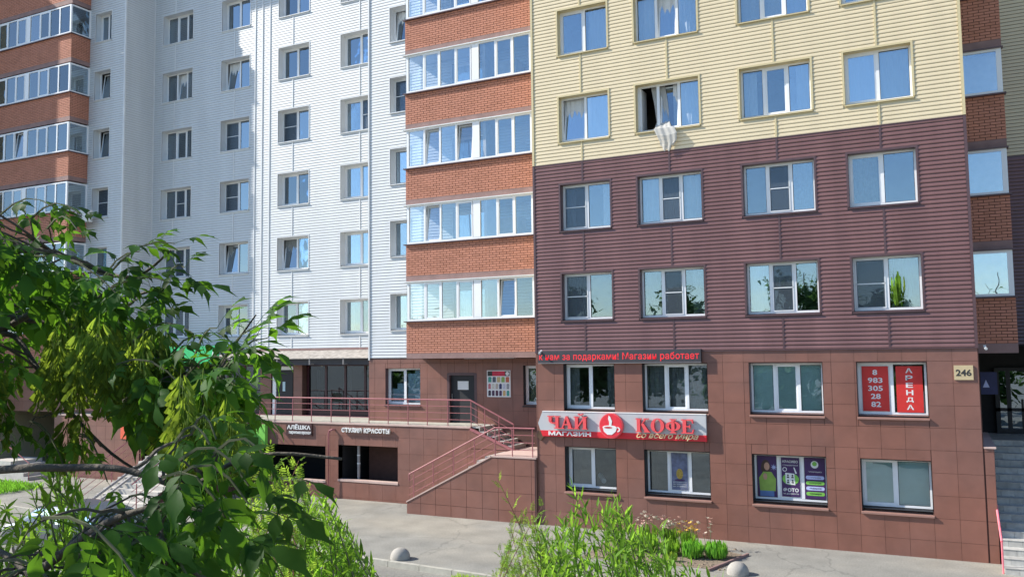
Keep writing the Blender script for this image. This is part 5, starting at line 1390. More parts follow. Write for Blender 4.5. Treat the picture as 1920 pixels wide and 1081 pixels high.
SPRAYS = [((-3.58,2.13,0.04),(-3.25,2.12,0.00),0.092), ((-2.86,1.38,0.20),(-2.84,1.57,0.29),0.105), ((-2.70,1.37,0.33),(-2.54,1.46,0.23),0.096), ((-3.69,2.17,0.40),(-3.38,2.23,0.32),0.085), ((-3.58,1.92,0.57),(-3.58,2.16,0.61),0.102), ((-4.05,1.88,0.44),(-3.59,1.87,0.41),0.096), ((-2.38,1.61,0.30),(-2.03,1.63,0.21),0.085), ((-3.79,1.86,0.60),(-3.45,1.87,0.56),0.098), ((-2.83,1.43,-0.07),(-2.86,1.59,-0.04),0.100), ((-3.71,1.97,0.28),(-3.44,1.96,0.15),0.085), ((-2.56,1.80,0.25),(-2.34,1.80,0.20),0.095), ((-3.71,2.11,0.20),(-3.37,2.11,0.10),0.082), ((-3.54,1.90,0.49),(-3.58,2.08,0.40),0.095), ((-2.54,1.47,0.43),(-2.31,1.49,0.35),0.101), ((-2.56,1.64,0.23),(-2.45,1.72,0.27),0.102), ((-3.39,2.22,0.33),(-3.25,2.26,0.36),0.080), ((-3.40,1.75,0.27),(-3.46,1.95,0.18),0.096), ((-2.74,1.34,0.51),(-2.37,1.34,0.36),0.096), ((-3.72,1.81,0.07),(-3.66,1.99,0.01),0.103), ((-3.64,2.07,-0.08),(-3.65,2.26,-0.17),0.094), ((-3.00,1.97,0.23),(-3.07,2.17,0.19),0.102), ((-3.10,2.12,0.25),(-2.76,2.08,0.15),0.099), ((-3.42,1.62,-0.01),(-3.27,1.75,-0.03),0.104), ((-2.85,1.53,-0.06),(-2.61,1.63,-0.11),0.103), ((-2.82,1.54,-0.02),(-2.75,1.73,-0.14),0.089), ((-2.57,1.58,0.27),(-2.42,1.74,0.18),0.104), ((-3.15,1.71,0.41),(-3.07,1.81,0.42),0.092), ((-3.92,1.89,0.66),(-3.62,1.94,0.61),0.100), ((-3.42,1.58,0.43),(-3.04,1.61,0.44),0.079), ((-3.09,1.98,0.20),(-2.95,2.14,0.08),0.084), ((-2.49,1.45,0.30),(-2.22,1.50,0.34),0.088), ((-2.98,2.02,0.10),(-2.98,2.22,0.02),0.081), ((-3.51,1.77,0.15),(-3.52,1.95,0.12),0.100), ((-2.82,2.15,0.16),(-2.67,2.29,0.07),0.098), ((-2.29,1.65,0.23),(-2.11,1.74,0.15),0.079), ((-3.40,1.68,0.47),(-3.38,1.90,0.44),0.092), ((-3.01,1.57,0.06),(-2.96,1.74,0.04),0.094), ((-3.61,2.01,0.28),(-3.69,2.22,0.19),0.093), ((-3.02,1.89,0.34),(-3.03,2.11,0.46),0.092), ((-3.20,2.01,0.09),(-3.22,2.23,0.10),0.104), ((-2.78,1.46,0.14),(-2.56,1.56,0.04),0.087), ((-3.85,2.00,-0.09),(-3.49,2.01,-0.00),0.084), ((-2.69,1.81,0.28),(-2.43,1.78,0.20),0.092), ((-3.29,1.75,0.39),(-3.14,1.84,0.39),0.083), ((-3.48,1.80,-0.03),(-3.42,2.00,-0.08),0.085), ((-2.96,1.55,-0.13),(-2.86,1.72,-0.14),0.082), ((-2.54,1.44,-0.03),(-2.49,1.64,-0.15),0.081), ((-2.81,1.42,0.45),(-2.65,1.53,0.43),0.082), ((-3.77,1.92,0.40),(-3.33,1.91,0.44),0.104), ((-3.20,1.77,0.07),(-3.11,1.92,0.16),0.102), ((-3.60,1.88,0.11),(-3.46,1.95,0.17),0.079), ((-3.07,1.95,0.22),(-2.74,2.00,0.13),0.103), ((-3.20,2.28,0.23),(-3.12,2.47,0.16),0.089), ((-2.57,1.41,0.11),(-2.29,1.45,0.06),0.104), ((-3.08,2.03,0.25),(-3.10,2.27,0.28),0.096), ((-2.67,1.42,0.11),(-2.42,1.44,0.17),0.103), ((-3.56,2.20,0.11),(-3.47,2.42,0.06),0.080), ((-2.93,1.43,-0.29),(-2.84,1.52,-0.31),0.080), ((-2.67,2.05,0.14),(-2.57,2.18,0.17),0.094), ((-2.94,1.61,-0.17),(-2.66,1.60,-0.08),0.099), ((-3.31,1.60,-0.33),(-3.10,1.72,-0.30),0.104), ((-3.38,2.31,0.10),(-3.25,2.44,0.16),0.091), ((-3.33,1.72,0.57),(-3.14,1.80,0.51),0.085), ((-3.31,2.07,0.23),(-3.18,2.26,0.12),0.085), ((-3.71,1.88,-0.36),(-3.65,2.01,-0.34),0.094), ((-3.14,1.48,0.45),(-2.97,1.58,0.52),0.080), ((-3.44,1.70,-0.09),(-3.15,1.71,-0.10),0.088), ((-3.84,1.85,0.51),(-3.59,1.93,0.54),0.085), ((-2.92,2.10,0.23),(-2.87,2.25,0.21),0.104), ((-2.59,1.52,0.14),(-2.49,1.59,0.21),0.092), ((-3.17,2.14,0.34),(-2.85,2.08,0.27),0.087), ((-3.04,1.64,0.39),(-2.97,1.77,0.46),0.094), ((-2.98,2.27,0.15),(-3.00,2.49,0.16),0.103), ((-3.08,1.64,0.21),(-2.79,1.64,0.20),0.094), ((-3.12,2.24,0.07),(-3.14,2.44,-0.00),0.086), ((-3.53,1.65,0.10),(-3.44,1.84,0.04),0.080), ((-3.69,1.82,0.58),(-3.39,1.79,0.51),0.099), ((-2.60,1.68,0.34),(-2.38,1.74,0.25),0.088), ((-3.32,1.99,0.04),(-3.24,2.20,0.04),0.097), ((-2.71,1.89,0.21),(-2.46,1.96,0.08),0.083), ((-3.00,1.58,0.13),(-2.72,1.55,0.15),0.096), ((-3.49,1.72,0.10),(-3.22,1.70,0.15),0.084), ((-3.35,1.80,-0.16),(-3.07,1.79,-0.12),0.099), ((-3.57,1.99,0.09),(-3.62,2.19,-0.02),0.088), ((-2.54,1.48,0.29),(-2.34,1.59,0.30),0.092), ((-2.35,1.52,0.32),(-2.25,1.65,0.24),0.095), ((-3.13,1.55,0.41),(-2.96,1.69,0.40),0.106), ((-2.76,1.50,0.08),(-2.77,1.64,-0.01),0.101), ((-3.68,1.80,0.35),(-3.73,2.01,0.36),0.094), ((-3.25,2.29,0.16),(-3.06,2.40,0.21),0.093), ((-3.04,1.58,-0.24),(-2.91,1.63,-0.22),0.098), ((-2.66,1.49,-0.03),(-2.61,1.65,-0.16),0.096), ((-3.74,1.76,0.23),(-3.31,1.73,0.20),0.106), ((-2.79,1.79,0.27),(-2.59,1.84,0.28),0.097), ((-3.57,1.88,0.44),(-3.45,2.06,0.42),0.087), ((-3.57,1.81,0.53),(-3.59,1.97,0.56),0.095), ((-2.93,1.43,0.28),(-2.93,1.60,0.37),0.090), ((-3.02,1.72,0.27),(-3.05,1.93,0.22),0.100), ((-3.21,1.53,0.24),(-3.09,1.60,0.24),0.100), ((-3.83,1.98,-0.21),(-3.49,1.96,-0.21),0.098), ((-2.82,2.23,0.12),(-2.72,2.35,0.00),0.084), ((-3.49,1.71,0.41),(-3.27,1.75,0.29),0.091), ((-3.39,1.72,-0.34),(-3.39,1.91,-0.33),0.106), ((-3.05,1.54,-0.20),(-3.04,1.69,-0.25),0.083), ((-4.11,1.95,0.48),(-4.01,2.10,0.51),0.099), ((-3.48,2.02,-0.01),(-3.18,1.99,-0.02),0.089), ((-3.01,1.88,0.40),(-2.88,2.01,0.43),0.079), ((-2.61,2.01,0.00),(-2.51,2.18,-0.06),0.099), ((-1.97,1.79,-0.13),(-1.83,1.88,-0.21),0.086), ((-2.02,1.70,-0.13),(-1.92,1.84,-0.23),0.087), ((-2.16,1.77,-0.04),(-2.07,1.83,-0.10),0.078), ((-2.01,1.64,-0.00),(-1.87,1.77,-0.11),0.094), ((-1.96,1.65,-0.10),(-1.71,1.63,-0.18),0.092), ((-2.43,1.99,-0.11),(-2.25,2.00,-0.09),0.074), ((-1.95,1.79,-0.19),(-1.69,1.75,-0.12),0.095), ((-2.38,2.00,-0.11),(-2.18,2.01,-0.07),0.096), ((-1.96,1.63,-0.13),(-1.92,1.73,-0.08),0.080), ((-2.13,1.95,-0.14),(-1.95,2.02,-0.23),0.074), ((-2.27,1.88,-0.05),(-2.20,1.98,-0.02),0.092), ((-2.33,1.99,-0.15),(-2.34,2.17,-0.14),0.089), ((-1.91,1.57,-0.09),(-1.78,1.65,-0.12),0.073), ((-1.92,1.70,-0.04),(-1.88,1.81,-0.02),0.079), ((-1.99,1.61,-0.12),(-1.79,1.70,-0.05),0.091), ((-2.12,1.79,-0.17),(-1.94,1.83,-0.21),0.089), ((-2.04,1.83,-0.08),(-2.00,2.04,-0.11),0.077), ((-2.26,1.95,-0.16),(-2.05,1.93,-0.17),0.087), ((-2.10,1.86,-0.16),(-1.85,1.79,-0.11),0.085), ((-1.96,1.69,-0.02),(-1.87,1.75,-0.11),0.086), ((-1.92,1.53,-0.02),(-1.70,1.56,-0.04),0.087), ((-1.98,1.60,-0.12),(-1.96,1.74,-0.18),0.092), ((-2.14,1.68,-0.09),(-1.95,1.77,-0.03),0.092), ((-1.87,1.56,-0.15),(-1.66,1.62,-0.10),0.080), ((-1.89,1.69,-0.15),(-1.73,1.76,-0.12),0.096), ((-2.38,2.04,-0.05),(-2.33,2.13,-0.05),0.074), ((-2.35,1.96,-0.14),(-2.14,2.02,-0.15),0.094), ((-1.95,1.65,-0.13),(-1.75,1.63,-0.15),0.077), ((-2.08,1.66,-0.05),(-1.98,1.85,-0.10),0.077), ((-1.92,1.72,-0.06),(-1.77,1.75,-0.03),0.096), ((-2.25,2.05,-0.16),(-2.00,1.99,-0.15),0.095), ((-2.14,1.79,-0.17),(-1.88,1.74,-0.13),0.076), ((-2.17,1.80,-0.08),(-2.07,1.94,-0.05),0.089), ((-2.05,1.66,-0.01),(-2.01,1.81,-0.01),0.078), ((-3.19,0.75,0.80),(-3.06,0.84,0.74),0.131), ((-2.82,0.94,0.14),(-2.70,1.12,-0.01),0.110), ((-2.76,0.72,0.65),(-2.48,0.80,0.60),0.108), ((-2.98,0.78,0.54),(-2.74,0.85,0.62),0.117), ((-4.41,0.91,0.58),(-4.10,1.01,0.68),0.115), ((-3.10,0.55,0.63),(-2.80,0.65,0.60),0.111), ((-2.65,1.09,0.51),(-2.52,1.20,0.50),0.136), ((-4.61,1.18,0.75),(-4.31,1.29,0.68),0.117), ((-4.60,1.09,0.21),(-4.10,1.16,0.29),0.120), ((-4.75,1.16,1.10),(-4.69,1.28,1.18),0.110), ((-3.69,0.94,1.10),(-3.49,1.06,1.04),0.132), ((-3.34,0.83,0.16),(-3.29,1.02,0.09),0.132), ((-3.92,0.82,0.49),(-3.85,0.95,0.55),0.121), ((-3.52,0.76,0.91),(-3.10,0.82,0.93),0.104), ((-3.18,0.60,0.32),(-2.79,0.69,0.28),0.133), ((-4.48,1.02,0.77),(-4.36,1.18,0.83),0.114), ((-4.42,1.12,0.37),(-4.32,1.27,0.38),0.124), ((-2.50,0.95,0.17),(-2.16,1.03,0.21),0.102), ((-4.29,1.38,0.07),(-4.12,1.53,0.06),0.116), ((-2.23,0.97,-0.07),(-2.02,1.02,0.03),0.128), ((-3.28,0.95,0.72),(-2.92,1.06,0.58),0.116), ((-4.28,1.41,0.40),(-4.20,1.59,0.37),0.107), ((-4.92,1.01,1.54),(-4.58,1.09,1.58),0.103), ((-2.90,0.92,0.84),(-2.53,0.95,0.82),0.104), ((-4.04,0.75,1.21),(-3.84,0.84,1.08),0.117), ((-2.44,0.88,0.65),(-2.12,0.98,0.57),0.136), ((-3.00,1.21,-0.06),(-2.57,1.24,0.00),0.108), ((-3.73,0.71,1.23),(-3.29,0.75,1.12),0.110), ((-4.04,1.23,0.33),(-4.00,1.40,0.23),0.130), ((-4.06,1.41,1.26),(-3.77,1.50,1.29),0.115), ((-3.08,1.04,0.20),(-3.05,1.21,0.25),0.114), ((-4.61,0.87,1.08),(-4.46,1.02,1.06),0.108), ((-3.70,0.71,1.13),(-3.50,0.78,1.09),0.114), ((-2.90,0.88,0.08),(-2.56,0.93,-0.02),0.138), ((-3.06,0.83,-0.01),(-2.73,0.92,0.05),0.126), ((-5.01,1.06,1.14),(-4.86,1.20,1.17),0.110), ((-2.97,0.95,0.11),(-2.63,1.00,0.07),0.121), ((-2.74,0.90,0.51),(-2.60,1.00,0.57),0.112), ((-2.74,0.84,0.50),(-2.48,0.96,0.56),0.126), ((-2.80,0.93,0.76),(-2.48,0.97,0.61),0.126), ((-3.10,0.88,0.88),(-2.96,1.05,0.80),0.110), ((-2.22,0.79,0.24),(-2.13,0.93,0.22),0.100), ((-2.33,0.58,0.27),(-2.02,0.67,0.24),0.120), ((-2.54,0.90,0.17),(-2.27,0.99,0.22),0.097), ((-2.08,0.74,0.16),(-1.93,0.85,0.06),0.123), ((-3.25,0.84,0.42),(-3.06,0.91,0.35),0.094), ((-2.93,0.77,0.71),(-2.60,0.84,0.61),0.098), ((-2.22,0.68,0.44),(-1.93,0.79,0.38),0.100), ((-2.34,0.78,0.57),(-2.17,0.85,0.51),0.121), ((-2.73,0.76,0.54),(-2.46,0.82,0.45),0.113), ((-2.54,0.66,0.10),(-2.47,0.81,0.09),0.106), ((-2.48,0.83,0.33),(-2.28,0.92,0.36),0.125), ((-2.97,0.79,0.26),(-2.94,0.93,0.34),0.102), ((-3.10,0.86,0.71),(-2.72,0.91,0.64),0.123), ((-1.64,1.27,-0.43),(-1.40,1.25,-0.47),0.099), ((-1.49,1.19,-0.32),(-1.45,1.33,-0.38),0.109), ((-1.49,1.37,-0.45),(-1.39,1.39,-0.45),0.099), ((-1.38,1.04,-0.45),(-1.34,1.12,-0.47),0.083), ((-1.65,1.23,-0.41),(-1.60,1.32,-0.48),0.103), ((-1.32,0.92,-0.26),(-1.09,0.93,-0.31),0.091), ((-1.25,1.03,-0.32),(-1.09,1.02,-0.32),0.097), ((-1.64,1.35,-0.39),(-1.48,1.35,-0.32),0.094), ((-1.69,1.39,-0.44),(-1.65,1.55,-0.43),0.096), ((-1.72,1.38,-0.50),(-1.54,1.36,-0.42),0.104), ((-1.22,1.08,-0.40),(-1.11,1.09,-0.35),0.108), ((-1.18,1.01,-0.40),(-1.04,0.99,-0.36),0.107), ((-1.65,1.25,-0.39),(-1.50,1.33,-0.41),0.107), ((-1.66,1.31,-0.35),(-1.55,1.36,-0.36),0.091), ((-1.23,0.99,-0.29),(-1.16,1.03,-0.31),0.092), ((-1.53,1.18,-0.32),(-1.30,1.16,-0.31),0.092), ((-1.38,1.16,-0.48),(-1.30,1.23,-0.48),0.098), ((-1.53,1.20,-0.40),(-1.41,1.20,-0.35),0.088), ((-1.59,1.44,-0.39),(-1.41,1.41,-0.41),0.109), ((-1.31,1.16,-0.29),(-1.10,1.15,-0.31),0.103), ((-1.57,1.28,-0.50),(-1.44,1.37,-0.55),0.081), ((-1.53,1.33,-0.41),(-1.45,1.46,-0.38),0.093), ((-1.37,1.23,-0.35),(-1.33,1.31,-0.35),0.083), ((-1.69,1.24,-0.52),(-1.56,1.25,-0.47),0.108), ((-1.31,1.08,-0.41),(-1.13,1.07,-0.44),0.106), ((-1.61,1.29,-0.35),(-1.47,1.32,-0.39),0.103), ((-1.38,1.00,-0.39),(-1.23,1.00,-0.36),0.091), ((-1.41,1.16,-0.37),(-1.29,1.25,-0.37),0.094), ((-1.30,1.12,-0.29),(-1.11,1.10,-0.25),0.104), ((-1.49,1.16,-0.39),(-1.45,1.29,-0.49),0.094), ((-1.63,1.34,-0.31),(-1.43,1.30,-0.34),0.101), ((-1.39,1.13,-0.34),(-1.30,1.25,-0.41),0.084), ((-1.73,1.10,-0.46),(-1.62,1.23,-0.42),0.102), ((-2.07,1.37,-0.65),(-1.80,1.43,-0.69),0.111), ((-1.79,1.12,-0.47),(-1.57,1.17,-0.42),0.093), ((-2.00,1.03,-0.48),(-1.96,1.16,-0.53),0.090), ((-2.01,1.33,-0.63),(-1.87,1.45,-0.67),0.113), ((-1.61,1.03,-0.38),(-1.41,1.06,-0.43),0.099), ((-2.47,1.40,-0.70),(-2.22,1.43,-0.66),0.113), ((-2.36,1.20,-0.70),(-2.18,1.31,-0.64),0.089), ((-2.19,1.70,0.23),(-1.95,1.74,0.37),0.085), ((-2.31,1.75,0.18),(-2.12,1.76,0.36),0.090), ((-2.21,1.69,0.17),(-1.94,1.74,0.25),0.095), ((-2.23,1.79,0.13),(-2.06,1.79,0.19),0.090), ((-2.03,1.67,0.04),(-1.82,1.69,0.11),0.080), ((-1.96,1.70,-0.05),(-1.78,1.71,0.10),0.080), ((-1.84,1.65,-0.10),(-1.66,1.66,0.04),0.090), ((-1.70,1.61,-0.13),(-1.53,1.62,0.12),0.095), ((-1.67,1.62,-0.10),(-1.50,1.63,0.09),0.085), ((-1.70,1.61,-0.13),(-1.57,1.60,-0.03),0.090), ((-2.04,1.77,0.17),(-1.92,1.75,0.30),0.080), ((-1.28,1.15,-0.16),(-1.18,1.15,-0.13),0.070), ((-1.19,1.08,-0.18),(-1.05,1.10,-0.17),0.080), ((-1.20,1.08,-0.21),(-1.05,1.10,-0.20),0.085), ((-1.22,1.07,-0.21),(-1.08,1.09,-0.24),0.085), ((-1.41,1.31,-0.16),(-1.32,1.29,-0.12),0.070), ((-1.14,1.11,-0.17),(-1.01,1.12,-0.15),0.075), ((-1.67,1.62,-0.13),(-1.58,1.60,0.03),0.090), ((-1.65,1.64,-0.10),(-1.53,1.62,0.09),0.095), ((-1.81,1.67,-0.05),(-1.69,1.65,0.12),0.085), ((-1.84,1.65,-0.08),(-1.67,1.66,-0.03),0.090), ((-2.67,1.79,0.46),(-2.46,1.81,0.51),0.085), ((-2.87,1.81,0.49),(-2.62,1.83,0.55),0.090), ((-2.53,1.75,0.41),(-2.37,1.74,0.44),0.080), ((-2.47,1.67,-0.19),(-2.29,1.67,-0.30),0.070), ((-2.26,1.67,-0.22),(-2.11,1.66,-0.30),0.060)]
BUNCHES = [((-2.31,2.07,0.02),0.16), ((-2.29,1.79,0.14),0.14), ((-2.42,1.88,0.14),0.14), ((-2.61,2.02,0.06),0.15), ((-2.65,1.97,0.02),0.17), ((-2.33,2.06,-0.04),0.17), ((-2.32,1.85,0.02),0.15), ((-1.82,1.57,-0.04),0.12), ((-2.16,1.84,0.02),0.15), ((-1.84,1.54,-0.01),0.12), ((-2.38,2.01,-0.05),0.14), ((-1.99,1.48,0.08),0.16), ((-2.39,1.74,0.04),0.14), ((-2.03,1.66,0.07),0.16), ((-2.58,1.87,0.07),0.14), ((-2.20,1.59,0.03),0.15), ((-2.25,1.60,0.12),0.14), ((-2.38,1.98,0.02),0.15), ((-2.31,1.67,0.12),0.17), ((-2.62,1.96,0.11),0.17), ((-2.53,1.90,0.16),0.16), ((-2.25,1.67,-0.00),0.13), ((-2.22,1.77,0.01),0.16), ((-2.62,1.97,0.18),0.13), ((-1.99,1.77,-0.04),0.17), ((-2.75,1.93,0.02),0.13), ((-2.70,1.90,0.03),0.16), ((-2.02,1.78,0.07),0.13), ((-2.20,1.63,0.16),0.13), ((-2.45,1.72,0.06),0.15), ((-2.47,2.07,0.06),0.12), ((-2.66,1.96,0.01),0.14), ((-2.46,1.74,0.11),0.14), ((-2.13,1.80,-0.04),0.15), ((-1.94,1.66,0.06),0.17), ((-1.87,1.57,0.07),0.13), ((-2.19,1.55,0.01),0.12), ((-2.38,1.71,-0.00),0.15), ((-1.95,1.50,0.12),0.14), ((-2.21,1.78,0.09),0.15), ((-2.63,1.94,0.11),0.15), ((-2.28,1.73,0.05),0.14), ((-2.35,2.07,-0.02),0.13), ((-2.52,1.84,0.15),0.13), ((-2.55,2.03,0.16),0.13), ((-2.32,1.61,0.02),0.15), ((-2.29,1.78,-0.03),0.14), ((-2.46,1.79,0.05),0.14), ((-2.42,1.68,0.07),0.15), ((-2.51,1.92,0.17),0.13), ((-1.98,1.70,-0.01),0.17), ((-2.31,1.80,0.08),0.17), ((-2.13,1.65,0.06),0.16), ((-2.06,1.60,0.09),0.13), ((-2.46,2.10,-0.01),0.17), ((-2.35,1.92,-0.01),0.16), ((-1.98,1.69,0.10),0.17), ((-2.42,1.80,-0.00),0.17), ((-1.82,1.60,0.02),0.15), ((-1.93,1.66,0.09),0.15), ((-2.32,2.00,-0.00),0.16), ((-2.34,1.86,-0.04),0.14), ((-1.98,1.49,0.08),0.13), ((-2.26,1.91,0.13),0.16), ((-2.08,1.70,0.06),0.13), ((-2.54,1.80,0.03),0.17), ((-2.41,2.11,0.12),0.15), ((-1.99,1.76,-0.00),0.13), ((-1.94,1.52,0.06),0.16), ((-2.43,1.91,0.07),0.13), ((-2.20,1.57,0.04),0.14), ((-2.65,1.98,0.07),0.15), ((-2.12,1.61,0.08),0.14), ((-2.49,1.90,0.02),0.15), ((-2.49,2.02,-0.04),0.13), ((-2.45,1.92,0.14),0.12), ((-2.24,1.58,0.05),0.16), ((-2.37,1.96,0.11),0.15), ((-2.15,1.77,0.07),0.12), ((-1.95,1.60,0.07),0.14), ((-2.18,1.73,0.01),0.15), ((-1.90,1.55,0.03),0.16), ((-2.61,2.01,0.17),0.16), ((-2.15,1.67,0.04),0.17), ((-2.20,1.72,0.08),0.16), ((-2.84,1.71,-0.15),0.14), ((-2.63,1.61,-0.03),0.14), ((-2.47,1.57,-0.02),0.16), ((-2.91,1.80,-0.04),0.14), ((-2.83,1.74,-0.11),0.14), ((-2.55,1.64,-0.10),0.15), ((-2.73,1.63,-0.14),0.17), ((-2.33,1.42,-0.10),0.14), ((-2.65,1.73,0.03),0.13), ((-2.97,1.73,-0.08),0.16), ((-2.44,1.78,-0.18),0.16), ((-2.24,1.68,-0.16),0.15), ((-2.52,1.86,-0.18),0.13), ((-2.41,1.80,-0.15),0.17), ((-2.38,1.73,-0.17),0.14), ((-1.88,1.69,-0.13),0.15), ((-1.67,1.52,-0.15),0.13), ((-1.66,1.59,-0.10),0.17), ((-1.59,1.52,-0.17),0.16), ((-1.81,1.60,-0.08),0.15), ((-1.52,1.51,-0.08),0.14), ((-1.61,1.53,-0.03),0.15), ((-1.87,1.68,-0.08),0.17), ((-1.55,1.41,-0.05),0.12), ((-1.53,1.51,-0.13),0.14), ((-1.75,1.71,-0.04),0.16), ((-1.79,1.62,-0.14),0.14), ((-1.59,1.59,-0.06),0.14), ((-1.70,1.59,-0.15),0.15), ((-1.57,1.42,-0.11),0.17), ((-1.66,1.53,-0.09),0.16), ((-1.47,1.48,-0.12),0.14), ((-1.77,1.73,-0.07),0.16), ((-1.60,1.45,-0.08),0.16), ((-1.50,1.43,-0.11),0.12), ((-1.48,1.42,-0.14),0.12), ((-1.78,1.60,-0.07),0.15), ((-1.61,1.48,-0.10),0.15), ((-1.59,1.47,-0.08),0.14), ((-1.63,1.48,-0.03),0.15), ((-1.84,1.68,-0.05),0.14), ((-1.81,1.71,-0.08),0.16), ((-1.72,1.65,-0.13),0.14), ((-1.68,1.56,-0.09),0.14), ((-1.77,1.68,-0.12),0.17), ((-1.63,1.48,-0.03),0.12), ((-1.53,1.52,-0.12),0.13), ((-1.67,1.67,-0.16),0.15), ((-1.58,1.55,-0.10),0.15), ((-1.44,1.45,-0.14),0.13), ((-1.59,1.62,-0.11),0.14)]

pm = Plant(tree, maples); pb = Plant(tree, bunches)
allp = [p for L_ in limbs for p in L_]
br = MB()
tw = MB()
for a, b, s in SPRAYS:  # some sprays stand out of view towards the sun, added to shade the leaves
    a = Vector(a); b = Vector(b)
    near = min(allp, key=lambda p: (p-a).length)
    if (near-a).length < 1.3:
        cc = (near+a)/2 + Vector((U(-.06, .06), U(-.06, .06), U(.04, .16)))*(near-a).length
        br.tube([near*(1-t)**2+cc*2*t*(1-t)+a*t*t + Vector((U(-.006, .006), 0, U(-.006, .006))) for t in (0, .17, .34, .5, .67, .84, 1)], .0042, 4, r1=.0022)
    d = (b-a); L_ = d.length; d.normalize()
    pts = [a + d*L_*t + Vector((0, 0, .03*math.sin(t*3.1)-.05*t*t)) for t in (0, .25, .5, .75, 1)]
    tw.tube(pts, .0035, 4, r1=.0018)
    n = max(3, int(L_/.047))
    for i in range(n):
        t = .08+.92*i/(n-1); p = a + d*L_*t + Vector((0, 0, .03*math.sin(t*3.1)-.05*t*t))
        side = d.cross(Vector((0, 0, 1))).normalized(); ang = (i % 2)*math.pi/2 + U(-.5, .5)
        for sg_ in ((-1, 1) if i < n-1 else (0,)):
            dd = side*sg_*math.cos(ang) + Vector((0, 0, 1))*sg_*math.sin(ang)*.4 + d*U(.3, .8) + Vector((0, 0, U(-1.3, -.25)))
            if sg_ == 0: dd = d + Vector((0, 0, -.3))
            up = Vector((U(-.4, .4), U(-.6, .2), 1)).normalized()
            pm.add(random.randrange(len(maples)), p, rotm(dd, up, U(-.4, .4)), s*U(.55, 1.02))
stuff(tw.build('twig', M['twig'], tree)); stuff(br.build('twig', M['bark'], tree))
for p, k in BUNCHES: pb.add(random.randrange(4), p, Matrix.Rotation(U(0, 6.28), 3, 'Z') @ Matrix.Rotation(U(-.25, .25), 3, 'X'), k)
pm.emit('leaf', M['maple']); pb.emit('seed_bunch', M['samara'])


def lance_leaf(R):
    b = MB(); leaflet(b, (0, 0, 0), (0, 1, 0), Vector((0, 0, 1)), 1.0, R.uniform(.085, .12), droop=R.uniform(.05, .45), fold=.25, seg=5); return b
def feather_leaf(R):
    b = MB(); b.tube([(0, 0, 0), (0, .6, .03), (0, 1.2, -.08)], .012, 3)
    for i in range(6):
        y = .2+.17*i
        for sx in (-1, 1): leaflet(b, (0, y, .02), (sx, .55, U(-.3, .1)), Vector((0, 0, 1)), .42-.02*i, .055, droop=.2, seg=4)
    leaflet(b, (0, 1.2, -.08), (0, 1, -.1), Vector((0, 0, 1)), .4, .06, seg=4); return b
lances = [lance_leaf(RR) for _ in range(5)]; feathers = [feather_leaf(RR) for _ in range(4)]
def shrub(name, label, base, shoots, kind, leafL, nleaf):
    root = thing(name, label, 'shrub', base)
    P = Plant(root, lances if kind == 'willow' else feathers)
    st = MB(); base = Vector(base)
    for tip, low in shoots:
        tip = Vector(tip); low = Vector(low)
        foot = base + Vector((U(-.35, .35), U(-.35, .35), 0)) + Vector(((low.x-base.x)*.3, (low.y-base.y)*.3, 0))
        st.tube([foot, foot*.45+low*.55 + Vector((0, 0, -.2)), low], .012, 4, r1=.006)
        bend = (low+tip)/2 + Vector((U(-.06, .06), U(-.06, .06), .05))
        pts = [low*(1-t)**2 + bend*(2*t*(1-t)) + tip*t*t for t in [i/6 for i in range(7)]]
        st.tube(pts, .005, 4, r1=.0015)
        n = nleaf
        for i in range(n):
            t = .02+.98*i/(n-1); q = t*6; j = min(int(q), 5); p = pts[j].lerp(pts[j+1], q-j); ax = (pts[j+1]-pts[j]).normalized()
            a = i*2.4+U(-.4, .4)
            s1 = ax.cross(Vector((0.3, .2, 1))).normalized(); s2 = ax.cross(s1)
            d = ax*U(.5, 1.1)*(1+t*.6) + (s1*math.cos(a)+s2*math.sin(a))*U(.6, 1.0) + Vector((0, 0, U(-.25, .15)))
            P.add(random.randrange(len(P.var)), p, rotm(d, Vector((U(-.5, .5), U(-.5, .5), 1)).normalized(), U(-.5, .5)), leafL*U(.65, 1.15)*(1-.45*max(0, t-.75)*4*.6))
    stuff(st.build('stem', M['stemred' if kind != 'willow' else 'twig'], root))
    P.emit('leaf', M['willow' if kind == 'willow' else 'rowan'], cap=300)
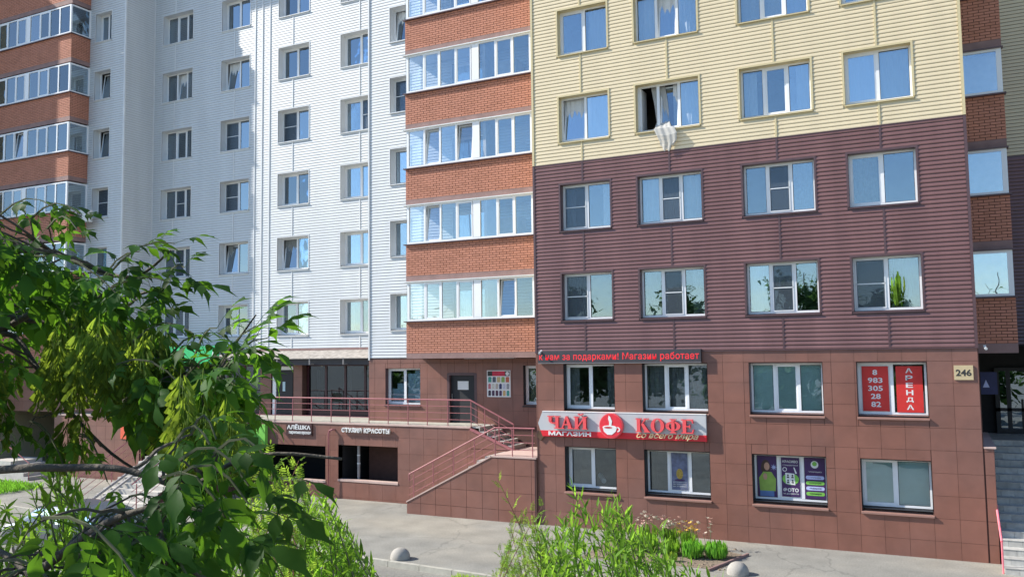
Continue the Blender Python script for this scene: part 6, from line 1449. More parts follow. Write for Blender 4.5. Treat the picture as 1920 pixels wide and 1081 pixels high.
shrub('willow_shrub', 'bright green narrow leaved willow shrub in the bottom centre before the pavement', (-2.252, 5.806, -5.4799999999999995), [((-1.79,6.86,-2.08),(-1.47,7.08,-3.08)), ((-1.38,5.51,-1.46),(-1.55,5.29,-2.17)), ((-1.27,5.21,-1.87),(-1.51,4.98,-2.50)), ((-2.14,5.91,-1.11),(-1.85,6.43,-1.91)), ((-2.22,5.16,-1.47),(-2.35,5.55,-2.33)), ((-2.04,5.51,-1.13),(-2.10,5.89,-2.06)), ((-1.85,5.82,-1.41),(-1.58,5.86,-2.18)), ((-2.34,5.18,-1.32),(-2.67,5.50,-2.27)), ((-2.12,5.94,-1.52),(-2.09,5.95,-2.47)), ((-2.29,6.71,-1.56),(-2.31,7.09,-2.58)), ((-1.56,5.11,-1.09),(-1.54,5.30,-1.93)), ((-2.29,6.51,-1.47),(-2.11,6.25,-2.08)), ((-2.79,6.47,-1.86),(-2.68,6.33,-2.61)), ((-1.80,5.29,-1.26),(-1.68,5.16,-1.88)), ((-2.25,6.49,-1.72),(-1.97,7.09,-2.86)), ((-1.45,5.45,-2.05),(-1.70,5.10,-2.75)), ((-2.39,6.18,-1.31),(-2.13,6.76,-2.26)), ((-2.44,5.52,-1.58),(-2.23,5.80,-2.47)), ((-2.24,5.60,-1.53),(-1.93,5.47,-2.29)), ((-2.13,5.18,-1.60),(-2.28,5.00,-2.41)), ((-1.55,6.29,-1.80),(-1.33,6.04,-2.31)), ((-1.89,4.93,-1.41),(-2.01,4.71,-2.10)), ((-1.59,5.72,-1.58),(-1.29,5.67,-2.31)), ((-2.05,4.87,-1.08),(-1.95,5.06,-1.86)), ((-2.44,5.17,-1.25),(-2.50,5.60,-2.24)), ((-2.70,5.77,-1.33),(-2.26,5.72,-2.02)), ((-2.63,5.92,-1.39),(-2.50,5.94,-2.22)), ((-1.85,4.91,-1.14),(-1.72,5.07,-1.87)), ((-3.01,6.45,-1.61),(-2.69,6.65,-2.58)), ((-2.15,6.82,-1.71),(-2.41,6.42,-2.37)), ((-1.62,5.95,-1.51),(-1.37,6.00,-2.24)), ((-1.60,5.04,-1.23),(-1.27,5.02,-1.74)), ((-2.79,6.51,-1.71),(-2.53,6.36,-2.62)), ((-2.30,6.43,-1.34),(-2.22,6.56,-2.28)), ((-2.46,6.65,-1.39),(-2.12,7.17,-2.34)), ((-1.64,6.15,-1.85),(-1.45,6.36,-2.58)), ((-2.34,6.27,-1.35),(-2.08,6.20,-2.01)), ((-1.55,5.48,-1.53),(-1.48,5.41,-2.24)), ((-1.74,6.91,-2.15),(-1.32,7.10,-3.08)), ((-2.12,5.80,-1.45),(-1.84,5.73,-2.23)), ((-2.23,6.87,-1.80),(-2.44,7.02,-2.83)), ((-1.35,5.71,-1.53),(-1.09,5.82,-2.36)), ((-2.30,5.74,-1.64),(-2.23,5.87,-2.55)), ((-2.72,6.13,-1.49),(-2.51,6.33,-2.37)), ((-2.73,5.84,-1.49),(-2.40,5.96,-2.18)), ((-2.10,4.97,-1.06),(-2.00,5.17,-1.95)), ((-2.62,6.00,-1.36),(-2.58,6.15,-2.21)), ((-2.76,6.36,-1.51),(-2.27,6.36,-2.19)), ((-2.14,5.68,-1.20),(-1.91,5.65,-2.06)), ((-2.38,6.32,-1.30),(-2.30,6.40,-2.23)), ((-2.33,5.92,-1.54),(-2.06,5.89,-2.45)), ((-2.38,5.61,-1.17),(-2.75,5.60,-2.00)), ((-2.11,5.82,-1.11),(-2.12,6.05,-1.88)), ((-2.07,6.52,-2.11),(-1.85,7.11,-3.33)), ((-2.12,4.93,-1.14),(-2.19,4.62,-1.83)), ((-2.08,5.08,-1.19),(-2.25,4.83,-1.80)), ((-2.35,6.41,-1.21),(-2.40,6.76,-2.12)), ((-2.61,5.56,-1.43),(-2.46,6.12,-2.48)), ((-1.61,6.81,-2.22),(-1.65,7.24,-3.24)), ((-2.63,6.31,-2.17),(-2.74,6.67,-3.35)), ((-2.68,6.11,-1.28),(-2.41,5.92,-1.90)), ((-2.26,5.95,-1.26),(-2.12,5.97,-2.12)), ((-1.81,5.26,-1.11),(-2.02,5.44,-1.93)), ((-1.91,5.22,-1.01),(-1.82,5.48,-1.88)), ((-2.24,6.25,-1.15),(-2.05,6.90,-2.08)), ((-1.32,5.27,-1.49),(-1.13,5.19,-2.23)), ((-2.64,6.33,-1.28),(-2.44,6.42,-2.30)), ((-2.87,6.46,-1.48),(-2.61,6.65,-2.25)), ((-2.35,6.45,-1.53),(-2.21,6.31,-2.34)), ((-1.73,5.25,-1.25),(-1.72,5.63,-2.14)), ((-2.49,6.04,-1.51),(-2.52,6.54,-2.37)), ((-2.06,4.97,-1.17),(-1.74,5.04,-1.82)), ((-2.42,5.78,-1.20),(-2.09,5.73,-1.99)), ((-2.80,6.54,-1.55),(-3.43,6.67,-2.73)), ((-3.04,6.29,-1.90),(-2.69,6.75,-2.96)), ((-2.32,6.36,-1.27),(-2.31,6.91,-2.25)), ((-2.08,6.98,-1.83),(-2.72,7.27,-2.80)), ((-2.33,5.04,-1.45),(-2.28,5.27,-2.10)), ((-2.57,5.62,-1.29),(-2.67,5.63,-2.21)), ((-2.29,5.48,-1.13),(-2.52,5.88,-2.08)), ((-2.50,5.45,-1.42),(-2.67,5.89,-2.30)), ((-1.84,5.11,-1.00),(-1.77,5.31,-1.63)), ((-2.10,5.95,-1.68),(-2.12,6.40,-2.57)), ((-1.95,5.43,-1.73),(-1.73,5.46,-2.38)), ((-2.42,6.48,-1.37),(-2.04,6.86,-2.19)), ((-1.86,6.03,-1.27),(-1.93,5.71,-1.94)), ((-2.53,6.45,-1.45),(-2.20,6.97,-2.34)), ((-1.85,5.06,-1.21),(-2.00,5.24,-1.87)), ((-2.41,5.61,-1.49),(-2.42,5.72,-2.15)), ((-2.46,5.51,-1.49),(-2.81,5.45,-2.17)), ((-1.98,5.28,-1.05),(-1.78,5.88,-1.78)), ((-2.80,5.99,-1.34),(-2.61,5.98,-2.33)), ((-2.32,5.58,-1.23),(-2.50,5.32,-1.89)), ((-2.61,5.89,-1.35),(-2.37,5.96,-2.03)), ((-2.15,5.22,-1.38),(-2.30,5.01,-2.15)), ((-2.48,6.62,-1.28),(-3.12,6.88,-2.16)), ((-2.61,6.31,-1.39),(-2.77,6.24,-2.17)), ((-2.40,5.15,-1.14),(-2.40,5.64,-2.01)), ((-1.62,5.77,-1.50),(-1.35,6.12,-2.19)), ((-1.63,5.14,-1.87),(-1.45,5.12,-2.63)), ((-2.90,6.50,-1.71),(-2.82,6.41,-2.40)), ((-2.25,5.86,-1.60),(-2.07,6.20,-2.62)), ((-1.47,5.21,-1.29),(-1.20,5.26,-2.08)), ((-2.48,6.64,-1.41),(-2.43,6.96,-2.24)), ((-1.51,5.99,-1.79),(-1.22,6.20,-2.70)), ((-2.67,5.87,-1.39),(-2.25,5.85,-2.23)), ((-2.00,5.81,-1.33),(-2.36,5.83,-2.31)), ((-2.96,6.22,-1.45),(-2.44,6.14,-2.15)), ((-1.86,5.81,-1.59),(-2.01,5.96,-2.40)), ((-2.40,6.65,-1.31),(-2.04,6.73,-2.23)), ((-1.95,5.22,-1.06),(-1.67,5.08,-1.78)), ((-2.25,4.84,-1.21),(-2.20,4.93,-2.03)), ((-1.85,5.28,-1.45),(-1.69,5.54,-2.15)), ((-2.25,6.90,-1.49),(-2.14,7.25,-2.65)), ((-2.41,6.60,-1.67),(-2.15,7.14,-2.57)), ((-2.56,6.52,-1.75),(-2.18,6.84,-2.72)), ((-1.71,5.58,-1.27),(-1.65,5.73,-1.91)), ((-1.79,6.05,-1.51),(-1.52,5.93,-2.15)), ((-2.16,5.70,-1.13),(-2.01,6.28,-1.95)), ((-1.40,5.98,-1.76),(-1.42,6.26,-2.65)), ((-1.81,5.72,-1.77),(-1.53,6.00,-2.69)), ((-2.12,6.42,-1.40),(-1.85,6.20,-2.09)), ((-2.24,5.35,-1.23),(-1.95,5.34,-1.94)), ((-2.23,5.07,-1.32),(-2.02,4.95,-2.06)), ((-1.95,7.05,-2.02),(-1.69,7.39,-3.02)), ((-1.78,5.92,-1.45),(-1.80,6.35,-2.33)), ((-1.86,6.41,-1.65),(-1.69,7.07,-2.67)), ((-2.12,5.61,-1.15),(-1.69,5.62,-1.83)), ((-1.43,5.38,-1.41),(-1.77,5.67,-2.39)), ((-2.14,6.90,-1.70),(-2.00,7.06,-2.60)), ((-2.45,5.66,-1.20),(-2.47,5.49,-1.94)), ((-1.59,5.23,-1.33),(-1.55,5.48,-2.10)), ((-2.46,5.33,-1.42),(-2.04,5.36,-2.12)), ((-2.11,4.86,-1.17),(-2.21,4.96,-1.98)), ((-2.60,6.12,-1.48),(-2.54,6.29,-2.34)), ((-2.41,5.73,-0.97),(-2.22,5.82,-1.61)), ((-2.16,5.85,-1.04),(-1.89,5.99,-1.64)), ((-2.35,5.76,-1.06),(-2.16,5.85,-1.62)), ((-2.25,5.81,-1.12),(-2.02,5.92,-1.62))], 'willow', 0.12, 24)
shrub('feathery_shrub', 'feathery leaved shrub with a tall pale tipped shoot left of the bottom centre willow', (-2.923, 5.918, -5.4799999999999995), [((-2.89,5.68,-1.55),(-2.62,5.81,-2.19)), ((-2.92,6.06,-1.59),(-2.57,6.37,-2.43)), ((-3.05,6.12,-1.33),(-3.30,6.19,-2.25)), ((-3.02,5.80,-1.59),(-2.72,6.05,-2.33)), ((-2.77,5.62,-1.36),(-2.62,5.70,-2.31)), ((-2.67,5.61,-1.79),(-2.49,6.04,-2.56)), ((-3.04,6.10,-1.73),(-3.01,6.33,-2.78)), ((-3.05,5.82,-1.50),(-2.78,5.98,-2.40)), ((-3.08,6.08,-1.63),(-2.67,6.01,-2.33)), ((-3.16,6.16,-1.59),(-3.17,5.91,-2.22)), ((-2.93,5.98,-1.54),(-2.72,6.58,-2.58)), ((-2.80,5.77,-1.46),(-2.89,5.63,-2.22)), ((-2.65,5.73,-1.13),(-3.00,5.46,-2.00)), ((-2.79,6.14,-1.48),(-3.22,6.04,-2.25)), ((-3.03,6.08,-1.42),(-3.51,6.21,-2.38)), ((-2.73,5.73,-1.17),(-2.79,6.22,-2.18)), ((-2.88,5.70,-1.63),(-2.60,6.04,-2.39)), ((-2.86,5.88,-1.23),(-2.63,6.24,-2.11)), ((-2.63,5.74,-1.27),(-2.67,6.28,-2.32)), ((-2.86,5.64,-1.28),(-2.68,5.71,-2.03)), ((-3.14,6.07,-1.57),(-3.20,6.63,-2.61)), ((-2.67,5.75,-1.26),(-2.47,5.86,-2.10)), ((-3.09,6.10,-1.65),(-2.94,5.87,-2.26)), ((-2.91,5.69,-1.46),(-3.13,5.53,-2.20)), ((-2.89,6.30,-1.71),(-2.67,6.85,-2.85)), ((-2.75,5.81,-1.31),(-2.82,6.13,-2.25)), ((-2.68,5.66,-1.37),(-2.74,6.00,-2.22)), ((-3.10,6.24,-1.37),(-2.92,6.66,-2.51)), ((-2.91,6.13,-1.33),(-2.73,6.48,-2.16)), ((-2.74,5.91,-1.62),(-2.71,6.27,-2.50)), ((-2.98,6.07,-1.30),(-3.02,6.65,-2.27)), ((-2.79,6.10,-1.58),(-2.99,6.28,-2.51)), ((-2.76,5.60,-1.46),(-2.67,5.73,-2.17)), ((-2.87,6.17,-1.85),(-2.84,6.70,-2.78)), ((-3.06,5.85,-0.99),(-2.78,5.99,-1.70)), ((-2.92,5.92,-1.42),(-2.89,5.93,-1.97))], 'rowan', 0.075, 16)
shrub('willow_shrub', 'green narrow leaved willow shrub behind the large maple leaves', (-3.344, 4.141, -5.4799999999999995), [((-3.45,3.56,-0.85),(-3.71,3.50,-1.50)), ((-3.85,4.93,-1.43),(-3.77,5.47,-2.34)), ((-3.99,3.97,-1.49),(-3.79,3.90,-2.02)), ((-3.85,4.03,-0.94),(-3.68,4.40,-1.70)), ((-4.23,4.25,-1.71),(-3.98,4.09,-2.26)), ((-3.67,3.99,-0.91),(-3.54,3.96,-1.61)), ((-4.10,4.58,-1.33),(-4.66,4.61,-2.29)), ((-4.18,4.79,-0.92),(-3.98,5.21,-1.66)), ((-3.25,4.25,-1.22),(-3.36,4.24,-1.86)), ((-3.35,4.00,-1.26),(-3.77,4.20,-2.09)), ((-4.12,4.80,-0.94),(-4.40,4.57,-1.84)), ((-3.13,3.83,-1.01),(-2.73,3.78,-1.66)), ((-3.62,4.11,-1.01),(-3.59,4.25,-1.76)), ((-3.08,3.88,-1.07),(-3.03,4.11,-1.78)), ((-3.96,4.50,-0.96),(-4.06,4.79,-1.88)), ((-3.24,3.84,-0.80),(-3.40,4.14,-1.50)), ((-3.30,3.92,-1.01),(-3.18,4.02,-1.68)), ((-3.23,4.06,-0.95),(-3.44,4.41,-1.87)), ((-2.96,3.82,-1.36),(-3.27,3.76,-2.10)), ((-3.60,4.36,-1.33),(-3.53,4.43,-1.92)), ((-3.00,3.86,-0.93),(-3.14,3.94,-1.51)), ((-2.98,3.67,-0.75),(-2.91,3.87,-1.29)), ((-3.29,4.32,-1.49),(-3.15,4.20,-1.98)), ((-3.78,4.76,-1.24),(-3.70,5.01,-2.00)), ((-3.04,3.75,-1.12),(-3.10,3.58,-1.60)), ((-3.74,4.24,-1.04),(-3.95,4.61,-1.94)), ((-3.10,4.07,-1.09),(-2.75,4.15,-1.70)), ((-3.29,4.30,-1.22),(-3.12,4.42,-1.89)), ((-3.51,4.25,-0.92),(-3.63,4.46,-1.63)), ((-4.02,4.53,-1.00),(-3.75,4.48,-1.66)), ((-3.23,3.98,-1.01),(-3.64,4.15,-1.80)), ((-3.58,4.54,-1.26),(-3.32,4.59,-2.10)), ((-4.19,4.32,-1.60),(-4.06,4.59,-2.31)), ((-3.90,4.93,-1.25),(-3.95,5.11,-2.14)), ((-3.44,4.27,-0.88),(-3.60,3.92,-1.63)), ((-3.52,4.67,-1.30),(-3.61,4.38,-2.08)), ((-3.59,4.22,-1.13),(-3.30,4.20,-1.68)), ((-3.12,3.77,-1.11),(-3.01,3.77,-1.73)), ((-4.45,4.38,-1.20),(-4.35,4.40,-2.10)), ((-3.47,3.67,-1.09),(-3.35,4.02,-1.81)), ((-3.65,4.73,-1.26),(-3.34,4.72,-1.83)), ((-3.92,4.21,-1.01),(-3.90,4.57,-1.69)), ((-3.67,4.82,-1.37),(-3.68,5.31,-2.43)), ((-3.94,4.42,-1.23),(-3.65,4.35,-2.02)), ((-4.01,4.52,-1.13),(-3.60,4.51,-1.85)), ((-4.52,4.54,-1.44),(-4.56,4.83,-2.22)), ((-3.94,3.92,-1.06),(-3.68,4.12,-1.85)), ((-3.05,3.81,-0.84),(-3.01,3.83,-1.42)), ((-3.93,4.54,-1.34),(-3.83,4.29,-1.84)), ((-3.11,3.73,-0.79),(-3.12,3.68,-1.31)), ((-3.62,4.35,-0.99),(-3.43,4.41,-1.72)), ((-3.28,4.07,-0.88),(-3.09,4.31,-1.71)), ((-3.37,4.33,-1.17),(-3.60,4.10,-1.91)), ((-3.56,4.59,-1.32),(-3.56,4.83,-2.29)), ((-3.74,4.90,-1.56),(-3.40,4.95,-2.33)), ((-3.46,4.18,-0.90),(-3.33,4.53,-1.80)), ((-4.12,4.20,-1.27),(-4.54,4.32,-2.04)), ((-4.06,4.89,-1.50),(-3.94,5.04,-2.23)), ((-3.48,4.42,-1.10),(-3.49,4.73,-2.00)), ((-3.17,4.09,-1.07),(-3.29,4.45,-1.87)), ((-3.84,4.05,-1.04),(-3.41,4.12,-1.80)), ((-4.49,4.52,-1.45),(-5.05,4.56,-2.40)), ((-3.92,4.81,-0.96),(-3.67,4.64,-1.79)), ((-3.52,4.17,-0.87),(-3.37,4.09,-1.60)), ((-3.69,4.57,-1.03),(-3.36,4.48,-1.79)), ((-3.16,4.18,-1.39),(-2.80,4.14,-2.01)), ((-3.66,4.14,-1.03),(-3.56,4.10,-1.80)), ((-3.45,4.53,-1.24),(-3.33,5.00,-2.12)), ((-3.79,4.93,-1.29),(-3.39,4.87,-1.95)), ((-4.52,4.51,-1.38),(-4.47,4.53,-2.02)), ((-4.04,4.68,-1.25),(-3.73,4.52,-2.06)), ((-3.91,4.24,-0.96),(-3.64,4.38,-1.72)), ((-3.33,4.06,-0.91),(-3.79,4.29,-1.69)), ((-3.00,3.70,-0.82),(-2.97,3.77,-1.40)), ((-3.83,4.93,-1.21),(-4.12,4.62,-1.83)), ((-3.90,4.12,-1.16),(-3.52,4.27,-1.86)), ((-3.24,4.28,-1.25),(-3.29,3.98,-1.84)), ((-3.78,4.51,-1.33),(-3.47,4.70,-2.21)), ((-3.71,3.66,-1.06),(-3.33,3.60,-1.71)), ((-3.08,3.74,-1.11),(-3.06,4.05,-1.90)), ((-3.82,4.50,-1.03),(-3.68,4.88,-1.98)), ((-4.13,4.82,-1.47),(-3.93,4.95,-2.11)), ((-3.65,3.73,-1.31),(-3.21,3.70,-1.96)), ((-4.19,4.21,-1.06),(-4.06,4.63,-1.89)), ((-3.41,3.49,-0.90),(-3.21,3.40,-1.44)), ((-3.94,4.35,-0.91),(-3.91,4.43,-1.64)), ((-3.92,4.66,-1.19),(-3.59,4.73,-1.82)), ((-3.55,4.70,-1.74),(-3.87,4.75,-2.56)), ((-3.45,4.46,-1.21),(-3.19,4.73,-1.82)), ((-3.57,4.26,-1.24),(-3.50,4.30,-1.81)), ((-3.04,3.79,-0.91),(-3.10,4.10,-1.66)), ((-3.48,4.36,-0.97),(-3.24,4.61,-1.78)), ((-3.33,4.30,-1.06),(-2.92,4.20,-1.53)), ((-3.66,4.37,-1.01),(-3.48,4.76,-1.77)), ((-3.97,4.43,-1.26),(-4.21,4.77,-2.11)), ((-4.33,4.74,-1.16),(-3.93,4.91,-1.97)), ((-3.38,4.21,-1.08),(-3.35,4.63,-1.92)), ((-3.48,4.35,-1.37),(-3.29,4.58,-1.99)), ((-4.15,4.61,-1.19),(-3.89,4.75,-2.05)), ((-3.52,3.50,-0.81),(-3.32,3.76,-1.37)), ((-3.64,4.28,-1.43),(-3.61,4.61,-2.27)), ((-2.90,3.84,-1.39),(-2.95,4.21,-2.07)), ((-3.81,4.98,-1.39),(-3.71,5.01,-2.22)), ((-3.22,3.97,-1.04),(-2.79,3.95,-1.67)), ((-3.74,4.41,-0.97),(-4.03,4.27,-1.69))], 'willow', 0.11, 26)
shrub('willow_shrub', 'sparse thin willow shoots at the right edge of the shrub behind the tree', (-3.727, 4.844, -5.4799999999999995), [((-3.69,4.60,-1.12),(-3.71,4.56,-1.72)), ((-3.44,4.65,-1.68),(-3.37,4.68,-2.54)), ((-3.53,4.55,-1.13),(-3.40,5.09,-1.91)), ((-3.65,4.67,-1.39),(-3.41,4.79,-2.07)), ((-3.52,4.64,-1.59),(-3.43,4.66,-2.38)), ((-3.91,5.00,-1.24),(-3.92,5.10,-2.00)), ((-3.62,4.70,-1.51),(-3.54,4.77,-2.21)), ((-3.52,4.77,-1.52),(-3.15,4.65,-2.20)), ((-3.75,4.93,-1.35),(-3.54,4.75,-2.18))], 'willow', 0.105, 18)
shrub('feathery_shrub', 'yellow green feathery shrub glowing in the sun behind the tree', (-3.464, 3.857, -5.4799999999999995), [((-4.03,4.11,-0.61),(-4.03,4.33,-1.39)), ((-3.77,4.40,-0.81),(-3.80,4.88,-1.75)), ((-4.05,4.23,-0.88),(-3.88,4.18,-1.69)), ((-3.67,4.28,-0.67),(-4.20,4.41,-1.41)), ((-3.92,4.04,-0.94),(-3.97,4.18,-1.66)), ((-4.06,4.30,-1.08),(-4.12,4.73,-1.93)), ((-3.61,3.94,-0.57),(-3.33,3.81,-1.15)), ((-3.99,4.17,-0.73),(-3.94,4.32,-1.47)), ((-3.51,3.70,-0.95),(-3.14,3.70,-1.53)), ((-3.32,3.78,-0.81),(-3.33,3.88,-1.58)), ((-3.88,4.28,-0.71),(-3.82,4.62,-1.49)), ((-4.09,4.36,-0.70),(-4.02,4.71,-1.59)), ((-4.18,4.34,-1.72),(-3.97,4.48,-2.54)), ((-4.16,4.38,-0.64),(-3.72,4.36,-1.21)), ((-3.81,3.99,-0.79),(-3.61,3.89,-1.49)), ((-3.90,4.25,-0.79),(-3.94,4.06,-1.56)), ((-3.31,3.64,-0.76),(-3.02,3.62,-1.27)), ((-3.33,3.68,-0.75),(-3.20,3.99,-1.50)), ((-3.64,4.20,-0.69),(-3.46,4.29,-1.33)), ((-3.38,3.53,-0.75),(-3.72,3.56,-1.40))], 'rowan', 0.09, 18)
shrub('willow_shrub', 'thin willow shoots with narrow leaves in the bottom left corner', (-3.403, 2.323, -5.4799999999999995), [((-2.75,1.94,-0.50),(-2.64,2.05,-0.96)), ((-3.31,2.34,-0.65),(-3.42,2.22,-1.03)), ((-2.71,1.94,-0.55),(-2.76,2.18,-0.99)), ((-2.35,1.78,-0.54),(-2.58,1.80,-0.90)), ((-2.62,1.96,-0.68),(-2.77,2.11,-1.14)), ((-3.16,1.97,-0.73),(-3.16,2.15,-1.27)), ((-2.70,1.74,-0.54),(-2.78,1.75,-0.84)), ((-2.91,2.23,-0.74),(-2.86,2.28,-1.09)), ((-3.23,2.34,-0.49),(-3.01,2.44,-0.92)), ((-3.12,2.04,-0.77),(-2.89,2.10,-1.10)), ((-3.05,2.21,-0.61),(-2.94,2.11,-0.95)), ((-2.92,2.03,-0.51),(-2.97,2.15,-1.02)), ((-2.92,1.93,-0.68),(-2.81,2.10,-1.05)), ((-2.98,2.25,-0.60),(-2.82,2.37,-1.12)), ((-3.06,2.28,-0.72),(-3.02,2.54,-1.21)), ((-3.40,2.31,-0.54),(-3.19,2.38,-0.92)), ((-2.71,1.96,-0.44),(-2.81,2.16,-0.82)), ((-3.23,2.19,-0.62),(-3.31,2.33,-1.11)), ((-2.33,1.75,-0.53),(-2.12,1.72,-0.88)), ((-3.00,1.83,-0.48),(-2.96,1.78,-0.83)), ((-2.38,1.79,-0.56),(-2.44,1.89,-0.92)), ((-2.81,2.06,-0.72),(-2.85,2.13,-1.21)), ((-2.75,2.09,-0.63),(-2.81,2.32,-1.18)), ((-3.33,2.22,-0.62),(-3.34,2.34,-1.13)), ((-2.72,1.93,-0.41),(-2.57,1.92,-0.78)), ((-3.39,2.26,-0.65),(-3.19,2.26,-1.15)), ((-2.59,1.90,-0.59),(-2.48,1.87,-0.88)), ((-2.65,1.89,-0.43),(-2.46,1.89,-0.72)), ((-3.21,2.25,-0.47),(-3.03,2.25,-0.88)), ((-3.23,2.25,-0.45),(-3.28,2.54,-0.99)), ((-3.20,2.07,-0.56),(-2.88,2.08,-0.86)), ((-3.26,2.32,-0.46),(-3.27,2.53,-1.06)), ((-2.90,1.82,-0.55),(-2.68,1.80,-0.83)), ((-2.98,2.26,-0.65),(-3.15,2.46,-1.19)), ((-2.42,1.71,-0.43),(-2.75,1.74,-0.81)), ((-3.08,2.31,-0.69),(-3.23,2.46,-1.28)), ((-2.98,2.17,-0.46),(-2.74,2.13,-0.84)), ((-2.92,2.23,-0.83),(-3.34,2.31,-1.40)), ((-2.68,1.77,-0.56),(-2.63,1.91,-1.03)), ((-2.79,2.00,-0.42),(-2.66,1.95,-0.83)), ((-2.75,1.72,-0.53),(-2.72,1.80,-0.83)), ((-2.63,1.92,-0.63),(-2.53,1.95,-0.94)), ((-2.62,1.86,-0.75),(-2.40,1.84,-1.03)), ((-3.06,1.96,-0.53),(-3.22,1.99,-0.91))], 'willow', 0.085, 20)


# flower bed with kerb strip
bed = MB(); bp = [(-8.6, 21.0), (-5.05, 21.15), (-4.85, 22.9), (-6.2, 23.6), (-8.7, 23.5)]
bed.poly([(x, y, G+.006) for x, y in bp]); n = 120
fb = thing('flower_bed', 'bed of dry soil at the foot of the tiled wall beside the right bollard', 'flower bed', (-6.5, 22.2, G))
bed.build('soil', M['soil'], fb, fix=False)
cl = MB()
for i in range(420):
    x, y = U(-8.6, -4.9), U(21.1, 23.4); r = U(.015, .06); h = r*U(.5, .9)
    v = [(x+r*math.cos(k*1.57+i), y+r*math.sin(k*1.57+i), G+.004) for k in range(4)]
    for k in range(4): cl.tri(v[k], v[(k+1) % 4], (x+U(-.01, .01), y, G+h))
stuff(cl.build('soil_clod', M['soil'], fb, fix=False))
s = MB()
for (x0, y0), (x1, y1) in (((-5.3, 20.9), (-4.75, 22.9)),):
    s.v += [(x0, y0, G), (x0+.06, y0, G), (x1+.06, y1, G), (x1, y1, G), (x0, y0, G+.06), (x0+.06, y0, G+.06), (x1+.06, y1, G+.06), (x1, y1, G+.06)]
    for f_ in ((0,1,5,4),(1,2,6,5),(2,3,7,6),(3,0,4,7),(4,5,6,7)): s.f.append(f_); s.m.append(0)
s.build('edging_board', M['slab'], fb)
def tuft(x, y, r, h, n, label, name='garden_plant', flowers=None, fh=0.0, cat='plant', m='tuft', w=.02, grp=None, lean=.5):
    t = thing(name, label, cat, (x, y, G), grp)
    b = MB()
    for i in range(n):
        a = U(0, 6.28); rr = r*math.sqrt(rnd()); bx, by = x+rr*math.cos(a), y+rr*math.sin(a)
        leaflet(b, (bx, by, G+U(0, h*.5)), (math.cos(a)*lean*U(.2, 1), math.sin(a)*lean*U(.2, 1), 1), Vector((math.cos(a), math.sin(a), .3)), h*U(.35, .7), w, droop=.25, fold=.2, seg=4)
    stuff(b.build('foliage', M[m], t, fix=False))
    if flowers:
        stm = MB()
        for i in range(flowers[1]):
            a = U(0, 6.28); rr = r*1.25*math.sqrt(rnd()); fx, fy = x+rr*math.cos(a), y+rr*math.sin(a); fz = G+h*.7+U(.3, 1)*fh
            stm.tube([(x+(fx-x)*.6, y+(fy-y)*.6, G+.1), (fx, fy, fz)], .004, 3)
            q = MB(); 
            for k in range(6):
                c1, s1 = math.cos(k*1.047), math.sin(k*1.047); c2, s2 = math.cos(k*1.047+.7), math.sin(k*1.047+.7)
                q.quad((0, 0, 0), (.034*c1, .034*s1, .018), (.038*math.cos(k*1.047+.35), .038*math.sin(k*1.047+.35), .022), (.034*c2, .034*s2, .018))
            o = q.build('flower', M[flowers[0][i % len(flowers[0])]], t, fix=False); o.location = Vector((fx, fy, fz))-Vector(t.location)
            o.rotation_euler = (U(-.9, .2), U(-.4, .4), 0); k = U(1.1, 1.9); o.scale = (k, k, k)
        stuff(stm.build('flower_stem', M['twig'], t))
tuft(-7.45, 23.1, .30, .50, 150, 'leafy garden plant topped with pale pink flowers at the wall', name='flowering_plant', flowers=(['petal_w', 'petal_p'], 26), fh=.45, w=.016, m='willow')
tuft(-6.9, 23.2, .28, .48, 150, 'leafy garden plant with cream and pink flowers in the middle of the bed', name='flowering_plant', flowers=(['petal_w', 'petal_p', 'petal_w'], 26), fh=.42, w=.016, m='willow')
tuft(-6.35, 23.1, .26, .46, 140, 'leafy garden plant with yellow flowers nearest the bright green tufts', name='flowering_plant', flowers=(['petal_y', 'petal_y', 'petal_w'], 26), fh=.36, w=.016, m='willow')
tuft(-5.75, 23.0, .12, .2, 40, 'few thin stems with small cream flowers at the right end of the bed', name='flowering_plant', flowers=(['petal_w', 'petal_p'], 9), fh=.75, w=.016, m='willow')
tuft(-7.3, 22.3, .36, .42, 300, 'dark green low leafy plant in front of the pink flowers', m='willow', w=.03)
tuft(-6.55, 22.2, .26, .34, 200, 'small mid green plant between the flowers and the bright tufts', m='willow', w=.03)
tuft(-5.95, 22.1, .27, .38, 420, 'left of two bright green garden tufts beside the right bollard', w=.022, grp='bright green garden tufts')
tuft(-5.38, 22.25, .27, .38, 420, 'right of two bright green garden tufts beside the right bollard', w=.022, grp='bright green garden tufts')
tuft(-6.3, 21.5, .10, .22, 50, 'tiny yellowish plant on the dry soil in front of the tufts', w=.02, m='rowan')
tuft(-25.6, 20.0, .14, .12, 30, 'small red flowers at the foot of the wide pale stairs', name='flowering_plant', flowers=(['petal_r'], 14), fh=.12)
pt = tuft(-0.95, PB+.36, .16, .9, 170, 'green house plant inside the lowest right window of the brown siding wall', name='house_plant', m='rowan', w=.03)
hp = [o for o in bpy.data.objects if o.get('label', '').startswith('green house plant')][0]; hp.location.z = 0.98
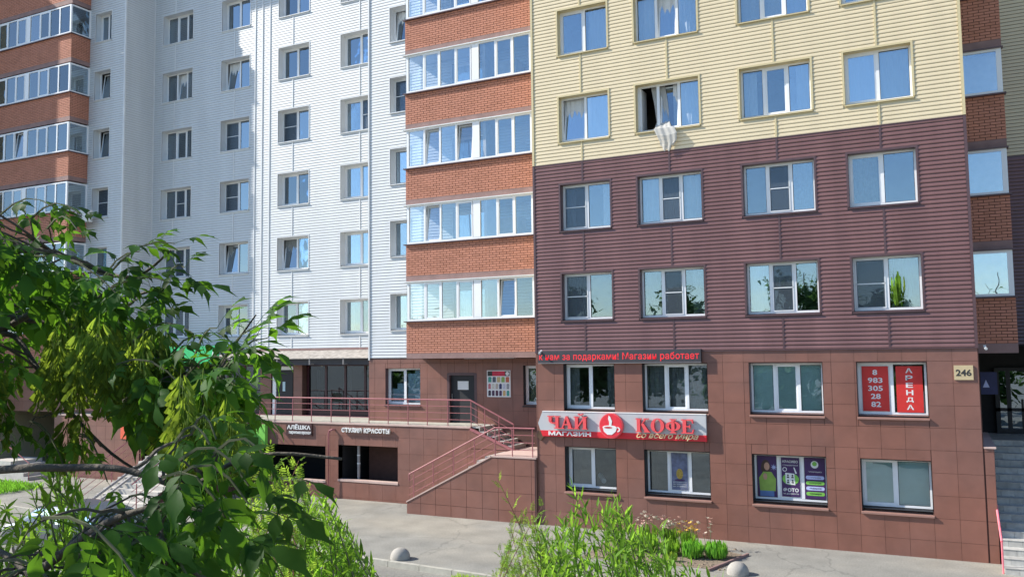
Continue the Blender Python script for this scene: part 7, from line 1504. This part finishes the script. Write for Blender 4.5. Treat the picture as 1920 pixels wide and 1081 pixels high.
# weeds along the kerb and a grass patch on the left
gr = MB()
for i in range(1500):
    x = U(-10.8, -8.4); y = ky(x)-U(.0, .9)**1.5-.05
    leaflet(gr, (x, y, G-.13), (U(-.5, .5), U(-.5, .5), 1), Vector((1, 0, .2)), U(.05, .16), .008, droop=.3, seg=3)
o = gr.build('kerb_weeds', M['rowan'], None, fix=False); stuff(tag(o, 'low weeds growing along the road side of the kerb', 'weeds'))
gr = MB()
for i in range(5200):
    x = U(-41, -33.3); y = U(20.9, 23.2)
    leaflet(gr, (x, y, G), (U(-.5, .5), U(-.5, .5), 1), Vector((1, 0, .2)), U(.10, .30), .014, droop=.3, seg=3)
o = gr.build('lawn', M['tuft'], None, fix=False); stuff(tag(o, 'strip of sunlit grass beside the left steps', 'grass'))

# parked car behind the foliage, lower left
def car(x, y, rz):
    t = thing('parked_car', 'silver car with dark windows parked on the road behind the tree', 'car', (x, y, G-.135)); t.rotation_euler = (0, 0, rz)
    prof = [(-2.15, .35), (-2.2, .62), (-2.05, .88), (-1.55, .97), (-.95, 1.38), (-.35, 1.47), (.55, 1.45), (1.2, 1.30), (1.85, 1.0), (2.15, .9), (2.2, .55), (2.12, .32)]
    def lk(b, name, m, par=None, sm=False):
        me = b.mesh(name, [m], sm); bm = bmesh.new(); bm.from_mesh(me); bmesh.ops.recalc_face_normals(bm, faces=bm.faces); bm.to_mesh(me); bm.free()
        o = bpy.data.objects.new(name, me); col.objects.link(o); o.parent = par or t; return o
    b = MB(); n = len(prof); secs = [(-.86, .0, .9), (-.80, .05, .97), (-.55, .0, 1.0), (.55, .0, 1.0), (.80, .05, .97), (.86, .0, .9)]
    for yy, _, k in secs:
        for px_, pz in prof:
            taper = 1 if pz < .98 else .84
            b.v.append((px_*(.5+.5*k) , yy*taper, .32+(pz-.32)*(k if pz > .5 else 1)))
    for i in range(len(secs)-1):
        for j in range(n):
            b.f.append((i*n+j, i*n+(j+1) % n, (i+1)*n+(j+1) % n, (i+1)*n+j)); b.m.append(0)
    b.f.append(tuple(range(n))); b.m.append(0); b.f.append(tuple(range(6*n-1, 5*n-1, -1))); b.m.append(0)
    lk(b, 'body', M['car'], sm=False)
    for sg_ in (-1, 1):
        for q in ([(-1.35, 1.0), (-.85, 1.34), (-.30, 1.40), (-.30, 1.0)], [(-.22, 1.0), (-.22, 1.40), (.50, 1.39), (.62, 1.0)], [(.70, 1.0), (.60, 1.38), (1.05, 1.27), (1.45, 1.02)]):
            b = MB(); yy = .765*sg_
            vs_ = [(a, (.80 if z < 1.1 else .735)*sg_, z) for a, z in q]; b.poly(vs_); lk(b, 'side_window', M['glass_dark'])
        for wx in (-1.32, 1.30):
            b = MB(); b.tube([(wx, .62*sg_, .31), (wx, .88*sg_, .31)], .31, 20); w = lk(b, 'wheel', M['rubber'])
            b = MB(); b.tube([(wx, .86*sg_, .31), (wx, .89*sg_, .31)], .19, 12); lk(b, 'rim', M['grey_metal'], w)
        b = MB(); b.box(-2.21, -2.12, .5*sg_ if sg_ > 0 else -.78, .78 if sg_ > 0 else -.5, .66, .80); lk(b, 'headlight', M['plastic'])
    b = MB(); b.poly([(-1.60, -.66, .985), (-1.60, .66, .985), (-1.0, .56, 1.385), (-1.0, -.56, 1.385)]); lk(b, 'windscreen', M['glass_dark'])
    b = MB(); b.poly([(1.88, .64, 1.01), (1.88, -.64, 1.01), (1.25, -.56, 1.31), (1.25, .56, 1.31)]); lk(b, 'rear_window', M['glass_dark'])
    return t
car(-21.6, 16.2, 0.05)

# trees across the street behind the viewer; the windows mirror them
def far_tree(x, y, h, r, label):
    t = thing('street_tree', label, 'tree', (x, y, G-.135), 'trees behind the viewer')
    b = MB(); b.tube([(x, y, G-.2), (x+U(-.3, .3), y, G+h*.45), (x+U(-.4, .4), y+U(-.3, .3), G+h*.85)], .18, 7, r1=.05)
    for k in range(6):
        a = U(0, 6.28); b.tube([(x, y, G+h*U(.3, .5)), (x+r*.7*math.cos(a), y+r*.7*math.sin(a), G+h*U(.6, .85))], .06, 5, r1=.02)
    b.build('trunk', M['bark'], t)
    b = MB()
    cl_ = [(U(-1, 1), U(-1, 1), U(-1, 1)) for _ in range(16)]
    cl_ = [c for c in cl_ if c[0]**2+c[1]**2+c[2]**2 < 1.3]
    for i in range(3200):
        c = random.choice(cl_); p = (x+r*.75*c[0]+random.gauss(0, .2)*r, y+r*.75*c[1]+random.gauss(0, .2)*r, G+h*.56+h*.36*c[2]+random.gauss(0, .16)*r)
        leaflet(b, p, (U(-1, 1), U(-1, 1), U(-1, .5)), Vector((0, .1, 1)), U(.3, .6), U(.10, .2), seg=2)
    stuff(b.build('crown', M['far_leaf'], t, fix=False))
for k, (x, y, h, r) in enumerate(((-44, -9, 7.0, 3.2), (-38, -8, 8.6, 3.4), (-32, -9, 7.4, 3.2), (-26.5, -8, 9.0, 3.2), (-21.5, -9, 7.2, 3.0), (-16.5, -8, 8.2, 3.0), (-12, -9, 6.6, 2.8), (-7.5, -7.5, 7.4, 2.8), (-3, -9, 8.8, 2.8), (2, -8, 7.2, 2.8), (7, -9, 8.4, 3.0), (-29, -20, 12.5, 3.4), (-10, -22, 13.5, 3.6), (4, -24, 13, 3.6), (-20, -24, 12.5, 3.4))):
    far_tree(x, y, h, r, 'leafy tree on the viewer side of the street, mirrored in the windows')
bpy.context.view_layer.update()
